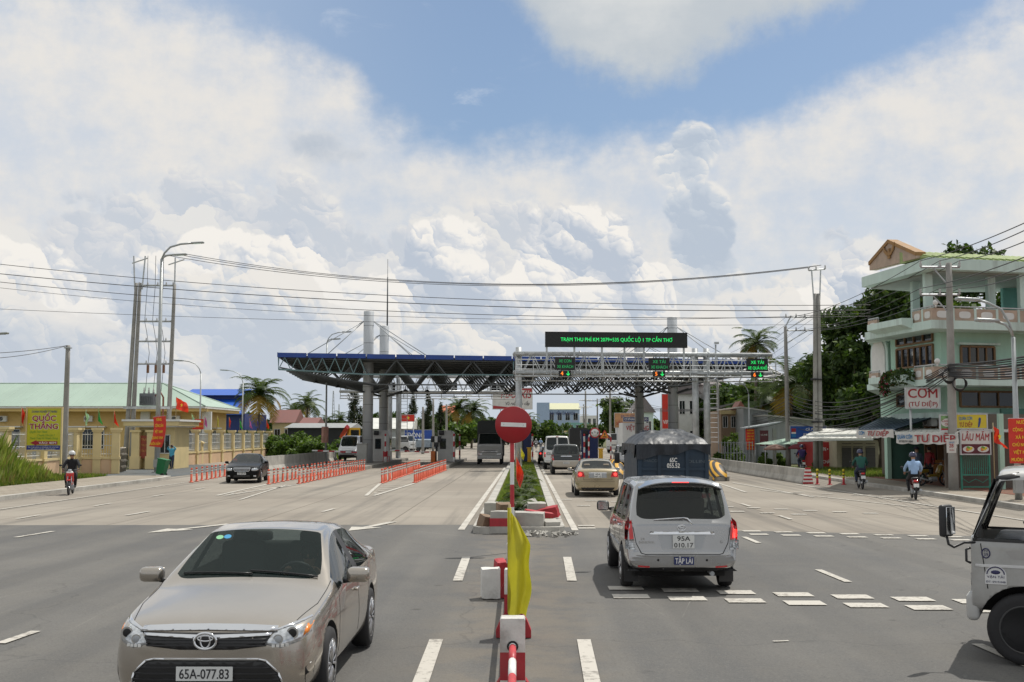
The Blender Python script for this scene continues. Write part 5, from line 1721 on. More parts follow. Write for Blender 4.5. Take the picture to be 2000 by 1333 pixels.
# orange marker posts
OR = M('marker_orange', (0.62, 0.085, 0.03), 0.5, var=0.12, scale=3, dirt=0.12)
REFL = M('reflective_band', (0.62, 0.60, 0.56), 0.4, var=0.1, dirt=0.2)
b = MB().mat(OR)
b.lathe([(0.13, 0.0), (0.13, 0.025), (0.07, 0.045), (0.056, 0.06), (0.053, 0.42)], (0, 0, 0), 10)
b.mat(REFL).lathe([(0.055, 0.42), (0.055, 0.50)], (0, 0, 0), 10)
b.mat(OR).lathe([(0.053, 0.50), (0.053, 0.55)], (0, 0, 0), 10)
b.mat(REFL).lathe([(0.055, 0.55), (0.055, 0.63)], (0, 0, 0), 10)
b.mat(OR).lathe([(0.053, 0.63), (0.053, 0.69), (0.04, 0.72), (0.001, 0.735)], (0, 0, 0), 10)
mp = b.build('marker_post')
first = True
for (x0, y0, x1, y1, n, lb) in ((-16.95, 60.0, -17.45, 68.6, 8, 'orange marker post in the short row beside the black sedan'),
        (-12.55, 57.8, -12.4, 80.3, 21, 'orange marker post in the row just behind the black sedan'),
        (-11.15, 58.4, -11.05, 81.0, 23, 'orange marker post in the row leading to the canopy column'),
        (-7.1, 59.0, -7.2, 81.2, 25, 'orange marker post in the left row before the middle booth'),
        (-5.55, 59.6, -5.45, 81.2, 22, 'orange marker post in the right row before the middle booth')):
 for i in range(n):
  t = i / (n - 1)
  o = mp if first else mp.copy()
  if not first: COL.objects.link(o)
  first = False
  o.location = (x0 + (x1 - x0) * t + random.uniform(-0.025, 0.025), y0 + (y1 - y0) * t + random.uniform(-0.06, 0.06), 0)
  o.rotation_euler = (random.gauss(0, 0.018), random.gauss(0, 0.018), random.uniform(0, 6))
  tag(o, lb, 'marker post', lb.replace('orange marker post in', 'orange marker posts of'))
# concrete road barriers
def jersey(name, label, pts, h=0.72, w=0.44):
 b = MB().mat(CONC)
 for (a, c) in zip(pts[:-1], pts[1:]):
  a = Vector((*a, 0)); c = Vector((*c, 0))
  L = (c - a).length; n = max(1, round(L / 4)); d = (c - a).normalized(); q = Vector((-d.y, d.x, 0))
  for i in range(n):
   p = a + d * (L * i / n + 0.02)
   sec = [(-w / 2, 0), (w / 2, 0), (w / 2, 0.08), (w * 0.24, 0.32), (w * 0.18, h), (-w * 0.18, h), (-w * 0.24, 0.32), (-w / 2, 0.08)]
   b.prism([p + q * s + Vector((0, 0, z)) for s, z in sec], d * (L / n - 0.04))
 return tag(b.build(name), label, 'barrier')
jersey('concrete_barrier', 'long pale concrete barrier along the right pavement', [(13.95, 58.8), (13.75, 72), (13.7, 90), (13.7, 112)])
jersey('concrete_barrier', 'grey concrete barrier in front of the green bushes left of the canopy', [(-17.6, 79.5), (-17.3, 90), (-17.4, 101), (-18.0, 112)], h=0.95, w=0.55)
b = MB()
for i in range(9):
 b.mat(REDP if i % 2 == 0 else WHITE); b.box((0, 0, 0.04 + i * 0.088), (0.5 - i * 0.03, 0.08, 0.088))
tag(b.build('barrier_end', None, (13.97, 58.62, 0)), 'red and white striped end plate of the right concrete barrier', 'marker plate')
YP = M('post_yellow', (0.62, 0.50, 0.02), 0.5, var=0.1)
for i, (x, y) in enumerate(((14.25, 57.9), (14.75, 57.5), (15.45, 57.6))):
 b = MB(); zz = 0
 for k, (c, e) in enumerate(((REDP, 0.32), (YP, 0.42), (INK, 0.47), (YP, 0.58), (INK, 0.63), (YP, 0.74))):
  b.mat(c).lathe([(0.06, zz), (0.055, e)] + ([(0.001, e + 0.01)] if k == 5 else []), (0, 0, 0), 10); zz = e
 b.mat(REDP).lathe([(0.13, 0), (0.10, 0.03), (0.06, 0.05)], (0, 0, 0), 10)
 tag(b.build('marker_post', None, (x, y, 0)), 'red and yellow banded marker post, %s beside the barrier end' % ('touching it, first' if i == 0 else 'middle one' if i == 1 else 'outermost, nearest the pavement'), 'marker post', 'banded posts at the barrier end')
# middle railing, no entry sign, flags
BLK = M('block_white', (0.66, 0.65, 0.62), 0.75, var=0.08, scale=5, bump=0.3, dirt=0.5)
BLKR = M('block_red', (0.40, 0.03, 0.04), 0.7, var=0.15, scale=5, bump=0.2, dirt=0.25)
r = thing('median_railing', 'red and white concrete post railing with tube rails along the middle of the road', 'railing', (0, 0, 0))
ys = [6.85, 10.45, 14.2, 17.6, 21.0]
px_of = lambda y: -0.03 - 0.0075 * y
for y in ys:
 x = px_of(y)
 b = MB()
 for m_, z0, z1 in ((BLKR, 0.0, 0.12), (BLK, 0.12, 0.27), (BLKR, 0.27, 0.51), (BLK, 0.51, 0.80)):
  b.mat(m_)
  if z1 < 0.8:
   b.bx(x - 0.11, x + 0.11, y, y + 0.20, z0, z1)
  else:
   b.prism([(x - 0.11, y, z0), (x + 0.11, y, z0), (x + 0.11, y, z1 - 0.015), (x + 0.10, y, z1), (x - 0.10, y, z1), (x - 0.11, y, z1 - 0.015)], (0, 0.20, 0))
 b.build('post', r)
 for s in (-1, 1):
  b = MB().mat(BLKR)
  b.prism([(x + s * 0.113, y + 0.02, 0), (x + s * 0.21, y + 0.02, 0), (x + s * 0.21, y + 0.02, 0.08), (x + s * 0.16, y + 0.02, 0.2), (x + s * 0.113, y + 0.02, 0.27)][::s], (0, 0.16, 0))
  b.build('foot', r)
for z in (0.56, 0.30):
 b = MB()
 ya = 4.2; i = 0
 while ya < 21.1:
  yb = min(21.1, ya + 0.62)
  b.mat((WHITE, REDP)[i % 2]).tube([(px_of(ya), ya, z), (px_of(yb), yb, z)], 0.032, 10); ya = yb; i += 1
 b.build('rail', r)
 b = MB().mat(DARK)
for y in ys:
 b = MB().mat(DARK); b.lathe([(0.05, -0.004), (0.05, 0.002)], (px_of(y), y, 0.56), 14, 'Y'); b.build('rail_socket', r)
Y = 24.4
c = at(1003, 830, Y)
r = thing('no_entry_sign', 'round red no entry sign with a white bar on a banded pole', 'road sign', (c.x, Y, 0))
b = MB(); banded(b, -0.03, 0.05, 0, c.z + 0.3, 0.043, 0.46, (REDP, WHITE), 12); b.build('pole', r)
SR = M('sign_red', (0.36, 0.012, 0.018), 0.4, var=0.05, dirt=0.08)
b = MB().mat(SR); b.lathe([(0.001, 0.012), (0.375, 0.012), (0.38, 0.0), (0.375, -0.012), (0.001, -0.012)], (0, 0, c.z), 48, 'Y'); b.build('disc', r)
b = MB().mat(WHITE); b.box((0, -0.016, c.z), (0.52, 0.006, 0.085), rot=Matrix.Rotation(R(2.0), 3, 'Y')); b.build('bar', r)
b = MB().mat(GALV)
for x in (-0.20, 0.20):
 b.ball((x, -0.02, c.z - x * 0.035), (0.010, 0.004, 0.010), 8, 4)
b.build('rivet', r)
def cloth_mat(name, col):
 return Mleaf(name, col, 0.10, 0.30, 3.0)
def flag(name, label, pos, mat, w, h, pole_h, pole_r=0.012, droop=0.75, seed=0, yaw=0.0, star=False, bamboo=True, group=None, side=1):
 """cloth flag hanging in folds from the top of its pole"""
 rnd = random.Random(seed)
 r = thing(name, label, 'flag', pos, yaw, group)
 b = MB().mat(M('bamboo_pole', (0.30, 0.24, 0.13), 0.7, var=0.2) if bamboo else GALV)
 b.tube([(0, 0, 0), (0, 0, pole_h)], pole_r, 7); b.build('pole', r)
 ph = [rnd.uniform(0, 6) for _ in range(4)]
 def fn(u_, v_):
  spread = (1 - droop) + 0.10 * math.sin(v_ * 3 + ph[0])
  x = w * u_ * spread * (0.75 + 0.5 * v_)
  z = pole_h - 0.02 - h * v_ - w * 0.62 * droop * u_ * (1 - 0.25 * v_)
  y = 0.16 * w * math.sin(u_ * 9 + ph[1] + v_ * 2) * u_ + 0.06 * w * math.sin(v_ * 7 + ph[2] + u_ * 4)
  return Vector((side * (x + pole_r), y, z))
 b = MB().mat(mat).grid(fn, 14, 14)
 b.build('cloth', r)
 if star:
  b = MB().mat(YEL)
  q0 = fn(0.5, 0.5)
  P = []
  for k in range(10):
   rad = (0.20 if k % 2 == 0 else 0.08) * h
   a = PI / 2 + k * PI / 5
   P.append(q0 + Vector((rad * math.cos(a) * 0.6, -0.10, rad * math.sin(a))))
  b.prism(P, (0, 0.004, 0)); b.build('star', r)
 return r
FY = cloth_mat('yellow_cloth', (0.50, 0.46, 0.045))
FR = cloth_mat('red_cloth', (0.62, 0.05, 0.03))
FPU = cloth_mat('purple_cloth', (0.10, 0.03, 0.16))
FB = cloth_mat('blue_cloth', (0.06, 0.05, 0.35))
FG = cloth_mat('green_cloth', (0.03, 0.30, 0.07))
FPK = cloth_mat('pink_cloth', (0.45, 0.12, 0.40))
FW = cloth_mat('pale_cloth', (0.35, 0.55, 0.42))
Y = 10.95
c = at(995, 990, Y)
r = thing('flag', 'tall narrow yellow flag hanging in front of the middle railing', 'flag', (c.x, Y, 0))
b = MB().mat(M('bamboo_pole', (0.30, 0.24, 0.13), 0.7, var=0.2)); b.tube([(0, 0.02, 0.05), (0, 0.02, c.z + 0.02)], 0.012, 8); b.build('pole', r)
def yf(u_, v_):
 z = c.z - 0.01 - 0.98 * v_ - 0.10 * u_ * (1 - v_) ** 2
 w = (0.085 + 0.12 * min(1, v_ * 3.4) ** 0.7 - 0.012 * math.sin(v_ * 7.5) - 0.014 * math.sin(v_ * 13 + 1) - 0.015 * v_)
 y = -0.02 + 0.045 * math.sin(u_ * 8.5 + v_ * 2.2) * (0.3 + u_) + 0.02 * math.sin(v_ * 9 + u_ * 3)
 return Vector((-0.012 + w * u_, y, z - 0.02 * math.sin(u_ * 6) * v_))
b = MB().mat(FY).grid(yf, 18, 40); b.build('cloth', r)
b = MB().mat(FY).tube([(0, 0.02, c.z - 0.97), (0, 0.02, c.z - 0.01)], 0.019, 8); b.build('sleeve', r)
p = at(1008, 905, 41); flag('flag', 'orange red flag drooping from a pole in the median grass', (p.x, 41, 0.12), FR, 1.0, 0.75, 1.55, droop=0.80, seed=3)
p = at(1012, 880, 46); flag('flag', 'purple flag behind the orange red one on the median', (p.x, 46, 0.12), FPU, 0.8, 0.6, 1.65, droop=0.85, seed=5)
p = at(1017, 878, 50); flag('flag', 'small yellow flag farther along the median grass', (p.x, 50, 0.12), FY, 0.5, 0.35, 1.75, droop=0.75, seed=8)
p = at(1004, 890, 44); flag('flag', 'small green flag low beside the median plants', (p.x - 0.1, 44, 0.12), FG, 0.5, 0.4, 1.0, droop=0.8, seed=9)
def block(label, px, py, size, rz=0, tilt=0, mats=(BLK,), z=0.0, name='concrete_block', roll=0):
 p = gp(px, py, z)
 rot = Euler((tilt, roll, rz)).to_matrix()
 b = MB()
 bm = bmesh.new(); bmesh.ops.create_cube(bm, size=1.0)
 bmesh.ops.subdivide_edges(bm, edges=bm.edges[:], cuts=3, use_grid_fill=True)
 rnd = random.Random(int(px * 7 + py))
 for v in bm.verts:
  v.co = Vector((v.co.x * size[0], v.co.y * size[1], v.co.z * size[2]))
  e = sum(abs(abs(q) - s / 2) < 1e-4 for q, s in zip(v.co, size))
  if e >= 2:
   v.co *= 1 - rnd.uniform(0, 0.07)
 b.mat(mats[0]).bm(bm, rot.to_4x4(), (0, 0, size[2] / 2))
 if len(mats) > 1:
  b.mat(mats[1])
  b.box((rot @ Vector((0, 0, 0))) + Vector((0, 0, size[2] / 2)), (size[0] * 1.02, size[1] * 1.02, size[2] * 0.36), rot=rot)
 return tag(b.build(name, None, (p.x, p.y, z)), label, 'concrete block')
block('chipped white concrete block lying left of the railing', 958, 1168, (0.28, 0.30, 0.44), R(6))
block('red foot of a broken railing post beside the chipped white block', 977, 1158, (0.16, 0.3, 0.5), R(12), R(8), (BLKR,))
for q in (('long grey concrete lump leaning on the island nose', 1022, 1003, (0.9, 0.4, 0.28), 0.3, 0.35, (CONC,), 0.16, -0.25), ('upright white and grey block on the island nose', 1048, 1012, (0.5, 0.35, 0.42), 0.1, 0.1, (CONC,), 0.16, 0),
   ('red painted kerb piece on the right of the island nose', 1052, 1020, (0.75, 0.3, 0.28), 0.25, 0.1, (BLKR,), 0.16, 0.15), ('second red kerb piece at the right edge of the nose', 1070, 1013, (0.6, 0.28, 0.3), -0.3, 0.2, (BLKR,), 0.16, -0.2),
   ('flat grey slab at the left of the island nose', 972, 1006, (0.75, 0.45, 0.35), -0.05, 0.04, (CONC,), 0.16, 0), ('brownish stone below the flat grey slab', 955, 1040, (0.5, 0.35, 0.4), 0.5, 0.2, (M('brown_stone', (0.22, 0.15, 0.10), 0.9, var=0.2, bump=0.3),), 0.0, 0.2),
   ('red and grey kerb stone standing at the front of the nose', 982, 1042, (0.62, 0.3, 0.55), 0.0, 0.0, (CONC, BLKR), 0.0, 0), ('pale broken kerb at the front middle of the nose', 1034, 1040, (0.75, 0.4, 0.5), -0.1, 0.05, (CONC,), 0.0, 0.03),
   ('brown brick lump behind the red and grey kerb stone', 985, 1012, (0.4, 0.3, 0.4), 0.4, 0.15, (M('brown_stone'),), 0.16, 0), ('small grey chunk at the right corner of the nose', 1075, 1040, (0.4, 0.35, 0.3), 0.4, 0.2, (CONC,), 0.0, 0)):
 block(q[0], q[1], q[2], q[3], q[4], q[5], q[6], q[7], roll=q[8])
rnd = np.random.default_rng(4)
n = 170
cx = rnd.normal(0.55, 0.3, n); cy = 28.95 - rnd.exponential(0.22, n)
s = rnd.uniform(0.012, 0.055, n)
tet = np.array([[1, 1, 1], [1, -1, -1], [-1, 1, -1], [-1, -1, 1]], float)
tri = np.array([[0, 1, 2], [0, 3, 1], [0, 2, 3], [1, 3, 2]])
V = []
for i in range(n):
 A = Euler(rnd.uniform(0, 6, 3)).to_matrix()
 P = (tet * s[i]) @ np.array(A).T + np.array([cx[i], cy[i], s[i] * 0.6])
 V.append(P[tri].reshape(-1, 3))
o = np_mesh('rubble', np.concatenate(V), n * 4, 3, np.zeros(n * 4, int), [CONC])
tag(o, 'grey gravel spilled around the broken island nose', 'rubble', kind='stuff')
# LEFT SIDE: yellow offices, fence, gate
YW = M('yellow_wall', (0.66, 0.47, 0.19), 0.8, var=0.06, scale=0.6, dirt=0.10)
CREAMW = M('cream_wall', (0.68, 0.55, 0.29), 0.8, var=0.06, scale=1.0, dirt=0.12)
PEACH = M('peach_wall', (0.66, 0.46, 0.29), 0.8, var=0.06, scale=1.0, dirt=0.15)
GREENR = M('pale_green_roof', (0.33, 0.43, 0.36), 0.55, 0.05, var=0.05, scale=0.4, stretch=(1, 0.2, 1))
WTRIM = M('white_trim', (0.72, 0.72, 0.70), 0.6, var=0.05, dirt=0.12)
DGLASS = Mglass('dark_window', (0.02, 0.025, 0.03), 0.12)
GREYST = M('grey_stone', (0.22, 0.22, 0.23), 0.7, var=0.1)
IRON = M('pale_iron', (0.55, 0.56, 0.55), 0.5, 0.3, var=0.08)
SST = M('gate_steel', (0.30, 0.27, 0.22), 0.35, 0.8, var=0.15)
def window_part(root, x, y, z, w, h, nx=2, nrm='-Y', frame=None, fw=0.06, glass=None, dep=0.06):
 """framed window on a wall; frame is a part, pane a sub-part"""
 rot = {'-Y': 0, '-X': -PI / 2, '+X': PI / 2}.get(nrm, 0) if isinstance(nrm, str) else nrm
 Rm = Matrix.Rotation(rot, 3, 'Z')
 def P(a, b_, c): return Vector((x, y, z)) + Rm @ Vector((a, b_, c))
 b = MB().mat(frame or WTRIM)
 for (cx, cz, sx, sz) in [(0, h / 2, w, fw), (0, -h / 2, w, fw), (-w / 2, 0, fw, h), (w / 2, 0, fw, h)] + [(-w / 2 + w * (i + 1) / nx, 0, fw * 0.7, h) for i in range(nx - 1)]:
  b.box(P(cx, -dep / 2, cz), (sx, dep, sz), rz=rot)
 f = b.build('window', root)
 g = MB().mat(glass or DGLASS)
 g.box(P(0, -0.012, 0), (w - fw, 0.012, h - fw), rz=rot)
 g.build('pane', f)
def ac_unit(root, x, y, z, rot=0.0):
 Rm = Matrix.Rotation(rot, 3, 'Z')
 b = MB().mat(WTRIM); b.rbox((x, y, z), (0.85, 0.32, 0.58), 0.03, rz=rot)
 b.mat(BLACKP)
 ring = [Vector((x, y, z)) + Rm @ Vector((-0.14 + 0.21 * math.cos(a), -0.168, 0.21 * math.sin(a))) for a in [2 * PI * k / 18 for k in range(18)]]
 b.poly(ring)
 b.mat(WTRIM)
 for k in (0.07, 0.14):
  b.tube([Vector((x, y, z)) + Rm @ Vector((-0.14 + k * math.cos(a), -0.172, k * math.sin(a))) for a in [2 * PI * q / 12 for q in range(13)]], 0.008, 4, False)
 b.build('air_conditioner', root)
r = thing('office_building', 'long yellow single storey offices with a pale green hipped roof', 'building', (0, 0, 0))
X1, X0, YF, YB_ = -32.6, -84.0, 116.5, 128.5
EZ = 4.75
b = MB().mat(YW)
b.bx(X0, X1, YF, YB_, 0, EZ - 0.05)
b.build('wall', r)
b = MB().mat(YW); b.prism([(X0 - 1, YF - 1.5, EZ - 0.05), (X1 + 1.2, YF - 1.5, EZ - 0.05), (X1 + 1.2, YF - 1.5, EZ + 0.35), (X0 - 1, YF - 1.5, EZ + 0.35)], (0, YB_ - YF + 2.4, 0)); b.build('eaves_band', r)
b = MB().mat(WTRIM)
b.bx(X0 - 1.1, X1 + 1.3, YF - 1.62, YF - 1.5, EZ + 0.25, EZ + 0.45); b.bx(X1 + 1.2, X1 + 1.32, YF - 1.5, YB_ + 0.9, EZ + 0.25, EZ + 0.45); b.build('gutter', r)
RZ = 7.75; yr = (YF + YB_) / 2 - 0.3
b = MB().mat(GREENR)
ex0, ex1, ey0, ey1 = X0 - 1.15, X1 + 1.35, YF - 1.66, YB_ + 1.0
A = [(ex0, ey0, EZ + 0.46), (ex1, ey0, EZ + 0.46), (ex1, ey1, EZ + 0.46), (ex0, ey1, EZ + 0.46)]
rg = [(ex0 + 6, yr, RZ), (ex1 - 6.4, yr, RZ)]
b.poly([A[0], A[1], rg[1], rg[0]]); b.poly([A[1], A[2], rg[1]]); b.poly([A[2], A[3], rg[0], rg[1]]); b.poly([A[3], A[0], rg[0]]); b.poly(A[::-1])
b.tube([A[1], rg[1], rg[0]], 0.09, 6); b.tube([A[2], rg[1]], 0.09, 6)
x = ex0 + 6
while x < rg[1][0]:
 b.tube([(x, ey0, EZ + 0.47), (x, yr, RZ + 0.01)], 0.02, 4, False); x += 1.05
b.build('roof', r)
for px in (25, 85, 170, 215, 285, 332, 405):
 X = at(px, 830, YF).x
 if px in (85, 285, 405):
  b = MB().mat(WTRIM if px != 85 else GREYST); b.bx(X - (0.45 if px != 85 else 0.9), X + (0.45 if px != 85 else 0.9), YF - 0.35, YF, 0, EZ - 0.05); b.build('pilaster', r)
 elif px in (25, 170, 332):
  w_ = 3.2
  X = at({25: 8, 170: 172, 332: 360}[px], 830, YF).x
  window_part(r, X, YF, 2.0, w_, 1.9, 4)
  b = MB().mat(WTRIM); b.bx(X - w_ / 2 - 0.3, X + w_ / 2 + 0.3, YF - 0.7, YF, 3.15, 3.27); b.build('canopy_slab', r)
for px in (8, 175, 345):
 ac_unit(r, at(px, 812, YF).x, YF - 0.25, 4.0)
for yy in (119, 123.5):
 window_part(r, X1, yy, 2.1, 1.3, 1.5, 2, '+X'); b = MB().mat(WTRIM); b.bx(X1, X1 + 0.6, yy - 0.9, yy + 0.9, 3.05, 3.17); b.build('canopy_slab', r)
b = MB().mat(M('ochre_panel', (0.50, 0.30, 0.07), 0.8, var=0.1)); b.bx(X1 + 0.002, X1 + 0.05, 121, 122.3, 1.5, 4.2); b.build('wall_panel', r)
r = thing('metal_shed', 'bright blue metal shed behind the yellow offices', 'building', (0, 0, 0))
BLS = M('blue_sheet', (0.02, 0.11, 0.50), 0.4, 0.1, var=0.1, scale=0.3, stretch=(0.2, 1, 1)); DBL = M('dark_blue_sheet', (0.012, 0.035, 0.17), 0.5, 0.1, var=0.1)
Y = 165.0
xa, xb = at(340, 800, Y).x, at(478, 800, Y).x
z0, z1, z2 = at(400, 808, Y).z, at(400, 778, Y).z, at(400, 759, Y).z
b = MB().mat(DBL); b.bx(xa, xb, Y, Y + 14, 0, z0); b.build('wall', r)
b = MB().mat(BLS); b.prism([(xa, Y - 1, z0), (xa, Y + 5, z1), (xa, Y + 5, z1 - 0.2), (xa, Y - 1, z0 - 0.2)], (xb - xa, 0, 0)); b.build('lower_roof', r)
b = MB().mat(DBL); b.bx(xa, xb, Y + 5.05, Y + 13, z1 - 0.1, z1 + 0.6); b.build('clerestory', r)
b = MB().mat(BLS); b.prism([(xa, Y + 4.0, z1 + 0.55), (xa, Y + 9, z2 + 0.25), (xa, Y + 14, z1 + 0.55), (xa, Y + 9, z2 + 0.05)], (xb - xa, 0, 0)); b.build('upper_roof', r)
b = MB().mat(WTRIM); b.tube([(xb + 0.1, Y - 1, z0), (xb + 0.1, Y + 4.0, z1), (xb + 0.1, Y + 4, z2)], 0.15, 6); b.build('downpipe', r)
def fence_run(root, pa, pb, n, base_h=0.92, top=2.85):
 pa, pb = Vector((*pa, 0)), Vector((*pb, 0))
 d = (pb - pa); L = d.length; d.normalize(); ang = math.atan2(d.y, d.x)
 b = MB().mat(PEACH); b.box((pa + pb) / 2 + Vector((0, 0, base_h / 2 - 0.1)), (L, 0.22, base_h + 0.2 - 0.08), rz=ang)
 b.mat(CREAMW); b.box((pa + pb) / 2 + Vector((0, 0, base_h + 0.06)), (L, 0.32, 0.12), rz=ang)
 b.build('base_wall', root)
 for i in range(n + 1):
  p = pa + d * (L * i / n)
  b = MB().mat(CREAMW)
  b.box(p + Vector((0, 0, (top - 0.25) / 2)), (0.46, 0.46, top - 0.25), rz=ang)
  b.box(p + Vector((0, 0, base_h + 0.05)), (0.56, 0.56, 0.16), rz=ang)
  b.box(p + Vector((0, 0, top - 0.20)), (0.60, 0.60, 0.10), rz=ang); b.box(p + Vector((0, 0, top - 0.08)), (0.68, 0.68, 0.14), rz=ang)
  b.build('pillar', root)
 for i in range(n):
  p0, p1 = pa + d * (L * i / n + 0.25), pa + d * (L * (i + 1) / n - 0.25)
  b = MB().mat(IRON)
  for z in (base_h + 0.30, 1.75, top - 0.42):
   b.tube([p0 + Vector((0, 0, z)), p1 + Vector((0, 0, z))], 0.022, 4)
  m = max(3, int((p1 - p0).length / 0.15))
  for k in range(m + 1):
   q = p0.lerp(p1, k / m)
   b.tube([q + Vector((0, 0, base_h + 0.14)), q + Vector((0, 0, top - 0.28))], 0.014, 4)
   b.ball(q + Vector((0, 0, 1.35 + 0.35 * ((k * 7) % 3))), 0.035, 5, 4)
  b.build('iron_panel', root)
r = thing('fence', 'cream pillared fence with iron bars on the left, behind the tall grass', 'fence'); fence_run(r, (-27.7, 53.0), (-27.7, 72.4), 4)
r = thing('fence', 'short cream fence return of two bays next to the closed gate', 'fence'); fence_run(r, (-27.7, 73.0), (-25.55, 73.6), 2)
r = thing('fence', 'long cream fence with flags on it running away from the gatehouse', 'fence'); fence_run(r, (-27.0, 88.5), (-27.7, 127.5), 9)
r = thing('folding_gate', 'brown metal folding gate between the fence return and the gatehouse', 'gate', (-25.6, 74.6, 0), R(101))
b = MB().mat(SST)
for i in range(8):
 x = i * 0.30
 b.tube([(x, 0, 0.05), (x, 0, 1.35), (x + 0.07, 0, 1.55), (x + 0.15, 0, 1.6), (x + 0.22, 0, 1.55), (x + 0.29, 0, 1.35), (x + 0.29, 0, 0.05)], 0.035, 6)
 for z in (0.3, 0.7, 1.1):
  b.tube([(x, -0.15, z), (x + 0.3, 0.15, z + 0.3)], 0.02, 4); b.tube([(x, 0.15, z + 0.3), (x + 0.3, -0.15, z)], 0.02, 4)
b.build('lattice', r)
g0, g1 = gp(262, 917), gp(372, 913)
r = thing('gatehouse', 'small cream gatehouse with an overhanging flat roof and a red notice', 'building', (0, 0, 0))
YG = 84.0
xa, xb = at(262, 900, YG).x, at(346, 900, YG).x
b = MB().mat(CREAMW); b.bx(xa + 0.3, xb - 0.2, YG, YG + 3.6, 0, 2.95); b.build('wall', r)
b = MB().mat(CREAMW); b.bx(xa - 0.5, xb + 0.35, YG - 1.0, YG + 4.2, 3.05, 3.36); b.mat(WTRIM).bx(xa - 0.6, xb + 0.45, YG - 1.1, YG + 4.3, 3.36, 3.50); b.mat(WTRIM).bx(xa - 0.3, xb + 0.15, YG - 0.8, YG + 4.0, 2.95, 3.05); b.build('roof', r)
for X in (at(270, 900, YG).x, at(300, 900, YG).x):
 b = MB().mat(CREAMW); b.bx(X - 0.28, X + 0.28, YG - 0.75, YG - 0.2, 0, 2.6); b.bx(X - 0.38, X + 0.38, YG - 0.85, YG - 0.1, 2.6, 2.75); b.bx(X - 0.36, X + 0.36, YG - 0.83, YG - 0.12, 0, 0.9); b.build('pillar', r)
X = at(287, 880, YG).x
b = MB().mat(M('notice_red', (0.30, 0.06, 0.03), 0.5, var=0.2)); b.bx(X - 0.32, X + 0.32, YG - 0.5, YG - 0.42, 0.75, 2.35); b.mat(M('gold_lettering', (0.6, 0.3, 0.08), 0.5, var=0.1))
for z, t in ((2.0, 'TRẠM'), (1.6, 'THU PHÍ'), (1.2, 'CẦN THƠ')):
 b.text(t, 0.22, (X, YG - 0.505, z), None, 0.01, width=0.5)
b.build('notice_board', r)
window_part(r, at(322, 880, YG).x, YG, 1.75, 0.7, 1.3, 2)
window_part(r, at(304, 880, YG).x - 0.1, YG, 1.75, 0.4, 1.3, 1)
Y = 64.0
p0, p1 = at(50, 870, Y), at(122.5, 797, Y)
r = thing('advertising_board', 'lime yellow advertising board with red company name and a left pointing arrow', 'sign board', ((p0.x + p1.x) / 2, Y, 0), R(-4))
w, h, zc = p1.x - p0.x, at(86, 797, Y).z - at(86, 880, Y).z, (at(86, 797, Y).z + at(86, 880, Y).z) / 2
LIME = M('lime_board', (0.52, 0.50, 0.02), 0.5, var=0.05)
b = MB().mat(LIME); b.box((0, 0, zc + h * 0.06), (w - 0.08, 0.05, h * 0.88)); b.build('panel', r)
NVY = M('navy_sign', (0.02, 0.03, 0.12))
b = MB().mat(M('board_blue', (0.02, 0.04, 0.25), 0.5, var=0.05)); b.box((0, -0.004, zc - h * 0.44), (w - 0.08, 0.055, h * 0.11)); b.build('footer_panel', r)
b = MB().mat(CREAMW)
for s in (-1, 1):
 b.box((s * (w / 2 + 0.01), 0, zc), (0.08, 0.09, h + 0.1))
for s in (-1, 1):
 b.box((0, 0, zc + s * (h / 2 + 0.01)), (w - 0.07, 0.09, 0.08))
b.build('frame', r)
for s in (-1, 1):
 b = MB().mat(CREAMW); b.box((s * (w / 2 + 0.01), 0.0, (zc - h / 2 - 0.05) / 2), (0.09, 0.09, zc - h / 2 - 0.05)); b.build('leg', r)
RL = M('board_red', (0.32, 0.01, 0.03), 0.5, var=0); BL = M('board_ink_blue', (0.02, 0.05, 0.22), 0.5, var=0); GL = M('board_green', (0.10, 0.30, 0.03), 0.5, var=0)
b = MB(); f = -0.03
b.mat(BL).text('DOANH NGHIỆP TƯ NHÂN', 0.17, (0, f, zc + h * 0.385), None, 0.012, width=w * 0.72)
b.mat(WHITE).text('QUỐC', 0.42, (0, f, zc + h * 0.19), None, 0.05, width=w * 0.70); b.text('THẮNG', 0.42, (0, f, zc + 0.0), None, 0.05, width=w * 0.85)
b.mat(RL).text('QUỐC', 0.40, (0, f - 0.006, zc + h * 0.195), None, 0.022, width=w * 0.68); b.text('THẮNG', 0.40, (0, f - 0.006, zc + h * 0.005), None, 0.022, width=w * 0.82)
b.mat(GL).text('Quyết Tinh Thanh', 0.17, (-w * 0.16, f, zc - h * 0.09), None, 0.006, 0.3, width=w * 0.5); b.text('Chuyên Sơn Lót 3', 0.17, (w * 0.06, f, zc - h * 0.17), None, 0.006, 0.3, width=w * 0.5); b.text('Thanh Toán Về Nhanh Chóng', 0.17, (0, f, zc - h * 0.24), None, 0.006, 0.3, width=w * 0.8)
za = zc - h * 0.325
b.mat(RL).prism([(-w * 0.38, f, za), (-w * 0.20, f, za + 0.15), (-w * 0.20, f, za + 0.09), (w * 0.40, f, za + 0.09), (w * 0.40, f, za - 0.09), (-w * 0.20, f, za - 0.09), (-w * 0.20, f, za - 0.15)], (0, -0.004, 0))
b.mat(WHITE).text('VÀO 40M', 0.17, (w * 0.12, f - 0.008, za - 0.06), None, 0.014, width=w * 0.5)
b.text('ĐC: P. BA LÁNG, Q. CÁI RĂNG, TP. CẦN THƠ', 0.09, (0, f - 0.006, zc - h * 0.44), None, 0.004, width=w * 0.86); b.text('ĐT: 0939.147.323 - 0919.048.853', 0.09, (0, f - 0.006, zc - h * 0.485), None, 0.004, width=w * 0.7)
b.build('lettering', r)
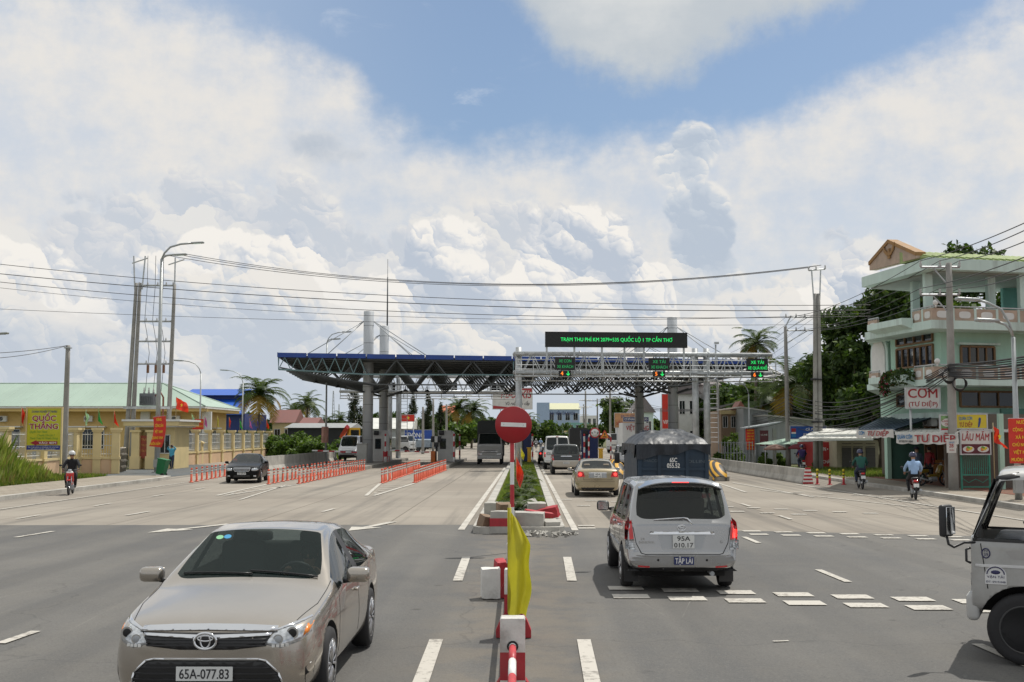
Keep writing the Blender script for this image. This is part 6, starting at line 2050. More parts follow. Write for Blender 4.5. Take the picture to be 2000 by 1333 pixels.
for (px, pyb, Y, mt, hh, nm, lb, st_) in ((41, 838, 63.8, FR, 1.0, 'red', 'red flag on the fence pillar left of the lime advertising board', False), (167, 836, 73.2, FW, 0.95, 'pale', 'pale green flag on the first pillar of the fence return', False), (191, 835, 73.4, FG, 1.05, 'green', 'bright green flag on the middle pillar of the fence return', False),
           (222, 838, 73.6, FR, 1.0, 'red', 'red flag on the gate side pillar of the fence return', False), (374, 838, 90.5, FW, 1.0, 'mint', 'mint flag at the start of the long fence, left of the red slogan board', False), (399, 838, 97, FPK, 0.9, 'pink', 'pale pink flag right of the red slogan board', False), (424, 840, 102, FY, 1.0, 'yellow', 'yellow flag on the long fence', False),
           (447, 841, 107, FR, 1.0, 'red', 'red flag on the long fence between the yellow and green flags', False), (468, 841, 112, FG, 0.9, 'green', 'dark green flag on the long fence beside the lamp post', False), (487, 841, 117, FPK, 1.0, 'pink', 'purple pink flag on the long fence', False), (502, 841, 121.5, FB, 0.95, 'violet', 'violet blue flag near the end of the long fence', False), (520, 841, 126, FR, 1.0, 'red', 'red flag on the last pillar of the long fence', False)):
 p = at(px, pyb, Y)
 flag('flag', lb, (p.x, Y, p.z - 0.05), mt, 0.75, hh * 0.8, hh + 0.25, 0.015, 0.78, int(px), R(random.uniform(-30, 30)), group='small flags along the cream fence')
p0, p1 = at(376, 839, 94), at(398, 819, 94)
r = thing('slogan_board', 'red slogan board with yellow lines on top of the long fence', 'sign board', ((p0.x + p1.x) / 2, 94, 0))
w, h, zc = p1.x - p0.x, p1.z - p0.z, (p0.z + p1.z) / 2
BRED = M('banner_red', (0.60, 0.035, 0.02), 0.6, var=0.08)
b = MB().mat(BRED); b.box((0, 0, zc), (w, 0.03, h)); b.build('panel', r)
b = MB().mat(YEL); b.text('NHIỆT LIỆT CHÀO MỪNG', 0.24, (0, -0.018, zc + h * 0.12), None, 0.008, width=w * 0.85); b.text('THÀNH PHỐ CẦN THƠ', 0.24, (0, -0.018, zc - h * 0.30), None, 0.008, width=w * 0.85); b.build('lettering', r)
b = MB().mat(M('pink_notice', (0.62, 0.25, 0.28), 0.6, var=0.15)); p = at(352, 856, 93.5); b.box((0, 0, 0), (0.75, 0.03, 0.65)); tag(b.build('notice', None, p), 'faded pink notice hanging on the long fence next to the gatehouse', 'notice')
b = MB().mat(CREAMW); p = gp(388, 906); b.bx(-0.32, 0.32, -0.25, 0.25, 0, 1.75); b.prism([(-0.42, -0.3, 1.75), (0.42, -0.3, 1.68), (0.42, -0.3, 1.78), (-0.05, -0.3, 1.95), (-0.42, -0.3, 1.85)], (0, 0.6, 0)); tag(b.build('meter_cabinet', None, (p.x, p.y, 0)), 'cream masonry meter cabinet in front of the long fence', 'cabinet')
p = gp(317, 928)
r = thing('wheelie_bin', 'green wheelie bin tilted against the tall lamp post', 'bin', (p.x - 0.1, p.y, 0), R(-8))
GB = M('bin_green', (0.012, 0.16, 0.055), 0.45, var=0.1)
tl = Matrix.Rotation(R(12), 3, 'Y')
b = MB().mat(GB)
sec = lambda s, z: [tl @ Vector((sx * 0.27 * s, sy * 0.30 * s, z)) for sx, sy in ((-1, -1), (1, -1), (1, 1), (-1, 1))]
i0 = b.verts(sec(0.82, 0.04) + sec(1.0, 0.92))
for q in ((0, 1, 5, 4), (1, 2, 6, 5), (2, 3, 7, 6), (3, 0, 4, 7), (3, 2, 1, 0)):
 b.face([i0 + k for k in q])
b.build('body', r)
b = MB().mat(GB); b.box(tl @ Vector((0, 0, 0.95)), (0.60, 0.66, 0.06), rot=tl); b.build('lid', r)
for s in (-1, 1):
 b = MB().mat(RUBBER); b.lathe([(0.10, -0.03), (0.10, 0.03)], tl @ Vector((0.2, s * 0.24, 0.06)), 14, 'Y'); b.build('wheel', r)
# RIGHT SIDE: mint green house and its shop fronts
MINT = M('mint_wall', (0.42, 0.62, 0.51), 0.8, var=0.06, scale=0.7, dirt=0.3, stretch=(2.2, 2.2, 0.35))
MINTL = M('pale_mint', (0.55, 0.68, 0.63), 0.8, var=0.06, scale=0.8, dirt=0.5, stretch=(2.2, 2.2, 0.35))
TERR = M('terrazzo_pink', (0.42, 0.32, 0.25), 0.8, var=0.12, scale=3, dirt=0.22)
PANELW = M('panel_white', (0.66, 0.66, 0.64), 0.7, var=0.06, dirt=0.15)
BRW = M('brown_frame', (0.20, 0.11, 0.05), 0.6, var=0.15)
OCH = M('ochre_trim', (0.30, 0.165, 0.06), 0.7, var=0.15)
GTILE = M('green_tiles', (0.27, 0.34, 0.13), 0.6, var=0.2, scale=3, dirt=0.2)
DGREEN = M('dark_green_wall', (0.06, 0.15, 0.12), 0.7, var=0.12, dirt=0.2)
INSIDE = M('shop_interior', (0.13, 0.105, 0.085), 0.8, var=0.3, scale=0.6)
WOODB = M('brown_panelling', (0.16, 0.085, 0.04), 0.6, var=0.25, scale=1.0, stretch=(4, 4, 0.4))
HY = 52.0
PA = Vector((at(1692, 700, 58.5).x, 58.5, 0)); PB = Vector((at(1822, 700, HY).x, HY, 0)); PC = Vector((27.0, 54.6, 0))
dAB = (PA - PB).normalized(); dBC = (PC - PB).normalized()
inAB = Vector((-dAB.y, dAB.x, 0)); inAB = inAB if inAB.x > 0 else -inAB       # into the house
inBC = Vector((-dBC.y, dBC.x, 0)); inBC = inBC if inBC.y > 0 else -inBC
house = thing('house', 'three storey mint green house with balconies, rooftop terrace and a gabled corner', 'house', (0, 0, 0))
def hx(px, seg):
 """distance along a facade (0 at the corner B) under pixel column px"""
 d = ray(px, 700); k = d.x / d.y
 e = dAB if seg == 'AB' else dBC
 return (k * PB.y - PB.x) / (e.x - k * e.y)
def hz(py, Y=HY):
 return at(1822, py, Y).z
def plan(off_ab, off_bc, back=67.0):
 """footprint polygon set in from the balcony edge"""
 p = PB + inAB * off_ab; q = PB + inBC * off_bc
 t = ((q.x - p.x) * dBC.y - (q.y - p.y) * dBC.x) / (dAB.x * dBC.y - dAB.y * dBC.x)
 c = p + dAB * t
 a = PA + inAB * off_ab; e = PC + inBC * off_bc
 return [a, c, e, Vector((27.5, back, 0)), Vector((PA.x + 3.2, back, 0))]
def pslab(name, pts, z0, z1, mat, root=house):
 b = MB().mat(mat); b.prism([(p.x, p.y, z0) for p in pts], (0, 0, z1 - z0)); return b.build(name, root)
zf2, zf3, zrf = hz(752), hz(642), hz(526)            # undersides of balcony slabs and the roof slab
zr2, zr3 = hz(712), hz(597)                           # handrails
zp2, zp3 = hz(721), hz(607)
W1, W2 = plan(2.1, 2.4), plan(1.3, 1.5)
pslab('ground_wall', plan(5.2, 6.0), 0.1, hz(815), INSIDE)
pslab('wall', W1, hz(804), zf2, MINT)
pslab('wall', W2, zf2 + 0.30, zf3, MINT)
pslab('balcony_slab', plan(0, 0), zf2, zf2 + 0.28, MINTL)
pslab('balcony_slab', plan(-0.05, -0.05), zf3, zf3 + 0.38, MINTL)
pslab('balcony_slab', plan(1.6, 1.9), hz(815), hz(803), MINTL)
pslab('roof_slab', plan(-0.15, -0.15, 60.3), zrf, zrf + 0.5, MINTL)
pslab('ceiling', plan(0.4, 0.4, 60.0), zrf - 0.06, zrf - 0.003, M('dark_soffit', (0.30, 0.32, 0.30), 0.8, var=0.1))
b = MB().mat(GTILE)
q0, q1 = PB + inBC * 0.1, PC + inBC * 0.1
zt = zrf + 0.55
b.prism([(q0.x, q0.y, zt), (q0.x + inBC.x * 2.2, q0.y + inBC.y * 2.2, zt + 0.55), (q0.x + inBC.x * 2.2, q0.y + inBC.y * 2.2, zt)], q1 - q0)
L = (q1 - q0).length
for i in range(int(L / 0.35)):
 p = q0 + dBC * (i * 0.35 + 0.15); b.tube([p + Vector((0, 0, zt + 0.03)), p + inBC * 2.2 + Vector((0, 0, zt + 0.58))], 0.06, 5)
b.build('roof_tiles', house)
ga = PB + dAB * hx(1712, 'AB') + inAB * -0.25; gb = PB + dAB * hx(1806, 'AB') + inAB * -0.25
zg0, zg1 = at(1703, 530, 57.6).z, at(1752, 473, 55).z
zgr = at(1806, 499, 52.6).z
mid = ga.lerp(gb, 0.44)
b = MB().mat(TERR)
b.prism([(ga.x, ga.y, zg0), (gb.x, gb.y, zg0 - 0.1), (gb.x, gb.y, zgr), (mid.x, mid.y, zg1), (ga.x, ga.y, zg0 + 0.25)], inAB * 0.35)
b.build('gable', house)
b = MB().mat(OCH)
for (p, zz, q, z2) in ((ga, zg0 + 0.25, mid, zg1), (mid, zg1, gb, zgr)):
 a_, c_ = Vector((p.x, p.y, zz)) - inAB * 0.06, Vector((q.x, q.y, z2)) - inAB * 0.06
 b.prism([a_, c_, c_ + Vector((0, 0, 0.17)), a_ + Vector((0, 0, 0.17))], inAB * 0.5)
b.build('gable_coping', house)
b = MB().mat(OCH)                                       # spread winged relief on the gable
cm = ga.lerp(gb, 0.46) - inAB * 0.03; zz = zg0 + 0.62
ev = (gb - ga).normalized()
def gp2(a_, c_): return cm + ev * a_ * 0.8 + Vector((0, 0, zz + c_ * 0.8))
for s in (-1, 1):
 b.prism([gp2(0, -0.35), gp2(s * 0.18, -0.1), gp2(s * 0.75, 0.42), gp2(s * 0.62, 0.0), gp2(s * 0.3, -0.22)], inAB * -0.05)
b.prism([gp2(-0.15, -0.45), gp2(0.15, -0.45), gp2(0.1, 0.15), gp2(-0.1, 0.15)], inAB * -0.05)
b.build('wall_relief', house)
for seg, px in (('AB', 1744), ('AB', 1800), ('BC', 1848), ('BC', 1973)):
 e, n_ = (dAB, inAB) if seg == 'AB' else (dBC, inBC)
 p = PB + e * hx(px, seg) + n_ * (1.2 if px != 1800 else 5)
 b = MB().mat(MINTL); b.box(p + Vector((0, 0, (zf3 + 0.5 + zrf) / 2)), (0.34, 0.34, zrf - zf3 - 0.5)); b.build('terrace_column', house)
p = at(1956, 560, 58.5); p.z = 0
b = MB().mat(M('teal_wall', (0.16, 0.36, 0.33), 0.8, var=0.08)); b.box(p + Vector((3.0, 0, (zf3 + zrf + 0.5) / 2)), (6, 0.3, zrf - zf3 - 0.5)); b.build('stair_wall', house)
def balustrade(seg, t0, t1, z0, z1, n, rail):
 e, n_ = (dAB, inAB) if seg == 'AB' else (dBC, inBC)
 ang = math.atan2(e.y, e.x)
 for i in range(n):
  a_, c_ = t0 + (t1 - t0) * (i + 0.03) / n, t0 + (t1 - t0) * (i + 0.97) / n
  p = PB + e * ((a_ + c_) / 2) + n_ * 0.14
  b = MB().mat(TERR); b.box(p + Vector((0, 0, (z0 + z1) / 2)), (abs(c_ - a_), 0.12, z1 - z0), rz=ang)
  b.mat(PANELW)
  w_, h_ = abs(c_ - a_) * 0.56, (z1 - z0) * 0.56
  pts = []
  for k in range(20):
   aa = 2 * PI * k / 20
   ca, sa = math.cos(aa), math.sin(aa)
   pts.append(p + e * (w_ / 2 * math.copysign(abs(ca) ** 0.6, ca)) + Vector((0, 0, (z0 + z1) / 2 + h_ / 2 * math.copysign(abs(sa) ** 0.6, sa))) - n_ * 0.07)
  b.prism(pts, n_ * 0.012)
  b.build('balustrade_panel', house)
  q = PB + e * c_ + n_ * 0.14
  if i < n - 1:
   b = MB().mat(MINTL); b.box(q + Vector((0, 0, (z0 + z1) / 2)), (0.12, 0.16, z1 - z0 + 0.06), rz=ang); b.build('baluster_post', house)
 b = MB().mat(GALV); a_, c_ = PB + e * t0 + n_ * 0.14, PB + e * t1 + n_ * 0.14
 b.tube([a_ + Vector((0, 0, rail)), c_ + Vector((0, 0, rail))], 0.035, 6)
 k = 0
 while k <= 6:
  q = a_.lerp(c_, k / 6); b.tube([q + Vector((0, 0, z1)), q + Vector((0, 0, rail))], 0.02, 5); k += 1
 b.build('handrail', house)
for z0, z1, rail in ((zf2 + 0.28, zp2 + 0.12, zr2), (zf3 + 0.38, zp3 + 0.14, zr3)):
 balustrade('BC', 0.05, 9.2, z0, z1, 8, rail)
 balustrade('AB', 0.05, hx(1780, 'AB'), z0, z1, 2, rail)
 balustrade('AB', hx(1712, 'AB'), hx(1693, 'AB'), z0, z1, 1, rail)
 b = MB().mat(MINTL); t0, t1 = hx(1785, 'AB'), hx(1716, 'AB')
 pa_, pb_ = PB + dAB * t0, PB + dAB * t1
 b.prism([pa_ + Vector((0, 0, z0 - 0.25)), pa_ - inAB * 0.55 + Vector((0, 0, z0 - 0.05)), pa_ - inAB * 0.55 + Vector((0, 0, z0 + 0.25)), pa_ + Vector((0, 0, z0 + 0.25))], pb_ - pa_); b.build('flower_trough', house)
 b = MB().mat(WTRIM)
 q = PB + inAB * 0.2; b.ball((q.x, q.y, rail + 0.14), 0.13, 10, 8); b.tube([(q.x, q.y, z1), (q.x, q.y, rail + 0.05)], 0.04, 6); b.build('globe_lamp', house)
angAB = math.atan2(-dAB.y, -dAB.x); angBC = math.atan2(dBC.y, dBC.x)
def hwin(seg, px0, px1, z0, z1, nx, off, frame=BRW, hood=True):
 e, n_ = (dAB, inAB) if seg == 'AB' else (dBC, inBC)
 sc_ = 1.0
 t0, t1 = hx(px0, seg), hx(px1, seg)
 org = PB + n_ * off
 def tt(px):
  d = ray(px, 700); k = d.x / d.y
  return (k * org.y - org.x) / (e.x - k * e.y)
 t0, t1 = tt(px0), tt(px1)
 p = org + e * ((t0 + t1) / 2) - n_ * 0.003
 window_part(house, p.x, p.y, (z0 + z1) / 2, abs(t1 - t0), z1 - z0, nx, angBC if seg == 'BC' else angAB, frame, 0.09, DGLASS, 0.09)
 if hood:
  b = MB().mat(MINTL); b.box(p + Vector((0, 0, z1 + 0.12)) - n_ * 0.12, (abs(t1 - t0) + 0.4, 0.24, 0.10), rz=angBC if seg == 'BC' else angAB); b.build('window_hood', house)
Yw = 54.0
hwin('BC', 1876, 1941, at(0, 713, Yw).z, at(0, 678, Yw).z, 4, 1.5)
hwin('BC', 1872, 1982, at(0, 794, Yw).z, at(0, 764, Yw).z, 3, 2.4, hood=False)
hwin('AB', 1753, 1824, at(0, 715, 55).z, at(0, 676, 55).z, 6, 1.3, hood=False)
hwin('AB', 1753, 1824, at(0, 669, 55).z, at(0, 652, 55).z, 4, 1.3, hood=False)
hwin('AB', 1752, 1768, at(0, 790, 55).z, at(0, 765, 55).z, 1, 2.1, hood=False)
ac_unit(house, *(PB + dAB * 3.9 + inAB * 1.85 + Vector((0, 0, zf2 - 1.5))), angAB)
b = MB().mat(PANELW)
org = PB + inAB * 1.27
def tab(px):
 d = ray(px, 700); k = d.x / d.y
 return (k * org.y - org.x) / (dAB.x - k * dAB.y)
ta, tb_ = tab(1702), tab(1735); tm, rr = (ta + tb_) / 2, abs(ta - tb_) / 2
z0 = zf2 + 0.30; zs = at(0, 683, 56).z
for k_, (r_, m_, o_) in enumerate(((rr, MINTL, 0.0), (rr * 0.78, PANELW, 0.05))):
 pts = [org + dAB * (tm - r_), org + dAB * (tm + r_)]
 pts = [pts[0] + Vector((0, 0, z0)), pts[1] + Vector((0, 0, z0))] + [org + dAB * (tm + r_ * math.cos(a)) + Vector((0, 0, zs + r_ * math.sin(a))) for a in [PI * i / 12 for i in range(13)]]
 b.mat(m_).prism([p - inAB * o_ for p in pts], inAB * -0.045)
b.build('arched_niche', house)
p0 = gp(1716, 938);
b = MB().mat(DGREEN); b.bx(19.0, 21.4, 61.8, 62.1, 0.12, hz(816)); b.build('side_wall', house)
b = MB().mat(MINT); b.bx(18.85, 19.05, 61.7, 62.2, 0.12, hz(816)); b.build('shop_post', house); b = MB().mat(MINT); b.bx(21.3, 21.45, 56.5, 56.7, 0.12, hz(816)); b.build('shop_post', house)
b = MB().mat(WOODB)
for i in range(9):
 b.box((20.55 + i * 0.62, 60.2 - i * 0.10, 1.65), (0.56, 0.08, 3.0))
b.build('panelled_shopfront', house)
b = MB().mat(M('orange_board', (0.40, 0.17, 0.05), 0.7, var=0.15))
for i in range(4):
 b.box((20.9 + i * 1.35, 60.05 - i * 0.21, 0.65), (1.25, 0.05, 1.0))
b.build('counter_board', house)
b = MB().mat(DGREEN); b.bx(24.4, 24.6, 52.8, 60, 0.12, 3.6); b.bx(21.8, 27.5, 54.2, 54.4, 0.12, 3.6); b.build('partition_wall', house)
b = MB().mat(MINT); b.bx(19.95, 20.15, 49.9, 50.1, 0.12, 3.3); b.build('gate_pier', house)
ROOFB = M('blue_grey_roofing', (0.10, 0.14, 0.19), 0.45, 0.3, var=0.12, scale=0.5)
ROOFW = M('pale_roofing', (0.62, 0.62, 0.58), 0.5, 0.1, var=0.1, scale=0.5, dirt=0.25)
BANW = M('banner_cloth', (0.60, 0.59, 0.56), 0.7, var=0.08, dirt=0.15)
TRED = M('sign_dark_red', (0.34, 0.025, 0.03), 0.5, var=0)
TBLU = M('sign_blue', (0.02, 0.18, 0.42), 0.5, var=0)
def awning(label, back, front, thick, mat, ribs=10):
 r = thing('awning', label, 'awning')
 (a0, a1), (f0, f1) = back, front
 b = MB().mat(mat)
 b.prism([a0, f0, Vector(f0) - Vector((0, 0, thick)), Vector(a0) - Vector((0, 0, thick))], Vector(a1) - Vector(a0)) if (Vector(a1) - Vector(a0) - Vector(f1) + Vector(f0)).length < 0.01 else b.poly([a0, a1, f1, f0]).poly([Vector(p) - Vector((0, 0, thick)) for p in (f0, f1, a1, a0)]).poly([f0, f1, Vector(f1) - Vector((0, 0, thick)), Vector(f0) - Vector((0, 0, thick))])
 for i in range(ribs + 1):
  t = i / ribs; b.tube([Vector(a0).lerp(Vector(a1), t) + Vector((0, 0, 0.012)), Vector(f0).lerp(Vector(f1), t) + Vector((0, 0, 0.012))], 0.022, 4)
 b.build('roofing', r)
 b = MB().mat(GALV); b.tube([Vector(f0) - Vector((0, 0, thick + 0.03)), Vector(f1) - Vector((0, 0, thick + 0.03))], 0.035, 6); b.build('front_rail', r)
 return r
def hang_banner(label, p0, p1, h, words_, scallop=True, name='shop_banner'):
 """cloth banner with a wavy lower edge between two points of its top edge"""
 r = thing(name, label, 'banner')
 p0, p1 = Vector(p0), Vector(p1)
 d = p1 - p0; L = d.length; e = d.normalized(); n = Vector((e.y, -e.x, 0)).normalized()
 b = MB().mat(BANW)
 b.grid(lambda u_, v_: p0 + d * u_ + Vector((0, 0, -h * v_ - (0.05 * abs(math.sin(u_ * L * 4)) * v_ if scallop else 0))) + n * (0.03 * math.sin(u_ * L * 2.3 + v_)), 40, 4)
 b.build('cloth', r)
 ang = math.atan2(e.y, e.x); Rm = Matrix.Rotation(ang, 3, 'Z')
 b = MB()
 for (t, size, u_, dz, m_, w_, sh) in words_:
  b.mat(m_).text(t, size, p0 + d * u_ + Vector((0, 0, -h * dz)) + n * 0.045, Rm, 0.02, sh, width=w_)
 b.build('lettering', r)
 return r
Ya, Yb = 58.0, 52.5
f0, f1 = at(1677, 838, 57), at(1748, 838, 53.5)
a0, a1 = at(1722, 816, 62.5), at(1832, 812, 56.0)
awning('blue grey awning of the eating house corner', (a0, a1), (f0, f1), 0.06, ROOFB)
awning('pale awning over the eating house entrance', (at(1762, 836, 57.5), at(1876, 838, 55)), (at(1748, 845, 52.8), at(1871, 845, 49.2)), 0.06, ROOFW)
awning('pale awning beside the food picture gate', (at(1880, 836, 54), at(2030, 838, 54)), (at(1876, 838, 50.2), at(2030, 841, 50.4)), 0.06, ROOFW)
g0, g1 = at(1673, 841, 57), at(1746, 839, 53.5)
hang_banner('scalloped white banner with red name hanging from the blue grey awning', g0, g1, 0.34, [('CƠM', 0.22, 0.16, 0.62, TBLU, 0.55, 0), ('TƯ DIỆP', 0.30, 0.58, 0.80, TRED, 2.0, 0.3)])
g0, g1 = at(1751, 848, 52.6), at(1872, 848, 49.0)
hang_banner('long scalloped white banner with red name over the eating house entrance', g0, g1, 0.40, [('QUÁN CƠM', 0.24, 0.15, 0.52, TBLU, 1.0, 0), ('07103.911.834', 0.13, 0.17, 0.92, INK, 0.9, 0), ('TƯ DIỆP', 0.42, 0.64, 0.86, TRED, 2.5, 0)])
def board(name, label, x0, y0, x1, y1, Y, mat, words_, frame=GALV, post=None, cat='sign board', rz=0.0, depth=0.08):
 """flat sign board whose corners are seen at two pixels, standing at distance Y"""
 a, c = at(x0, y1, Y), at(x1, y0, Y)
 w, h = c.x - a.x, c.z - a.z
 r = thing(name, label, cat, ((a.x + c.x) / 2, Y, (a.z + c.z) / 2), rz)
 b = MB().mat(mat); b.box((0, 0, 0), (w - 0.06, depth, h - 0.06)); b.build('panel', r)
 b = MB().mat(frame)
 for s in (-1, 1):
  b.box((s * (w / 2 - 0.005), 0, 0), (0.05, depth + 0.03, h + 0.04)); b.box((0, 0, s * (h / 2 - 0.005)), (w - 0.06, depth + 0.03, 0.05))
 b.build('frame', r)
 if words_:
  b = MB()
  for (t, size, fx, fz, m_, fw, sh) in words_:
   b.mat(m_).text(t, size * h, (fx * w, -depth / 2 - 0.006, fz * h), None, 0.014, sh, width=fw * w if fw else None)
  b.build('lettering', r)
 if post:
  for fx in post[0]:
   b = MB().mat(frame); b.tube([(fx * w, 0.06, -h / 2), (fx * w, 0.06, -h / 2 - post[1])], 0.05, 7); b.build('post', r)
 return r, w, h
r, w, h = board('sign_board', 'white sign board with big red word standing over the blue grey awning', 1769, 758, 1835, 798, 52.5, BANW, [('CƠM', 0.62, 0, 0.02, TRED, 0.86, 0), ('(TƯ DIỆP)', 0.30, 0, -0.40, TRED, 0.84, 0)], post=((-0.35,), 1.3))
YS = M('sign_yellow', (0.66, 0.52, 0.04), 0.5, var=0.05)
r, w, h = board('sign_board', 'yellow sign board with a blue bird silhouette above the entrance awning', 1866, 809, 1927, 838, 50.0, YS, [('QUÁN CƠM', 0.30, -0.18, 0.10, TBLU, 0.42, 0), ('TƯ DIỆP', 0.40, -0.18, -0.36, TRED, 0.42, 0)])
b = MB().mat(M('bird_blue', (0.02, 0.06, 0.25), 0.5, var=0))
y = -0.05
b.prism([(w * 0.20, y, -h * 0.40), (w * 0.24, y, -h * 0.40), (w * 0.29, y, -h * 0.05), (w * 0.30, y, h * 0.20), (w * 0.26, y, h * 0.28), (w * 0.235, y, h * 0.20), (w * 0.22, y, h * 0.14), (w * 0.23, y, h * 0.08), (w * 0.215, y, -h * 0.12)], (0, -0.006, 0)); b.build('bird_silhouette', r)
r, w, h = board('sign_board', 'small cooking oil sign left of the yellow sign board', 1836, 811, 1862, 842, 49.6, M('sign_leaf_green', (0.16, 0.30, 0.12), 0.6, var=0.4, scale=6), [('Cooking', 0.22, 0, 0.06, TRED, 0.8, 0.2), ('OIL', 0.22, 0, -0.16, TRED, 0.35, 0)])
b = MB().mat(BANW); b.poly([(w * 0.44 * math.cos(a), -0.042, h * 0.02 + h * 0.26 * math.sin(a)) for a in [2 * PI * k / 24 for k in range(24)]]); b.mat(TRED).box((0, -0.042, -h * 0.42), (w * 0.94, 0.004, h * 0.14)); b.build('emblem', r)
r, w, h = board('sign_board', 'white hotpot sign with food pictures above the green iron gate', 1876, 841, 1933, 888, 49.3, BANW, [('LẨU MẮM', 0.42, 0, 0.08, TRED, 0.92, 0.15)])
b = MB().mat(M('photo_dark_red', (0.09, 0.012, 0.02), 0.5, var=0.2)); b.box((0, -0.043, -h * 0.27), (w - 0.07, 0.006, h * 0.40)); b.build('picture', r)
b = MB()
for cx in (-0.24, 0.25):
 b.mat(BANW).poly([(w * (cx + 0.19 * math.cos(a)), -0.048, h * (-0.28 + 0.13 * math.sin(a))) for a in [2 * PI * k / 20 for k in range(20)]])
 for k in range(9):
  a = k * 2.4; m_ = (M('salad_green', (0.12, 0.28, 0.04), 0.6, var=0.3), M('shrimp_orange', (0.55, 0.20, 0.05), 0.6, var=0.2), YS)[k % 3]
  b.mat(m_).ball((w * (cx + 0.10 * math.cos(a) * (k / 9)), -0.05, h * (-0.26 + 0.08 * math.sin(a) * (k / 9))), (0.07, 0.012, 0.05), 7, 5)
b.build('dish', r)
r, w, h = board('price_sign', 'small white price sign fixed on the near right utility pole', 1851, 861, 1865, 884, 48.4, BANW, [('28', 0.45, -0.05, -0.08, TRED, 0.6, 0), ('GIÁ RẺ', 0.16, 0, 0.28, TBLU, 0.7, 0), ('/PHẦN', 0.14, 0, -0.36, TRED, 0.6, 0)], BANW)
Y = 49.6
xa, xb = at(1877, 900, Y).x, at(1932, 900, Y).x
r = thing('iron_gate', 'green barred iron gate under the hotpot sign', 'gate', ((xa + xb) / 2, Y, 0.12))
GI = M('gate_green', (0.04, 0.22, 0.16), 0.5, 0.2, var=0.15); w = xb - xa
b = MB().mat(GI)
for x in (-w / 2, w / 2): b.box((x, 0, 1.0), (0.07, 0.07, 2.0))
for z in (0.12, 0.62, 1.75, 1.98): b.box((0, 0, z), (w, 0.05, 0.05))
b.build('frame', r)
b = MB().mat(GI)
n = 14
for i in range(1, n):
 b.tube([(-w / 2 + w * i / n, 0, 0.64), (-w / 2 + w * i / n, 0, 1.97)], 0.016, 5)
for k in range(5):
 cx = -w / 2 + w * (k + 0.5) / 5
 for zz in (0.85, 1.6):
  b.tube([(cx + 0.06 * math.cos(a), 0, zz + 0.06 * math.sin(a)) for a in [2 * PI * q / 10 for q in range(9)]], 0.012, 4)
b.tube([(-w / 2, 0, 0.5), (-w / 4, 0, 0.3), (0, 0, 0.45), (w / 4, 0, 0.3), (w / 2, 0, 0.5)], 0.015, 5)
b.build('bars', r)
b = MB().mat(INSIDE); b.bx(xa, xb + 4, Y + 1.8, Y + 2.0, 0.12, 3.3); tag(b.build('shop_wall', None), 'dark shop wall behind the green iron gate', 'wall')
r = thing('glass_door', 'shop glass doors right of the green iron gate', 'door', (0, 0, 0)); b = MB().mat(GALV)
for px in (1938, 1950, 1962, 1975, 1990):
 p = at(px, 900, 52.2); b.box((p.x, 52.2, 1.3), (0.07, 0.06, 2.4))
b.build('frame', r); b = MB().mat(DGLASS); pa, pb = at(1938, 900, 52.2), at(1990, 900, 52.2); b.bx(pa.x, pb.x, 52.22, 52.24, 0.2, 2.5); b.build('pane', r)
# POLES, LAMPS, WIRES, BANNERS
INSU = M('insulator', (0.45, 0.44, 0.42), 0.3, var=0.2)
CABLE = M('black_cable', (0.02, 0.02, 0.022), 0.6, var=0)
LAMPM = M('lamp_pole_paint', (0.40, 0.42, 0.42), 0.45, 0.6, var=0.1, dirt=0.15)
def pole_mesh(root, base, top, r0=0.17, r1=0.10, mat=POLEC, steps=True, name='pole'):
 b = MB().mat(mat)
 n = 8
 b.tube([Vector(base).lerp(Vector(top), i / n) for i in range(n + 1)], [r0 + (r1 - r0) * i / n for i in range(n + 1)], 10)
 b.build(name, root)
 return root
def arm_mesh(root, pts, r=0.05, mat=GALV, ins=True, name='crossarm', brace=None):
 b = MB().mat(mat); b.tube(pts, r, 4)
 if brace:
  for q in brace: b.tube(q, r * 0.6, 4)
 b.build(name, root)
 if ins:
  for p in pts:
   p = Vector(p)
   b = MB().mat(INSU); b.lathe([(0.03, 0), (0.07, 0.06), (0.03, 0.09), (0.07, 0.15), (0.03, 0.18), (0.05, 0.25), (0.001, 0.27)], p, 8); b.build('insulator', root)
WN = [0]
def wire(p0, p1, sag, label, group, r=0.016, n=18):
 p0, p1 = Vector(p0), Vector(p1)
 b = MB().mat(CABLE)
 b.tube([p0.lerp(p1, i / n) - Vector((0, 0, 4 * sag * (i / n) * (1 - i / n))) for i in range(n + 1)], r, 4, False)
 return tag(b.build('overhead_wire'), label, 'wire', group)
p = gp(124, 929); t = at(133, 675, p.y)
r = thing('utility_pole', 'short grey concrete pole standing next to the lime advertising board', 'pole', (p.x, p.y, 0))
pole_mesh(r, (0, 0, 0), (t.x - p.x, 0, t.z), 0.2, 0.13)
b = MB().mat(GALV); b.box((t.x - p.x, 0, t.z - 0.15), (0.36, 0.36, 0.08)); b.build('clamp', r)
wire(t, at(-60, 702, 60), 0.2, 'thin wire from the short concrete pole to the edge of the view', 'wires of the short left pole'); wire(t, at(-60, 692, 58), 0.1, 'thin wire from the short concrete pole to the edge of the view', 'wires of the short left pole')
Y = 88.0
A0, A1 = at(250, 905, Y), at(270, 553, Y); B0, B1 = at(326, 905, Y), at(341, 556, Y)
r = thing('transformer_frame', 'tall frame of concrete poles carrying a transformer behind the gatehouse', 'pole', (A0.x, Y, 0))
o = Vector((A0.x, Y, 0))
pole_mesh(r, (-0.22, 0, 0), A1 - o + Vector((-0.14, 0, 0)), 0.19, 0.12); pole_mesh(r, (0.22, 0, 0), A1 - o + Vector((0.14, 0, 0)), 0.19, 0.12); pole_mesh(r, Vector((B0.x, Y, 0)) - o, B1 - o, 0.19, 0.12)
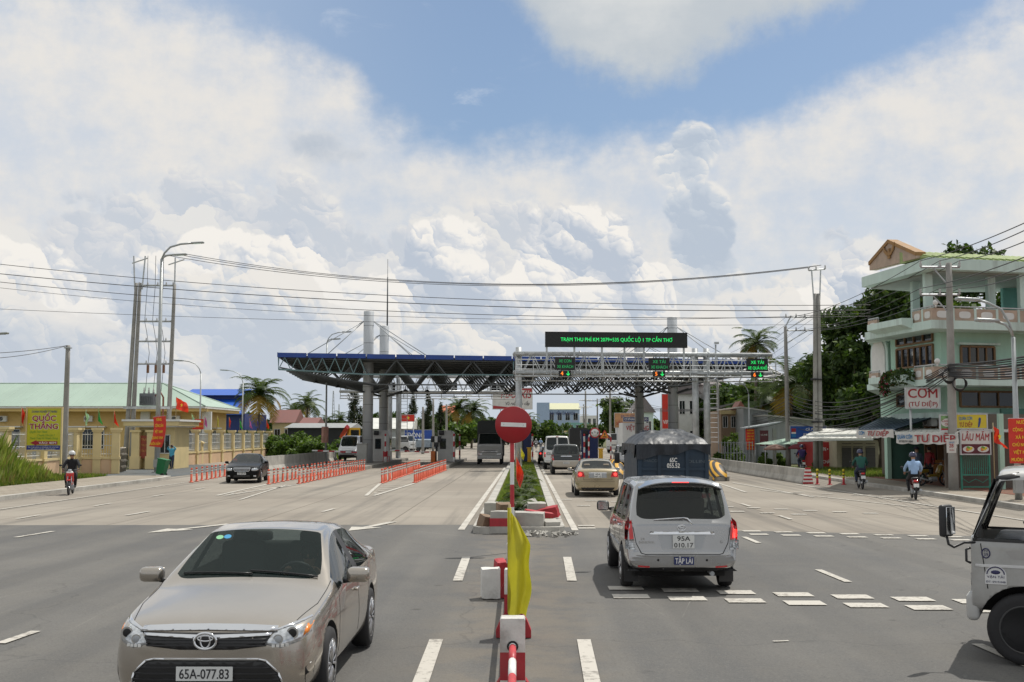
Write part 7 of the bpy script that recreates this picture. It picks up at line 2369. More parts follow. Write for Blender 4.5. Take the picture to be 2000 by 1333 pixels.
for q, k in ((A1, (-0.25, 0.3)), (B1, (0.0,))):
 b = MB().mat(GALV)
 for dx in k: b.tube([q - o + Vector((dx, 0, -0.5)), q - o + Vector((dx * 1.6, 0, 2.05))], 0.06, 5)
 b.tube([q - o + Vector((-0.5, 0, 1.5)), q - o + Vector((0.7, 0, 1.9))], 0.05, 4); b.build('steel_extension', r)
for py, ins in ((558, True), (628, True), (667, True), (711, True)):
 xa, xb = at(272 if py < 600 else 268, py, Y) - o, at(338, py, Y) - o
 arm_mesh(r, [xa, xa.lerp(xb, 0.25), xa.lerp(xb, 0.55), xa.lerp(xb, 0.8), xb], 0.075, STEELP, ins)
for fx in (0.30, 0.52, 0.74):
 b = MB().mat(CABLE); pts = []
 for py, wob in ((500, 0.0), (560, -0.05), (628, -0.25), (648, -0.1), (667, 0.0), (690, 0.1), (711, 0.0), (740, -0.1), (765, -0.2)):
  q = at(268, py, Y).lerp(at(338, py, Y), fx) - o; pts.append(q + Vector((wob, 0, 0)))
 b.tube(pts, 0.018, 4, False); b.build('jumper_wire', r)
 b = MB().mat(M('fuse_brown', (0.16, 0.07, 0.03), 0.4, var=0.1)); q = at(268, 716, Y).lerp(at(338, 716, Y), fx) - o; b.box(q - Vector((0, 0, 0.2)), (0.16, 0.16, 0.6)); b.build('fuse_cutout', r)
TRG = M('transformer_grey', (0.13, 0.14, 0.15), 0.5, 0.2, var=0.1)
ta, tb = at(277, 793, Y) - o, at(306, 769, Y) - o
b = MB().mat(TRG); b.rbox(((ta.x + tb.x) / 2, -0.3, (ta.z + tb.z) / 2), (tb.x - ta.x, 0.7, tb.z - ta.z), 0.04)
for i in range(7): b.box((ta.x + 0.12 + i * 0.14, -0.68, (ta.z + tb.z) / 2 - 0.05), (0.03, 0.12, 0.6))
b.build('transformer', r)
for i in range(3):
 b = MB().mat(INSU); b.lathe([(0.06, 0), (0.09, 0.1), (0.05, 0.16), (0.08, 0.24), (0.04, 0.3), (0.05, 0.42), (0.001, 0.45)], (ta.x + 0.25 + i * 0.35, -0.3, tb.z), 8); b.build('bushing', r)
q0, q1 = at(244, 797, Y) - o, at(334, 797, Y) - o
b = MB().mat(GALV)
for y in (-0.35, 0.35): b.box(((q0.x + q1.x) / 2, y, q0.z), (q1.x - q0.x, 0.1, 0.18))
b.build('platform_beam', r)
b = MB().mat(M('rust_conduit', (0.20, 0.07, 0.04), 0.6, var=0.2)); b.tube([(tb.x, -0.3, tb.z - 0.2), (tb.x + 0.35, -0.3, tb.z + 0.15), (tb.x + 0.6, -0.3, tb.z - 0.3), (tb.x + 0.62, -0.3, 0.5)], 0.07, 6); b.build('conduit', r)
Y = 78.0
p = at(1598, 920, Y); t = at(1595, 574, Y)
r = thing('utility_pole', 'tall pair of concrete poles strapped together beside the white awnings', 'pole', (p.x, Y, 0)); o = Vector((p.x, Y, 0))
for dx in (-0.165, 0.165): pole_mesh(r, (dx, 0, 0), t - o + Vector((dx * 0.7, 0, 0)), 0.175, 0.115)
b = MB().mat(GALV)
for dx in (-0.2, 0.2): b.tube([t - o + Vector((dx, 0, -0.4)), t - o + Vector((dx * 1.5, 0, 1.6))], 0.05, 5)
b.build('steel_extension', r)
arm_mesh(r, [t - o + Vector((-0.5, 0, 1.55)), t - o + Vector((0, 0, 1.6)), t - o + Vector((0.6, 0, 1.65))], 0.05)
b = MB().mat(CABLE)
for z in (3.2, 6.0): b.lathe([(0.38, z), (0.38, z + 0.12)], (0, 0, 0), 12)
b.build('strap', r)
TWIN = t + Vector((0, 0, 1.85))
Y = 88.0
p = at(1540, 914, Y); t = at(1534, 638, Y)
r = thing('utility_pole', 'slim concrete pole with two long cross arms left of the strapped pair', 'pole', (p.x, Y, 0)); o = Vector((p.x, Y, 0))
pole_mesh(r, (0, 0, 0), t - o, 0.2, 0.12)
SL = []
for py in (620, 646):
 q0, q1 = at(1535, py, Y) - o, at(1592, py, Y) - o
 arm_mesh(r, [q0, q0.lerp(q1, 0.35), q0.lerp(q1, 0.65), q1], 0.05, GALV, True, 'crossarm', [(q0 + Vector((0.1, 0, -0.9)), q0.lerp(q1, 0.75))])
 SL += [o + q0, o + q0.lerp(q1, 0.35), o + q0.lerp(q1, 0.65), o + q1]
b = MB().mat(GALV); b.tube([t - o, at(1545, 617, Y) - o], 0.05, 5); b.build('steel_extension', r)
Y = 48.6
p = gp(1863, 963); Y = p.y; t = at(1853, 514, Y)
r = thing('utility_pole', 'near concrete pole with insulator arms and bundled cables before the mint house', 'pole', (p.x, Y, 0)); o = Vector((p.x, Y, 0))
pole_mesh(r, (0, 0, 0), t - o, 0.21, 0.12)
NR = []
for py in (522, 576):
 q0, q1 = at(1798, py, Y) - o, at(1874, py, Y) - o
 arm_mesh(r, [q0, q0.lerp(q1, 0.5), q1], 0.055, STEELP, True, 'crossarm', [(q0.lerp(q1, 0.3), Vector((t.x - o.x, 0, q0.z - 0.85)))])
 NR += [o + q0 + Vector((0, 0, 0.27)), o + q0.lerp(q1, 0.5) + Vector((0, 0, 0.27)), o + q1 + Vector((0, 0, 0.27))]
for k, py in enumerate((735, 760)):
 b = MB().mat(CABLE); q = at(1850 + 20 * k, py - 10 * k, Y) - o
 for j in range(5):
  b.tube([q + Vector((0.25 * math.cos(a) * (1 + 0.06 * j), -0.2 - 0.02 * j, 0.33 * math.sin(a) * (1 - 0.07 * j))) for a in [2 * PI * i / 14 for i in range(15)]], 0.018, 4, False)
 b.build('cable_coil', r)
b = MB().mat(BANW); b.box((0, -0.21, 2.0), (0.2, 0.02, 0.3)); b.build('pasted_notice', r)
g_ = 'high wires across the road'
for i, (dx, dy) in enumerate(((0, 0), (0.35, 0.06), (-0.4, -0.1))):
 wire(at(344, 497, 88) + Vector((dx * 2, dx, dy)), TWIN + Vector((dx, 0, dy)), 1.75, 'high wire sagging from the transformer frame to the strapped pole pair', g_, 0.02, 30)
for (ya, Ya, yb, xb, Yb, sag, rr) in ((512, 84, 596, 1700, 76, 0.95, 0.024), (531, 84, 606, 1700, 76, 0.9, 0.03), (547, 84, 618, 1700, 76, 1.0, 0.024), (558, 84, 612, 1700, 76, 1.25, 0.016), (602, 84, 634, 1640, 80, 0.45, 0.016)):
 wire(at(-40, ya, Ya), at(xb, yb, Yb), sag, 'long wire crossing the whole view below the highest wires', 'long wires crossing the whole view', rr * 0.85, 30)
for i, q in enumerate(NR):
 e = at(2040, (418, 432, 455, 487, 507, 524)[i], 30)
 wire(q, e, 0.12, 'power wire rising from the near right pole towards the camera', 'power wires of the near right pole')
 wire(q, SL[min(7, i + (i > 2))], 0.5, 'power wire from the near right pole to the slim pole with cross arms', 'power wires between the right poles')
for i in range(8):
 wire(SL[i], at(1395 + i * 4, 700 + i * 6, 150), 0.5, 'wire running off from the slim pole with cross arms', 'wires beyond the slim pole', 0.013)
rnd = random.Random(5)
C6 = at(1854, 712, p.y - 0.25)
for i in range(11):
 z = -0.05 * i
 wire(C6 + Vector((0, 0, z)), at(2040, 690 + i * 4.5, 40), 0.08 + 0.02 * (i % 4), 'black telephone cable from the near right pole past the lamp post', 'telephone cables at the near right pole', 0.022 if i % 3 else 0.035)
 wire(C6 + Vector((0, 0, z)), at(1541, 770 + i * 6, 87.7), 0.5 + rnd.random() * 0.9, 'black telephone cable sagging from the near right pole to the slim pole', 'telephone cables between the right poles', 0.02)
for i in range(7):
 wire(at(1541, 772 + i * 8, 87.7), at(1403, 795 + i * 5, 125), 0.5 + rnd.random() * 0.8, 'dark cable sagging beyond the slim pole', 'dark cables beyond the slim pole', 0.02)
def lamp_post(label, base, top_py, arms, Y=None, r0=0.10, bend=0.6, plate_=True):
 """arms: [(px,py of the head end)]"""
 p = base; Y = p.y
 r = thing('street_lamp', label, 'street lamp', (p.x, Y, 0)); o = Vector((p.x, Y, 0))
 heads = [at(px, py, Y) - o for px, py in arms]
 tz = at(1000, top_py, Y).z
 b = MB().mat(LAMPM); b.tube([(0, 0, 0), (0, 0, tz * 0.4), (0, 0, tz)], [r0, r0 * 0.8, r0 * 0.55], 10)
 if plate_: b.box((0, 0, 0.03), (0.5, 0.5, 0.06)); b.box((0, 0, 0.6), (r0 * 2.1, r0 * 2.1, 0.5))
 b.build('pole', r)
 for h in heads:
  sg = 1 if h.x > 0 else -1
  L = abs(h.x)
  b = MB().mat(LAMPM)
  pts = [Vector((0, 0, tz - 0.02)), Vector((sg * L * 0.06, 0, tz + (h.z - tz) * 0.35)), Vector((sg * L * 0.2, 0, tz + (h.z - tz) * 0.72)), Vector((sg * L * 0.45, 0, tz + (h.z - tz) * 0.90)), Vector((sg * (L - 0.75), 0, h.z - 0.04))]
  b.tube(pts, r0 * 0.38, 8); b.build('arm', r)
  b = MB().mat(LAMPM); d = (h - pts[-1]).normalized(); rot = Matrix.Rotation(-math.atan2(d.z, d.x), 3, 'Y')
  c = (pts[-1] + h) / 2; b.rbox(c, ((h - pts[-1]).length + 0.1, 0.28, 0.12), 0.05, rot=rot); ho = b.build('lamp_head', r)
  b = MB().mat(LCLEAR); b.box(c + Vector((0, 0, -0.065)), (0.5, 0.2, 0.012), rot=rot); b.build('lamp_glass', ho)
 return r
L1 = gp(306, 924)
lamp_post('tall two armed street lamp behind the red slogan banner', L1, 505, [(397, 474), (364, 497)], r0=0.17)
lamp_post('grey street lamp curving left above the fence, nearer of two', at(389, 900, 104).xy.to_3d(), 730, [(340, 704)], r0=0.10)
lamp_post('grey street lamp curving left above the fence, nearer the coconut palm', at(472, 893, 124).xy.to_3d(), 748, [(431, 723)], r0=0.10)
lamp_post('two armed street lamp rising in front of the canopy left end', at(636, 890, 103).xy.to_3d(), 668, [(686, 648), (664, 662)], r0=0.11)
L5 = gp(1990, 983)
lamp_post('near street lamp with two arms reaching over the road beside the red banner', L5, 660, [(1869, 584), (1907, 625)], r0=0.13)
L6 = at(1464, 905, 92).xy.to_3d()
lamp_post('street lamp with a small red banner near the cream house', L6, 770, [(1436, 750)], r0=0.09)
lamp_post('distant two armed street lamp in front of the white wall with red letters', at(1236, 880, 165).xy.to_3d(), 805, [(1212, 784), (1219, 798)], r0=0.12)
lamp_post('street lamp whose head just enters the view at the far left', at(-48, 930, 66).xy.to_3d(), 668, [(15, 651)], r0=0.11)
for px, yb, yt, Y, lb in ((1403, 893, 745, 124, 'thin concrete pole right of the gantry ladder'), (826, 880, 795, 150, 'pale pole before the casuarina trees under the far gantry'), (846, 880, 780, 170, 'brownish pole under the far gantry'), (872, 880, 790, 160, 'grey pole left of the coconut palms under the canopy')):
 r = thing('utility_pole', lb, 'pole', (at(px, 850, Y).x, Y, 0)); pole_mesh(r, (0, 0, 0), (0, 0, at(px, yt, Y).z), 0.2, 0.13)
for px, yt, Y, arms_, lb in ((1144, 764, 190, (770, 782, 795), 'distant pole with three cross arms left of the leafy tree'), (1192, 760, 175, (764, 778), 'distant pole with two cross arms in front of the leafy tree'), (1167, 779, 230, (791,), 'distant pole with one cross arm between two taller poles'), (1140, 790, 260, (797, 810), 'farthest pole with cross arms in front of the blue building')):
 r = thing('utility_pole', lb, 'pole', (at(px, 850, Y).x, Y, 0)); pole_mesh(r, (0, 0, 0), (0, 0, at(px, yt, Y).z), 0.2, 0.13)
 for py in arms_:
  z = at(px, py, Y).z; arm_mesh(r, [(-1.1, 0, z), (0, 0, z), (1.1, 0, z)], 0.07, GALV, False)
for i in range(6):
 wire((at(1192, 764 + (i // 3) * 14, 175) + Vector((i % 3 - 1, 0, 0))), at(1400 + i * 9, 800 - i * 3, 110), 1.2, 'distant wire sagging to the right of the far poles', 'distant wires beyond the gantry', 0.02)
 wire((at(1192, 764 + (i // 3) * 14, 175) + Vector((i % 3 - 1, 0, 0))), at(1144, 770 + (i // 3) * 12, 190) + Vector((i % 3 - 1, 0, 0)), 0.3, 'distant wire between the far poles', 'distant wires between the far poles', 0.02)
def pole_banner(label, p, x0, x1, ztop, zbot, lines, bow=0.0, side=0, mat=BRED, cols=YEL, tilt=0.0):
 """cloth slogan hung on a lamp post"""
 r = thing('slogan_banner', label, 'banner', p)
 w = x1 - x0; H = ztop - zbot
 def fn(u_, v_):
  return Vector((x0 + w * u_ - tilt * v_ + bow * (1 - (2 * v_ - 1) ** 2) , -0.22 - 0.10 * math.sin(PI * u_) + 0.02 * math.sin(9 * u_ + 4 * v_), ztop - H * v_ - bow * 0.6 * (u_ - 0.5) * (2 * v_ - 1)))
 b = MB().mat(mat).grid(fn, 12, 16); b.build('cloth', r)
 b = MB().mat(GALV); b.tube([fn(0, 0), (x0 + w / 2, -0.1, ztop), fn(1, 0)], 0.018, 5); b.build('hanging_bar', r)
 b = MB().mat(cols); n = len(lines)
 for i, (t, fw) in enumerate(lines):
  v_ = (i + 0.72) / n; q = fn(0.5, v_)
  b.text(t, H / n * 0.62, q + Vector((0, -0.05, 0)), None, 0.012, width=w * fw)
 b.build('lettering', r)
 return r
a, c = at(301, 814, L1.y), at(327, 873, L1.y)
pole_banner('red slogan banner bulging in the wind on the tall left lamp post', (L1.x, L1.y, 0), a.x - L1.x, c.x - L1.x - 0.1, a.z, c.z, [('ĐẢNG', 0.4), ('CỘNG SẢN', 0.65), ('VIỆT NAM', 0.62), ('QUANG VINH', 0.86), ('MUÔN NĂM !', 0.9)], 0.14, tilt=0.2)
a, c = at(1964, 818, L5.y), at(2012, 905, L5.y)
pole_banner('large red slogan banner on the near right lamp post above the white truck', (L5.x, L5.y, 0), a.x - L5.x, c.x - L5.x, a.z, c.z, [('NƯỚC', 0.45), ('CỘNG HÒA', 0.8), ('XÃ HỘI', 0.55), ('CHỦ NGHĨA', 0.85), ('VIỆT NAM', 0.75), ('MUÔN NĂM !', 0.95)], 0.0)
a, c = at(1455, 838, L6.y), at(1473, 879, L6.y)
pole_banner('small red slogan banner on the street lamp before the cream house', (L6.x, L6.y, 0), a.x - L6.x, c.x - L6.x, a.z, c.z, [('NHÂN DÂN', 0.7), ('THÀNH PHỐ', 0.8), ('CẦN THƠ', 0.7), ('QUYẾT TÂM', 0.8), ('THI ĐUA', 0.6), ('LẬP THÀNH', 0.8), ('TÍCH CAO', 0.7)])
PINKB = M('faded_banner', (0.42, 0.22, 0.18), 0.7, var=0.15)
p = at(636, 890, 103).xy.to_3d(); a, c = at(629, 834, 103), at(642, 865, 103)
pole_banner('faded reversed banner on the street lamp before the canopy', (p.x, 103, 0), a.x - p.x, c.x - p.x, a.z, c.z, [('MỪNG ĐẢNG', 0.7), ('MỪNG XUÂN', 0.7)], mat=PINKB, cols=M('faded_letters', (0.5, 0.32, 0.22), 0.7, var=0))
p = at(343, 836, 85); flag('flag', 'red flag with yellow star flying above the gatehouse roof', (p.x, 85, 3.45), FR, 1.35, 0.85, 1.7, 0.02, 0.45, 21, 0, True)
p = gp(1944, 972); flag('flag', 'red flag with yellow star on a bamboo pole beside the hotpot sign', (p.x, p.y, 0.12), FR, 0.95, 0.72, at(1944, 826, p.y).z - 0.12, 0.018, 0.62, 24, R(10), True)
# TRUCKS
DSTEEL = M('dark_wheel_steel', (0.06, 0.06, 0.062), 0.6, 0.3, var=0.2, dirt=0.3)
def truck(label, loc, rz, cabcol, L=5.6, W=1.8, H=2.05, cargo='flat', ccol=(0.3, 0.3, 0.3), ch=0.4, rw=0.37, detail=False, name='truck', dirt=0.1):
 P = paint('cab_%02d%02d%02d' % tuple(int(c * 99) for c in cabcol), cabcol, 0.15, 0.38, dirt=dirt)
 r = thing(name, label, 'truck', loc, rz)
 e = L / 2; hw = W / 2; zb = H * 0.62; CL = 1.62 * H / 2.05
 def rg(y, k5, z5, z6, zt, z0=0.52):
  return [y, [(0, z0), (hw * 0.92, z0), (hw * 0.985, z0 + 0.08), (hw, zb * 0.7), (hw * 0.985, zb), (hw * k5, z5), (hw * (k5 - 0.07), z6), (hw * 0.5, zt - 0.01), (0, zt)]]
 st = [rg(e, 0.94, zb + 0.03, zb + 0.05, zb + 0.055), rg(e - 0.03, 0.97, zb + 0.05, zb + 0.07, zb + 0.09), rg(e - 0.30 * H / 2.05, 0.90, H - 0.14, H - 0.05, H - 0.02), rg(e - 0.45, 0.90, H - 0.12, H - 0.02, H + 0.01), rg(e - 1.22 * H / 2.05, 0.90, H - 0.12, H - 0.02, H + 0.01), rg(e - CL + 0.06, 0.90, H - 0.12, H - 0.02, H), rg(e - CL, 0.88, H - 0.14, H - 0.05, H - 0.02)]
 def seg(i, kk, left):
  if i == 1 and kk in (6, 7): return 1
  if kk == 4 and 1 <= i <= 3: return 2 if left else 3
  return 0
 def cr(a, b):
  (ia, ka), (ib, kb) = a, b
  if ka == kb and ka in (4, 5) and max(ia, ib) <= 5: return 0.75
  if ia == ib and ia in (1, 2, 4, 6): return 0.6
  if ia == ib and ia == 0: return 0.75
  return 0.25 if ka == kb and ka in (1, 2) else 0
 ax = e - 0.50 * H / 2.05
 me, bvh = make_shell(st, seg, [P, CARGLASS, OPENGLASS if detail else CARGLASS, OPENGLASS if detail else CARGLASS, LINER], 3 if detail else 2, cr, [(ax, rw, rw + 0.08)], hw)
 split_mesh(me, ['cab', 'windscreen', 'side_window', 'side_window', 'cab'], r)
 sk = Skin(bvh)
 for sg in (1, -1):
  f = (lambda p: p) if sg > 0 else mir
  b = MB(); sk.panel(b, LCLEAR, 'front', f([(hw * 0.55, 0.72), (hw * 0.92, 0.74), (hw * 0.92, 0.93), (hw * 0.58, 0.90)]), 0.012); b.build('headlight', r)
 b = MB(); sk.panel(b, TRIM, 'front', [(-hw * 0.5, 0.98), (hw * 0.5, 0.98), (hw * 0.45, 1.12), (-hw * 0.45, 1.12)], 0.01)
 sk.line(b, CHROME, 'front', [(-hw * 0.7, 1.05), (hw * 0.7, 1.05)], 0.03, 0.02); b.build('grille', r)
 b = MB().mat(M('bumper_grey', (0.42, 0.42, 0.41), 0.5, var=0.08, dirt=0.2)); b.rbox((0, e + (0.0 if detail else 0.02), 0.57), (W * 0.97, 0.13, 0.28), 0.05); b.build('bumper', r)
 plate(r, (0, e + 0.11, 0.55), (0.4, 0.11), ['65C-038.55'], 1)
 for sg in ((-1,) if detail else (-1, 1)):
  b = MB().mat(BLACKP)
  zt_ = H * 0.70
  if detail:
   q = Vector((sg * (hw - 0.03), e - 0.06, zb - 0.02))
   b.tube([q, q + Vector((sg * 0.05, 0.12, 0.0)), q + Vector((sg * 0.10, 0.22, -0.05)), q + Vector((sg * 0.12, 0.27, -0.02)), q + Vector((sg * 0.12, 0.29, 0.08))], 0.014, 8)
   b.rbox(q + Vector((sg * 0.13, 0.29, 0.23)), (0.19, 0.07, 0.34), 0.03, rz=sg * 0.5)
  else:
   b.tube([(sg * hw, e - 0.1, zt_), (sg * (hw + 0.18), e + 0.02, zt_ + 0.05)], 0.02, 6); b.rbox((sg * (hw + 0.2), e + 0.02, zt_ + 0.15), (0.18, 0.06, 0.36), 0.02)
  mo = b.build('wing_mirror', r)
  if detail:
   b = MB().mat(CHROME); q = Vector((sg * (hw - 0.03), e - 0.06, zb - 0.02)); b.rbox(q + Vector((sg * 0.115, 0.245, 0.23)), (0.155, 0.012, 0.29), 0.005, rz=sg * 0.5); b.build('mirror_glass', mo)
 z0 = 0.62
 if cargo == 'flat':
  C_ = M('flatbed_blue', (0.12, 0.15, 0.2), 0.6, var=0.1, dirt=0.3)
  b = MB().mat(C_); b.bx(-hw, hw, -e, e - CL - 0.1, z0, z0 + 0.1); b.build('bed', r)
  for x in (-hw, hw):
   b = MB().mat(C_); b.box((x * 0.99, -CL / 2 - 0.05, z0 + 0.28), (0.05, L - CL - 0.12, 0.36)); b.build('side_board', r)
 elif cargo == 'box':
  b = MB().mat(M('canvas_%02d%02d%02d' % tuple(int(c * 99) for c in ccol), ccol, 0.7, var=0.15, dirt=0.25))
  b.prism([(-hw * 1.05, -e, z0), (hw * 1.05, -e, z0), (hw * 1.05, -e, z0 + ch - 0.15), (hw * 0.8, -e, z0 + ch), (-hw * 0.8, -e, z0 + ch), (-hw * 1.05, -e, z0 + ch - 0.15)], (0, L - CL - 0.12, 0)); b.build('cargo_body', r)
 b = MB().mat(LINER); b.bx(-hw * 0.5, hw * 0.5, -e + 0.1, e - 0.2, 0.45, 0.6); b.build('chassis', r)
 for sg in (-1, 1):
  for y in (ax, -e + 1.1):
   add_wheel(r, sg * (hw - 0.13), y, rw, 0.24, 0, DSTEEL)
 return r, sk, P
r, sk, P = truck('white truck cab with long mirror arm entering from the right edge of the view', (7.68, 12.40, 0), R(65), (0.42, 0.42, 0.41), 5.6, 1.86, 2.06, detail=True, dirt=0.4)
e = 2.8
b = MB()
for v in ('left', 'right'):
 sk.line(b, DARK, v, [(e - 0.16, 0.78), (e - 0.10, 1.25)], 0.010); sk.line(b, DARK, v, [(e - 1.28, 0.62), (e - 1.28, 1.30)], 0.010)
 sk.panel(b, M('decal_grey', (0.36, 0.35, 0.34), 0.5, var=0.1), v, [(e - 0.62, 1.08), (e - 0.40, 1.10), (e - 0.34, 1.18), (e - 0.78, 1.22)], 0.002, 0.06, 0)
 sk.line(b, TRIM, v, [(e - 0.02, 1.27), (e - 0.27, 1.93), (e - 0.5, 1.98)], 0.055, 0.006); sk.line(b, TRIM, v, [(e - 0.02, 1.29), (e - 1.28, 1.27)], 0.03, 0.006)
 sk.line(b, M('stripe_grey', (0.62, 0.62, 0.62), 0.5, var=0.05), v, [(e - 0.04, 1.02), (e - 1.25, 1.02)], 0.03, 0.006)
b.build('door_trim', r)
for v, sg in (('left', -1), ('right', 1)):
 h, _ = sk.hit(v, e - 0.80, 1.12)
 b = MB().mat(BLACKP); b.rbox((h.x + sg * 0.008, e - 0.80, 1.12), (0.03, 0.22, 0.09), 0.014); b.build('door_handle', r)
 b = MB().mat(BLACKP); h, _ = sk.hit(v, e - 0.06, 1.1)
 b.tube([(h.x + sg * -0.02, e + 0.005, 1.04), (h.x, e + 0.045, 1.06), (h.x, e + 0.045, 1.18), (h.x - sg * 0.02, e + 0.005, 1.20)], 0.014, 7); b.build('grab_handle', r)
 h, _ = sk.hit(v, e - 0.22, 0.90); Rm = Matrix.Rotation(-PI / 2 if sg < 0 else PI / 2, 3, 'Z'); x = h.x + sg * 0.006
 b = MB().mat(M('decal_white', (0.66, 0.66, 0.66), 0.5, var=0.03)); b.box((x - sg * 0.003, e - 0.24, 0.88), (0.008, 0.21, 0.10)); b.prism([(x, e - 0.24 + 0.105 * math.cos(a), 0.93 + 0.09 * math.sin(a)) for a in [PI * k / 12 for k in range(13)]], (-sg * 0.005, 0, 0))
 ink = M('decal_ink', (0.03, 0.03, 0.10), 0.5, var=0); b.mat(ink)
 b.text('VẬN TẢI', 0.035, (x + sg * 0.003, e - 0.24, 0.895), Rm, 0.008, width=0.17); b.text('ĐT: 0919.048', 0.03, (x + sg * 0.003, e - 0.24, 0.845), Rm, 0.006, width=0.19)
 b.tube([(x + sg * 0.004, e - 0.24 + 0.085 * math.cos(a), 0.935 + 0.075 * math.sin(a)) for a in [PI * k / 10 for k in range(11)]], 0.006, 4); b.ball((x, e - 0.24, 0.955), (0.005, 0.05, 0.022), 10, 6)
 b.build('door_lettering', r)
 h, _ = sk.hit(v, e - 0.16, 1.14); x = h.x + sg * 0.006
 b = MB().mat(ink); b.tube([(x, e - 0.15 + 0.04 * math.cos(a), 1.15 + 0.05 * math.sin(a)) for a in [2 * PI * k / 16 for k in range(17)]], 0.006, 4, False); b.text('39', 0.045, (x, e - 0.15, 1.12), Rm, 0.008); b.text('TV', 0.035, (x, e - 0.15, 1.16), Rm, 0.006); b.build('load_mark', r)
b = MB().mat(FABRIC)
for x in (-0.42, 0.42): b.rbox((x, e - 1.05, 0.95), (0.55, 0.5, 0.3), 0.06); b.rbox((x, e - 1.32, 1.3), (0.5, 0.16, 0.7), 0.06)
b.build('seats', r)
b = MB().mat(BLACKP); b.rbox((0, e - 0.36, 1.12), (1.5, 0.36, 0.34), 0.08); c = Vector((-0.42, e - 0.68, 1.34)); ti = Matrix.Rotation(R(-55), 3, 'X')
b.tube([c + ti @ Vector((0.2 * math.cos(a), 0, 0.2 * math.sin(a))) for a in [2 * PI * k / 18 for k in range(19)]], 0.016, 6, False); b.tube([c, c + Vector((0, 0.25, -0.2))], 0.025, 6); b.build('dashboard', r)
NB = M('tipper_blue', (0.012, 0.03, 0.055), 0.55, var=0.15, scale=1.5, dirt=0.3)
r, sk, P = truck('dark blue tipper truck heaped under a dusty black tarpaulin, ahead of the silver people carrier', (4.27, 37.3, 0), 0, (0.03, 0.10, 0.2), 6.2, 1.85, 2.1, cargo='none', rw=0.42)
e = 3.1; W_ = 1.035
b = MB().mat(NB)
b.bx(-W_, W_, -e, 1.3, 0.95, 1.05)
for x in (-W_, W_): b.bx(min(x, x * 0.95), max(x, x * 0.95), -e, 1.3, 1.05, 2.08)
b.bx(-W_ * 0.95, W_ * 0.95, 1.2, 1.3, 1.05, 2.2); b.build('tipper_body', r)
b = MB().mat(NB); b.bx(-W_ * 0.95, W_ * 0.95, -e - 0.06, -e, 0.78, 2.08)
for x in (-W_ * 0.93, -0.4, 0.4, W_ * 0.93): b.bx(x - 0.05, x + 0.05, -e - 0.12, -e - 0.06, 0.72, 2.0)
for z in (0.80, 1.42): b.bx(-W_ * 0.95, W_ * 0.95, -e - 0.10, -e - 0.06, z - 0.04, z + 0.04)
b.build('tailgate', r)
b = MB().mat(WHITE); b.text('65C', 0.18, (0.0, -e - 0.125, 1.62), None, 0.02, width=0.21); b.text('055.52', 0.18, (0.0, -e - 0.125, 1.46), None, 0.02, width=0.37)
b.mat(M('old_lettering', (0.10, 0.13, 0.16), 0.6, var=0)); b.text('THACO', 0.12, (-0.66, -e - 0.066, 1.62), None, 0.008, width=0.42); b.text('OLLIN', 0.12, (0.66, -e - 0.066, 1.60), None, 0.008, width=0.5); b.build('lettering', r)
TARP = M('black_tarpaulin', (0.024, 0.029, 0.038), 0.45, var=0.3, scale=1.5, bump=0.5, dirt=0.10, spec=0.4)
tn = lambda x, y, q: mathutils.noise.noise(Vector((x * q, y * q, 3.1)))
def tarp(u_, v_):
 x = (u_ - 0.5) * 2.0 * W_ * 1.02; y = -e - 0.05 + (e + 1.4) * v_
 ed = max(0, min(u_, 1 - u_, v_, 1 - v_)) * 2
 q = min(1, ed / 0.62); k = math.sin(q * PI / 2) ** 0.8
 z = 2.10 + 0.38 * k + 0.13 * tn(x, y, 1.5) * k + 0.07 * (0.5 - abs(tn(x, y, 2.6))) + 0.03 * abs(tn(x, y, 7)) - 0.05 * (0.3 - abs(tn(x + 9, y * 0.4, 1.8))) * k
 return Vector((x, y, z))
b = MB().mat(TARP).grid(tarp, 70, 70)
def skirt(p0, p1, drop, sd, n_):
 def f(u_, v_):
  p = Vector(p0).lerp(Vector(p1), u_)
  return p + Vector(n_) * (0.03 + 0.035 * math.sin(u_ * 31 + sd) * v_ + 0.02 * math.sin(u_ * 67)) + Vector((0, 0, 0.03 - v_ * (drop + 0.10 * math.sin(u_ * 5 + sd) + 0.05 * math.sin(u_ * 13 + sd))))
 b.grid(f, 60, 8)
skirt((-W_ * 1.03, -e - 0.13, 2.11), (W_ * 1.03, -e - 0.13, 2.11), 0.30, 1, (0, -1, 0)); skirt((-W_ * 1.03, -e - 0.05, 2.11), (-W_ * 1.03, 1.35, 2.11), 0.30, 2, (-1, 0, 0)); skirt((W_ * 1.03, -e - 0.05, 2.11), (W_ * 1.03, 1.35, 2.11), 0.30, 4, (1, 0, 0))
b.build('tarpaulin', r)
for sg in (-1, 1):
 b = MB().mat(LRED); b.rbox((sg * 0.9, -e - 0.02, 0.66), (0.34, 0.06, 0.14), 0.02); b.build('tail_light', r)
truck('grey canvas topped truck coming through the toll lane left of the no entry sign', (-2.88, 100.0, 0), PI, (0.30, 0.30, 0.29), 6.0, 2.1, 2.55, 'box', (0.055, 0.06, 0.058), 3.0, 0.42)
truck('white parked truck behind the ladder of the far gantry', (-18.3, 168, 0), R(-118), (0.60, 0.61, 0.62), 5.5, 1.9, 2.3, 'box', (0.32, 0.34, 0.34), 1.5)
truck('small blue and white truck parked behind the middle white booth', (-13.9, 172, 0), R(-115), (0.30, 0.40, 0.52), 5.0, 1.8, 2.1, 'box', (0.30, 0.36, 0.42), 1.2)
truck('white truck facing the road right of the warning triangle', (13.2, 162, 0), PI - R(25), (0.64, 0.64, 0.63), 6, 2.1, 2.6, 'box', (0.5, 0.5, 0.48), 1.8, 0.42)
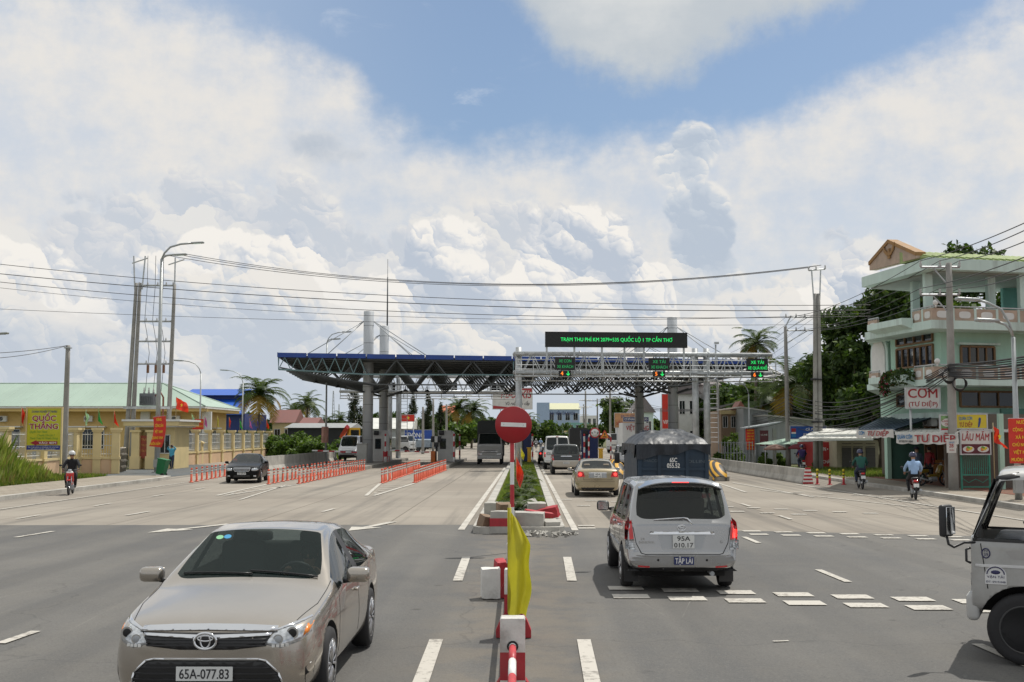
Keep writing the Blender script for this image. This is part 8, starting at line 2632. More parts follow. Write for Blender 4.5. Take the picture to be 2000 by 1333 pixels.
truck('black canvas truck queuing beyond the dark off-roader', (6.3, 140, 0), 0, (0.1, 0.1, 0.1), 6, 2.1, 2.4, 'box', (0.02, 0.022, 0.024), 2.6, 0.42)
truck('dark green truck far down the road left of the white van', (-0.6, 215, 0), PI, (0.05, 0.08, 0.07), 6, 2.2, 2.5, 'box', (0.03, 0.04, 0.035), 2.4, 0.42)
r = thing('mobile_crane', 'yellow and red mobile crane cab showing left of the front column', 'crane', (-19.6, 132, 0), R(200))
CY = M('crane_yellow', (0.62, 0.36, 0.02), 0.5, var=0.1)
b = MB().mat(CY); b.bx(-1.1, 1.1, -2.5, 2.5, 0.9, 1.5); b.build('carrier', r)
b = MB().mat(CY); b.prism([(-0.9, 0.2, 1.5), (-0.9, 1.5, 1.5), (-0.9, 1.3, 3.2), (-0.9, 0.2, 3.2)], (1.2, 0, 0)); co_ = b.build('cab', r)
b = MB().mat(DGLASS); b.bx(-0.93, -0.9, 0.4, 1.2, 2.1, 3.0); b.bx(-0.75, 0.15, 1.36, 1.42, 2.1, 2.95); b.build('cab_window', co_)
b = MB().mat(REDP); b.tube([(0.6, -1.5, 2.2), (0.6, 1.6, 3.3)], 0.28, 4); b.build('boom', r)
for sx in (-1, 1):
 for y in (-1.7, 1.7): add_wheel(r, sx * 1.0, y, 0.5, 0.3, 6, STEELP)
# MOTORBIKES AND PEOPLE
def motorbike(label, loc, rz, col, name='motorbike', group=None, lean=0.0):
 P = paint('bike_%02d%02d%02d' % tuple(int(c * 99) for c in col), col, 0.1, 0.3)
 r = thing(name, label, 'motorbike', loc, rz, group)
 r.rotation_euler = (0, lean, rz)
 for y in (0.62, -0.60):
  b = MB().mat(RUBBER); b.tube([(0, 0.255 * math.cos(a), 0.255 * math.sin(a)) for a in [2 * PI * k / 22 for k in range(23)]], 0.04, 8, False); w = b.build('wheel', r, (0, y, 0.29))
  b = MB().mat(ALLOY); b.lathe([(0.05, -0.05), (0.05, 0.05)], (0, 0, 0), 10, 'X')
  for k in range(6): b.tube([(0, 0, 0), (0, 0.22 * math.cos(k * PI / 3), 0.22 * math.sin(k * PI / 3))], 0.012, 5)
  b.build('rim', w)
 b = MB().mat(P)
 b.rbox((0, 0.36, 0.72), (0.30, 0.16, 0.42), 0.06, rot=Matrix.Rotation(R(-24), 3, 'X')); b.rbox((0, 0.06, 0.44), (0.16, 0.6, 0.16), 0.06); b.rbox((0, -0.48, 0.66), (0.20, 0.58, 0.20), 0.07, rot=Matrix.Rotation(R(8), 3, 'X')); b.rbox((0, 0.64, 0.60), (0.11, 0.36, 0.06), 0.025)
 b.build('fairing', r)
 b = MB().mat(WHITE); b.rbox((0, 0.43, 0.86), (0.26, 0.10, 0.16), 0.04, rot=Matrix.Rotation(R(-24), 3, 'X')); b.build('front_shield', r)
 b = MB().mat(BLACKP); b.rbox((0, -0.34, 0.79), (0.24, 0.66, 0.09), 0.04); b.build('seat', r)
 b = MB().mat(STEELP)
 for x in (-0.07, 0.07): b.tube([(x, 0.62, 0.29), (x, 0.40, 0.85)], 0.022, 6)
 b.build('front_fork', r)
 b = MB().mat(BLACKP); b.tube([(-0.33, 0.24, 1.00), (-0.12, 0.36, 0.98), (0.12, 0.36, 0.98), (0.33, 0.24, 1.00)], 0.017, 6)
 for x in (-0.3, 0.3): b.tube([(x, 0.30, 1.0), (x * 1.25, 0.32, 1.15)], 0.01, 5); b.ball((x * 1.25, 0.31, 1.18), (0.06, 0.02, 0.04), 8, 5)
 b.build('handlebar', r)
 b = MB().mat(LCLEAR); b.ball((0, 0.44, 0.97), (0.09, 0.05, 0.06), 10, 6); b.build('headlight', r)
 b = MB().mat(LRED); b.rbox((0, -0.80, 0.70), (0.16, 0.06, 0.08), 0.02); b.build('tail_light', r)
 b = MB().mat(BLACKP); b.rbox((0, -0.86, 0.52), (0.06, 0.3, 0.05), 0.02, rot=Matrix.Rotation(R(35), 3, 'X')); b.mat(PLATE).box((0, -0.93, 0.54), (0.19, 0.012, 0.14), rot=Matrix.Rotation(R(-15), 3, 'X')); b.build('number_plate', r)
 b = MB().mat(STEELP); b.tube([(0.12, 0.1, 0.26), (0.13, -0.3, 0.25), (0.16, -0.85, 0.38)], [0.02, 0.03, 0.045], 8); b.rbox((0, 0.02, 0.30), (0.22, 0.36, 0.22), 0.05); b.build('engine', r)
 return r
def person(label, loc, rz, J, mats, helmet=None, hair=None, hat=None, group=None, k=1.0, fem=False):
 """one continuous body grown over a jointed skeleton. J: joints, mats: shirt, trousers, shoes"""
 shirt, trous, shoe = mats
 r = thing('person', label, 'person', loc, rz, group)
 E = []; rad = {}
 def ch(names, rs, m):
  for n_, q in zip(names, rs): rad[n_] = q * (1.22 * k if n_[:2] not in ('ne', 'he', 'wr', 'to', 'an') else 1.05)
  for a, c in zip(names[:-1], names[1:]): E.append((a, c, m))
 ch(['pel', 'waist', 'chest', 'neck0', 'neck', 'head0', 'head1'], [0.125, 0.12, 0.145, 0.085, 0.055, 0.085, 0.075], shirt)
 for s in 'lr':
  ch(['chest', 'sh' + s, 'el' + s, 'wr' + s], [0.145, 0.068, 0.048, 0.033], shirt)
  ch(['pel', 'hip' + s, 'kn' + s, 'an' + s, 'toe' + s], [0.125, 0.095, 0.066, 0.045, 0.04], trous)
  E.append(('wr' + s, 'palm' + s, SKIN)); rad['palm' + s] = 0.030
 J = dict(J)
 for s in 'lr':
  d = (Vector(J['wr' + s]) - Vector(J['el' + s])).normalized(); J['palm' + s] = Vector(J['wr' + s]) + d * 0.09
 J['waist'] = Vector(J['pel']).lerp(Vector(J['chest']), 0.45); J['neck0'] = Vector(J['chest']).lerp(Vector(J['neck']), 0.6)
 J['head1'] = Vector(J['head0']) + (Vector(J['head0']) - Vector(J['neck'])).normalized() * 0.085
 names = list(dict.fromkeys([x for e_ in E for x in e_[:2]])); names.remove('pel'); names.insert(0, 'pel')
 me = bpy.data.meshes.new('body'); me.from_pydata([tuple(J[n_]) for n_ in names], [(names.index(a), names.index(c)) for a, c, _ in E], [])
 o = bpy.data.objects.new('body', me); COL.objects.link(o)
 md = o.modifiers.new('k', 'SKIN'); o.modifiers.new('s', 'SUBSURF').levels = 1
 for i, n_ in enumerate(names):
  sv = me.skin_vertices[0].data[i]; q = rad[n_]
  sv.radius = (q * 1.1, q * 0.85) if n_ in ('chest', 'waist', 'pel') else (q, q); sv.use_root = (i == 0)
 dg = bpy.context.evaluated_depsgraph_get(); m2 = bpy.data.meshes.new_from_object(o.evaluated_get(dg)); bpy.data.objects.remove(o)
 b = MB(); b.smooth = True
 b.verts([v.co for v in m2.vertices])
 segs = [(Vector(J[a]), Vector(J[c]), (SKIN if a in ('neck', 'head0') or c == 'head0' else shoe if c[:3] == 'toe' else m)) for a, c, m in E]
 for p in m2.polygons:
  c = p.center; best = None
  for a, d, m in segs:
   ab = d - a; t = max(0, min(1, (c - a).dot(ab) / ab.length_squared)); ds = (c - a - ab * t).length
   if best is None or ds < best[0]: best = (ds, m)
  b.mat(best[1]); b.face(list(p.vertices))
 b.mat(SKIN)
 for s in 'lr':                                   # five separate fingers, bent
  w, pm = Vector(J['wr' + s]), Vector(J['palm' + s]); d = (pm - w).normalized(); sd = d.cross(Vector((0, 0, 1)))
  sd = sd.normalized() if sd.length > 0.1 else Vector((1, 0, 0)); up = sd.cross(d).normalized()
  for i, ln in enumerate((0.062, 0.072, 0.068, 0.052)):
   q = pm + sd * (0.027 - 0.018 * i); b.tube([q - d * 0.02, q + d * ln * 0.5 - up * 0.006, q + d * ln * 0.85 - up * 0.028, q + d * ln * 0.9 - up * 0.05], [0.010, 0.009, 0.008, 0.006], 6)
  q = w.lerp(pm, 0.5); sg = 1 if s == 'l' else -1
  b.tube([q, q + sd * 0.035 * 1 + d * 0.03, q + sd * 0.045 + d * 0.065 - up * 0.015], [0.013, 0.011, 0.008], 6)
 H0, H1 = Vector(J['head0']), Vector(J['head1']); hc = H0.lerp(H1, 0.35); fw = Vector(J.get('look', (0, 1, 0))).normalized()
 rt = fw.cross(Vector((0, 0, 1))).normalized()
 b.ball(hc + fw * 0.085 - Vector((0, 0, 0.015)), (0.014, 0.02, 0.022), 6, 5)
 for sg in (-1, 1): b.ball(hc + rt * sg * 0.082, (0.014, 0.02, 0.03), 6, 5)
 b.mat(INK)
 for sg in (-1, 1): b.ball(hc + fw * 0.076 + rt * sg * 0.030 + Vector((0, 0, 0.014)), (0.012, 0.008, 0.007), 6, 4)
 b.mat(M('lips', (0.28, 0.10, 0.08), 0.5, var=0)).ball(hc + fw * 0.074 - Vector((0, 0, 0.052)), (0.02, 0.008, 0.006), 6, 4)
 b.build('body', r)
 if helmet is not None:
  h = MB().mat(helmet); c = H0.lerp(H1, 0.75) + Vector((0, 0, 0.01))
  b2 = h.lathe([(0.135, -0.045), (0.14, 0.0), (0.13, 0.06), (0.10, 0.11), (0.05, 0.138), (0.001, 0.143)], c, 16); h.mat(BLACKP).lathe([(0.139, -0.05), (0.139, -0.025)], c, 16)
  h.tube([c + fw * 0.12 + rt * -0.09 - Vector((0, 0, 0.02)), c + fw * 0.19 - Vector((0, 0, 0.03)), c + fw * 0.12 + rt * 0.09 - Vector((0, 0, 0.02))], 0.012, 5); h.build('helmet', r)
 if hair is not None:
  h = MB().mat(hair); h.ball(H0.lerp(H1, 0.65) - fw * 0.018, (0.100, 0.105, 0.105), 12, 8, Matrix.Rotation(0, 3, 'X')); h.build('hair', r)
 if hat is not None:
  h = MB().mat(hat); c = H0.lerp(H1, 0.8); h.lathe([(0.19, 0.0), (0.12, 0.02), (0.105, 0.05), (0.095, 0.10), (0.001, 0.115)], c, 14); h.build('hat', r)
 return r
RIDE = dict(pel=(0, -0.30, 0.93), chest=(0, -0.20, 1.27), neck=(0, -0.13, 1.46), head0=(0, -0.08, 1.56), shl=(-0.19, -0.17, 1.36), shr=(0.19, -0.17, 1.36), ell=(-0.30, 0.02, 1.14), elr=(0.30, 0.02, 1.14), wrl=(-0.29, 0.19, 1.03), wrr=(0.29, 0.19, 1.03),
   hipl=(-0.11, -0.26, 0.88), hipr=(0.11, -0.26, 0.88), knl=(-0.19, 0.16, 0.74), knr=(0.19, 0.16, 0.74), anl=(-0.17, 0.0, 0.34), anr=(0.17, 0.0, 0.34), toel=(-0.18, 0.18, 0.30), toer=(0.18, 0.18, 0.30))
STAND = dict(pel=(0, 0, 0.93), chest=(0, 0.01, 1.28), neck=(0, 0.01, 1.47), head0=(0, 0.03, 1.57), shl=(-0.19, 0, 1.39), shr=(0.19, 0, 1.39), ell=(-0.25, -0.02, 1.11), elr=(0.25, -0.02, 1.11), wrl=(-0.25, 0.06, 0.87), wrr=(0.25, 0.06, 0.87),
    hipl=(-0.10, 0, 0.87), hipr=(0.10, 0, 0.87), knl=(-0.11, 0.03, 0.48), knr=(0.11, 0.03, 0.48), anl=(-0.11, -0.01, 0.08), anr=(0.11, -0.01, 0.08), toel=(-0.13, 0.16, 0.035), toer=(0.13, 0.16, 0.035))
FAB = lambda n_, c: M(n_, c, 0.85, var=0.15, scale=4)
JEAN = FAB('dark_jeans', (0.03, 0.04, 0.07)); BLK_C = FAB('black_cloth', (0.014, 0.014, 0.017)); SHOE = M('shoe', (0.03, 0.025, 0.02), 0.6, var=0.1)
LBLUE = FAB('light_blue_shirt', (0.30, 0.44, 0.66)); GVEST = FAB('dark_green_vest', (0.02, 0.10, 0.08)); PURP = FAB('purple_shirt', (0.035, 0.02, 0.10)); TURQ = FAB('turquoise_shirt', (0.08, 0.36, 0.50)); GREYB = FAB('grey_blue_shirt', (0.12, 0.17, 0.26)); REDS = FAB('dark_red_shirt', (0.22, 0.015, 0.02)); GREYS = FAB('grey_shirt', (0.32, 0.33, 0.34)); WSH = FAB('white_shirt', (0.6, 0.6, 0.62))
HNAVY = M('helmet_navy', (0.015, 0.018, 0.07), 0.25, var=0, coat=0.6); HBLK = M('helmet_black', (0.02, 0.02, 0.022), 0.25, var=0, coat=0.6); HWH = M('helmet_white', (0.6, 0.6, 0.6), 0.25, var=0, coat=0.6)
HAIR = M('black_hair', (0.012, 0.01, 0.009), 0.6, var=0.2)
def ride(px, py, rz, bike, brl, prl, mats, helm, J=RIDE, z=0.0):
 p = gp(px, py, z)
 motorbike(brl, (p.x, p.y, z), rz, bike)
 person(prl, (p.x, p.y, z), rz, J, mats, helm)
ride(138, 966, PI + R(14), (0.55, 0.03, 0.03), 'red and white motorbike riding along the left kerb', 'rider in dark jacket and white topped helmet on the red motorbike', (BLK_C, BLK_C, SHOE), HWH)
ride(1681, 955, R(-8), (0.02, 0.02, 0.025), 'black motorbike near the right kerb in front of the roll doors', 'rider in dark green vest and navy helmet before the roll doors', (GVEST, JEAN, SHOE), HNAVY)
ride(1785, 975, R(-12), (0.10, 0.012, 0.015), 'dark red motorbike ridden past the eating house', 'broad rider in light blue shirt and navy helmet passing the eating house', (LBLUE, BLK_C, SHOE), HNAVY)
ride(1566, 921, R(-4), (0.03, 0.03, 0.05), 'motorbike behind the end of the right concrete barrier', 'rider in purple shirt and navy helmet behind the right concrete barrier', (PURP, JEAN, SHOE), HNAVY)
ride(657, 888, PI, (0.2, 0.2, 0.22), 'motorbike behind the left concrete barrier beside the minibus', 'rider in white shirt and helmet behind the left concrete barrier', (WSH, BLK_C, SHOE), HWH)
p = gp(1822, 949, 0.13); motorbike('black and yellow motorbike parked in the shade of the eating house', (p.x, p.y, 0.13), R(-75), (0.25, 0.17, 0.02))
S2 = dict(STAND); S2.update(ell=(-0.34, 0.05, 1.42), elr=(0.34, 0.05, 1.42), wrl=(-0.17, 0.13, 1.62), wrr=(0.17, 0.13, 1.62), knl=(-0.12, 0.10, 0.48), anl=(-0.11, 0.10, 0.08), toel=(-0.12, 0.27, 0.035), anr=(0.11, -0.12, 0.09), toer=(0.12, 0.05, 0.035))
p = gp(335, 917); person('person in turquoise shirt walking with both hands raised to the forehead by the green bin', (p.x, p.y, 0), PI + R(-12), S2, (TURQ, JEAN, SHOE), None, HAIR)
p = gp(1793, 948, 0.13); person('person in grey blue shirt and dark hat standing at the eating house entrance', (p.x, p.y, 0.13), R(20), STAND, (GREYB, BLK_C, SHOE), None, None, M('dark_hat', (0.02, 0.025, 0.05), 0.8, var=0.1))
S3 = dict(STAND); p = gp(1817, 945, 0.13); person('person in dark red shirt in the shade behind the parked motorbike', (p.x, p.y, 0.13), R(120), S3, (REDS, BLK_C, SHOE), None, HAIR)
DR = dict(pel=(0, -0.20, 0.50), chest=(0, -0.30, 0.85), neck=(0, -0.27, 1.02), head0=(0, -0.24, 1.11), shl=(-0.18, -0.27, 0.96), shr=(0.18, -0.27, 0.96), ell=(-0.27, -0.05, 0.80), elr=(0.25, -0.05, 0.80), wrl=(-0.17, 0.16, 0.98), wrr=(0.17, 0.16, 0.98), hipl=(-0.1, -0.15, 0.50), hipr=(0.1, -0.15, 0.5), knl=(-0.13, 0.26, 0.60), knr=(0.13, 0.26, 0.60), anl=(-0.12, 0.55, 0.36), anr=(0.12, 0.55, 0.36), toel=(-0.12, 0.68, 0.40), toer=(0.12, 0.68, 0.40))
person('driver in a dark shirt with both hands on the wheel of the beige sedan', (-2.66 + 0.36, 12.36 + 0.10, 0), PI, DR, (BLK_C, BLK_C, SHOE), None, HAIR)
for i, (px, py, c, lb) in enumerate(((1038, 864, WSH, 'distant rider in white shirt on the far road'), (1047, 863, GREYS, 'distant rider in grey shirt on the far road'), (1056, 866, LBLUE, 'distant rider in light blue shirt on the far road'))):
 p = at(px, 880, 190 + i * 12); motorbike('distant motorbike under the ' + lb.replace('distant ', ''), (p.x, p.y, 0), PI, (0.05, 0.05, 0.06)); person(lb, (p.x, p.y, 0), PI, RIDE, (c, JEAN, SHOE), HWH)
# PLANTS
LF = [Mleaf('leaf_dark', (0.030, 0.062, 0.016)), Mleaf('leaf_mid', (0.050, 0.095, 0.022)), Mleaf('leaf_light', (0.085, 0.135, 0.032))]
LFC = [Mleaf('needle_dark', (0.028, 0.045, 0.022)), Mleaf('needle_mid', (0.045, 0.065, 0.032))]
LFB = [Mleaf('bush_mid', (0.065, 0.125, 0.022)), Mleaf('bush_light', (0.12, 0.20, 0.04)), LF[1]]
LFP = [Mleaf('palm_green', (0.060, 0.095, 0.024)), Mleaf('palm_dark', (0.035, 0.065, 0.02)), Mleaf('palm_yellow', (0.28, 0.20, 0.05))]
GRS = [Mleaf('grass_green', (0.11, 0.18, 0.035), scale=0.5), Mleaf('grass_light', (0.19, 0.24, 0.06)), Mleaf('grass_dry', (0.22, 0.19, 0.08))]
BARK = M('bark', (0.13, 0.105, 0.08), 0.9, var=0.25, bump=0.4)
NR_ = np.random.default_rng(11)
def leaves(name, parent, cl, n, size, mats, wts=None, up=0.4, asp=0.55, hollow=0.45):
 """leaf faces spread through ellipsoid clumps cl=[(x,y,z,rx,ry,rz)]"""
 cl = np.array(cl, float)
 vol = (cl[:, 3] * cl[:, 4] * cl[:, 5]) ** 0.67
 k = NR_.choice(len(cl), n, p=vol / vol.sum())
 d = NR_.normal(size=(n, 3)); d /= np.linalg.norm(d, axis=1)[:, None]
 rad = (hollow + (1 - hollow) * NR_.random(n) ** 0.6) * (1 + 0.12 * NR_.normal(size=n))
 c = cl[k, :3] + d * cl[k, 3:] * rad[:, None]
 nm = d * 0.6 + NR_.normal(size=(n, 3)) * 0.7 + np.array([0, 0, up]); nm /= np.linalg.norm(nm, axis=1)[:, None]
 t = np.cross(nm, NR_.normal(size=(n, 3))); t /= np.linalg.norm(t, axis=1)[:, None]
 s = np.cross(nm, t)
 L = size * NR_.uniform(0.6, 1.35, n)[:, None]
 V = np.stack([c - t * L, c + s * L * asp + nm * L * 0.12, c + t * L, c - s * L * asp + nm * L * 0.12], 1).reshape(-1, 3)
 mi = NR_.choice(len(mats), n, p=wts)
 return np_mesh(name, V, n, 4, mi, mats, parent)
def tree(label, loc, h, r, n=5000, size=0.28, mats=None, wts=None, clumps=16, trunk_h=0.4, group=None, squash=0.8, name='tree', seed=0, cat='tree'):
 rnd = random.Random(seed + int(h * 10))
 t = thing(name, label, cat, loc, rnd.uniform(0, 6), group)
 b = MB().mat(BARK)
 zt = h * trunk_h
 b.tube([(0, 0, -0.1), (0.08, 0.05, zt * 0.5), (0, 0.1, zt), (0.1, 0, h * 0.72)], [h * 0.028, h * 0.022, h * 0.018, h * 0.008], 8)
 cl = []
 for i in range(clumps):
  a = rnd.uniform(0, 2 * PI); q = rnd.random() ** 0.6 * r * 0.80; rr = r * rnd.uniform(0.24, 0.46); z = rnd.uniform(zt * 0.95, max(zt, h - rr * squash))
  q *= math.sqrt(max(0.12, 1 - ((z - (zt + h) / 2) / (h - zt) * 1.7) ** 2))
  p = (q * math.cos(a), q * math.sin(a), z); cl.append((*p, rr, rr, rr * squash))
  if i % 2 == 0: b.tube([(0, 0.05, zt * rnd.uniform(0.6, 1.1)), (p[0] * 0.5, p[1] * 0.5, (zt + z) / 2), p], [h * 0.013, h * 0.009, h * 0.004], 5)
 b.build('trunk', t)
 leaves('crown', t, cl, n, size, mats or LF, wts or ([0.45, 0.38, 0.17] if not mats or len(mats) == 3 else None))
 return t
def palm(label, loc, h, fl=3.4, nf=22, group=None, lean=0.5, seed=1, yellow=0.2, name='palm_tree'):
 rnd = random.Random(seed)
 t = thing(name, label, 'palm', loc, rnd.uniform(0, 6), group)
 b = MB().mat(BARK); b.tube([(0, 0, -0.1), (lean * 0.5, 0, h * 0.45), (lean, 0, h * 0.8), (lean * 1.05, 0, h)], [0.22, 0.15, 0.13, 0.13], 8); b.build('trunk', t)
 V = []; mi = []
 for f in range(nf):
  a = f * 2.4 + rnd.uniform(-0.2, 0.2); e0 = R(84) - R(110) * (f / nf) ** 1.2 + rnd.uniform(-0.1, 0.1); L = fl * rnd.uniform(0.8, 1.1)
  dry = f > nf * (1 - yellow)
  dx = Vector((math.cos(a), math.sin(a), 0)); sd = Vector((-math.sin(a), math.cos(a), 0))
  p = Vector((lean * 1.05, 0, h)); e = e0; N = 24; st = L / N; pts = [p.copy()]
  for i in range(N):
   p = p + (dx * math.cos(e) + Vector((0, 0, math.sin(e)))) * st; e -= R(3.0 + 2.6 * (i / N)); pts.append(p.copy())
  m = 2 if dry else (0 if rnd.random() < 0.65 else 1)
  for i in range(1, N + 1):
   u_ = i / N; ll = L * 0.30 * math.sin(PI * min(1, u_ * 0.85 + 0.14)) + 0.08; w = 0.055 * (fl / 3.4)
   tg = (pts[i] - pts[i - 1]).normalized()
   V += [pts[i - 1] - sd * 0.02, pts[i] - sd * 0.02, pts[i] + sd * 0.02, pts[i - 1] + sd * 0.02]; mi.append(m)
   for sg in (-1, 1):
    q = pts[i] + sd * sg * ll * 0.80 + tg * ll * 0.45 - Vector((0, 0, ll * (0.15 + 0.25 * rnd.random())))
    V += [pts[i] - tg * w, (pts[i] + q) / 2 + Vector((0, 0, ll * 0.05)) - tg * w, q, pts[i] + tg * w]; mi.append(m)
 np_mesh('crown', [tuple(v) for v in V], len(mi), 4, mi, LFP, t)
 return t
def at_tree(px, py_top, Y):
 p = at(px, py_top, Y); return Vector((p.x, Y, 0)), p.z
def grass(name, label, pts_fn, n, h, mats, wts, w=0.012, z=0.0, kind='stuff'):
 P = pts_fn(n); hh = h * NR_.uniform(0.45, 1.15, n) * (P[:, 2] if P.shape[1] > 2 else 1)
 a = NR_.uniform(0, 2 * PI, n); d = np.stack([np.cos(a), np.sin(a)], 1); s = np.stack([-np.sin(a), np.cos(a)], 1) * (w * NR_.uniform(0.6, 1.5, n))[:, None]
 ln = (hh * NR_.uniform(0.05, 0.42, n))[:, None]
 z0 = np.full((n, 1), z); B = P[:, :2]
 V = np.stack([np.hstack([B - s, z0]), np.hstack([B + s, z0]), np.hstack([B + d * ln * 0.35 + s * 0.8, z0 + hh[:, None] * 0.62]), np.hstack([B + d * ln, z0 + hh[:, None]])], 1).reshape(-1, 3)
 o = np_mesh(name, V, n, 4, NR_.choice(len(mats), n, p=wts), mats)
 return tag(o, label, 'grass', kind=kind)
U_ = lambda a, b_, n: NR_.uniform(a, b_, n)
grass('grass', 'mown grass in the median island', lambda n: np.stack([U_(-0.95, 0.66, n), 29.6 + U_(0, 1, n) ** 1.4 * 70], 1), 26000, 0.16, GRS, [0.6, 0.33, 0.07], 0.014, 0.12)
for i, (y, x) in enumerate(((33.5, -0.15), (37, 0.05), (40.5, -0.2), (44, 0.0), (48.5, -0.1), (53, 0.1), (58, -0.1), (64, 0.0))):
 palm('low spiky cycad in the median grass, number of plants between it and the nose growing with distance' if False else 'low dark spiky plant in the median grass, %s' % ('nearest the island nose', 'second from the nose', 'third from the nose', 'beside the purple flag', 'just behind the small yellow flag', 'in the middle of the island', 'towards the booths', 'farthest from the nose')[i], (x, y, 0.12), 0.12, 0.75, 26, 'spiky median plants', 0.0, i + 3, 0.05, 'cycad')
grass('grass', 'rough grass verge between the left pavement and the fence', lambda n: np.stack([U_(-27.4, -23.3, n), U_(40, 66, n)], 1), 30000, 0.30, GRS, [0.6, 0.25, 0.15], 0.02)
def reeds(n):
 x = U_(-28.8, -23.6, n); y = U_(44, 62.5, n); k = np.clip(1.25 - np.abs(x + 27.4) / 4.2 - np.maximum(0, y - 58) * 0.12, 0.12, 1)
 return np.stack([x, y, k * (0.75 + 0.25 * np.sin(x * 2.1) * np.cos(y * 1.3))], 1)
grass('tall_grass', 'tall bright green reed grass at the left edge in front of the fence', reeds, 30000, 2.5, [Mleaf('reed_green', (0.14, 0.21, 0.04), 0.4, 0.5), Mleaf('reed_pale', (0.25, 0.30, 0.10)), GRS[2]], [0.5, 0.35, 0.15], 0.013)
grass('grass', 'green strip in front of the roll doors', lambda n: np.stack([U_(17.5, 24, n), U_(64.5, 82, n)], 1), 16000, 0.28, GRS, [0.6, 0.3, 0.1], 0.02)
grass('grass', 'bright grass below the bushes behind the left barrier', lambda n: (lambda y: np.stack([-18.2 - (0.205 * y - 18.2) * U_(0, 1, n), y], 1))(U_(90, 135, n)), 12000, 0.6, [GRS[0], GRS[1], LFB[0]], [0.5, 0.25, 0.25], 0.03)
for i, (px, py, Y, r) in enumerate(((535, 846, 126, 1.9), (556, 842, 122, 2.0), (580, 840, 120, 2.2), (604, 850, 116, 1.9), (622, 858, 112, 1.7), (640, 864, 118, 1.6), (548, 858, 108, 1.5), (592, 862, 106, 1.5), (672, 850, 128, 1.8), (500, 836, 138, 2.4), (460, 838, 140, 2.2))):
 o, h = at_tree(px, py, Y)
 tree('bushy green shrub ' + ('right beside the fence end', 'second from the fence end', 'tallest of the mass behind the left barrier', 'sloping down towards the lamp post', 'left of the two armed lamp post', 'behind the two armed lamp post', 'low in front of the shrubs at the fence end', 'low in front of the tallest shrub', 'between lamp post and canopy column', 'under the coconut palm', 'behind the right end of the yellow offices')[i], o, max(1.2, h), r, 2600, 0.17, LFB, [0.5, 0.3, 0.2], 9, 0.12, 'shrubs behind the left barrier', 0.9, 'shrub', i, 'shrub')
o, h = at_tree(505, 772, 140); palm('coconut palm with yellowing lower fronds right of the blue shed', o, h, 4.3, 30, None, 0.3, 4, 0.3)
for i, (px, py, Y, fl, lb) in enumerate(((597, 792, 185, 3.6, 'palm above the dark red roof on the left'), (570, 806, 190, 3.2, 'shorter palm just left of the dark red roof'), (890, 800, 215, 4.4, 'left one of two coconut palms under the canopy'), (921, 802, 215, 4.2, 'right one of two coconut palms under the canopy'), (668, 822, 260, 3.6, 'distant palm left of the casuarina'), (640, 826, 260, 3.4, 'distant palm behind the two armed lamp post'), (1030, 822, 260, 3.6, 'palm behind the no entry sign'), (1258, 812, 230, 3.4, 'small palm above the orange board'),
           (1470, 672, 118, 3.1, 'tall coconut palm above the gantry end sign'), (1548, 752, 104, 4.4, 'big drooping palm behind the slim pole'), (1505, 790, 112, 3.6, 'palm between the gantry end and the slim pole'), (1690, 760, 92, 3.2, 'dull palm in front of the big dark tree'))):
 o, h = at_tree(px, py, Y); palm(lb, o, h, fl, 26, None, 0.5 if Y > 110 else 0.2, i + 20, 0.18)
for i, (px, py, Y, r, lb) in enumerate(((692, 746, 165, 2.3, 'tall narrow dark casuarina left of the canopy columns'), (806, 775, 195, 1.9, 'casuarina right of the twin gantry posts'), (836, 766, 200, 2.4, 'broader casuarina under the far gantry'), (860, 790, 205, 2.0, 'casuarina next to the left palm under the canopy'))):
 o, h = at_tree(px, py, Y); rnd = random.Random(i)
 t = thing('casuarina', lb, 'tree', o); b = MB().mat(BARK); b.tube([(0, 0, 0), (0.1, 0, h * 0.95)], [0.22, 0.03], 7); b.build('trunk', t)
 cl = [(rnd.uniform(-1, 1) * r * (1.05 - z) * 0.8, rnd.uniform(-1, 1) * r * (1.05 - z) * 0.8, h * z, 0.25 + r * (1.05 - z) * 0.4, 0.25 + r * (1.05 - z) * 0.4, 0.7) for z in [0.15 + 0.82 * q / 26 for q in range(27)]]
 leaves('crown', t, cl, 3600, 0.30, LFC, None, 0.9, 0.16, 0.2)
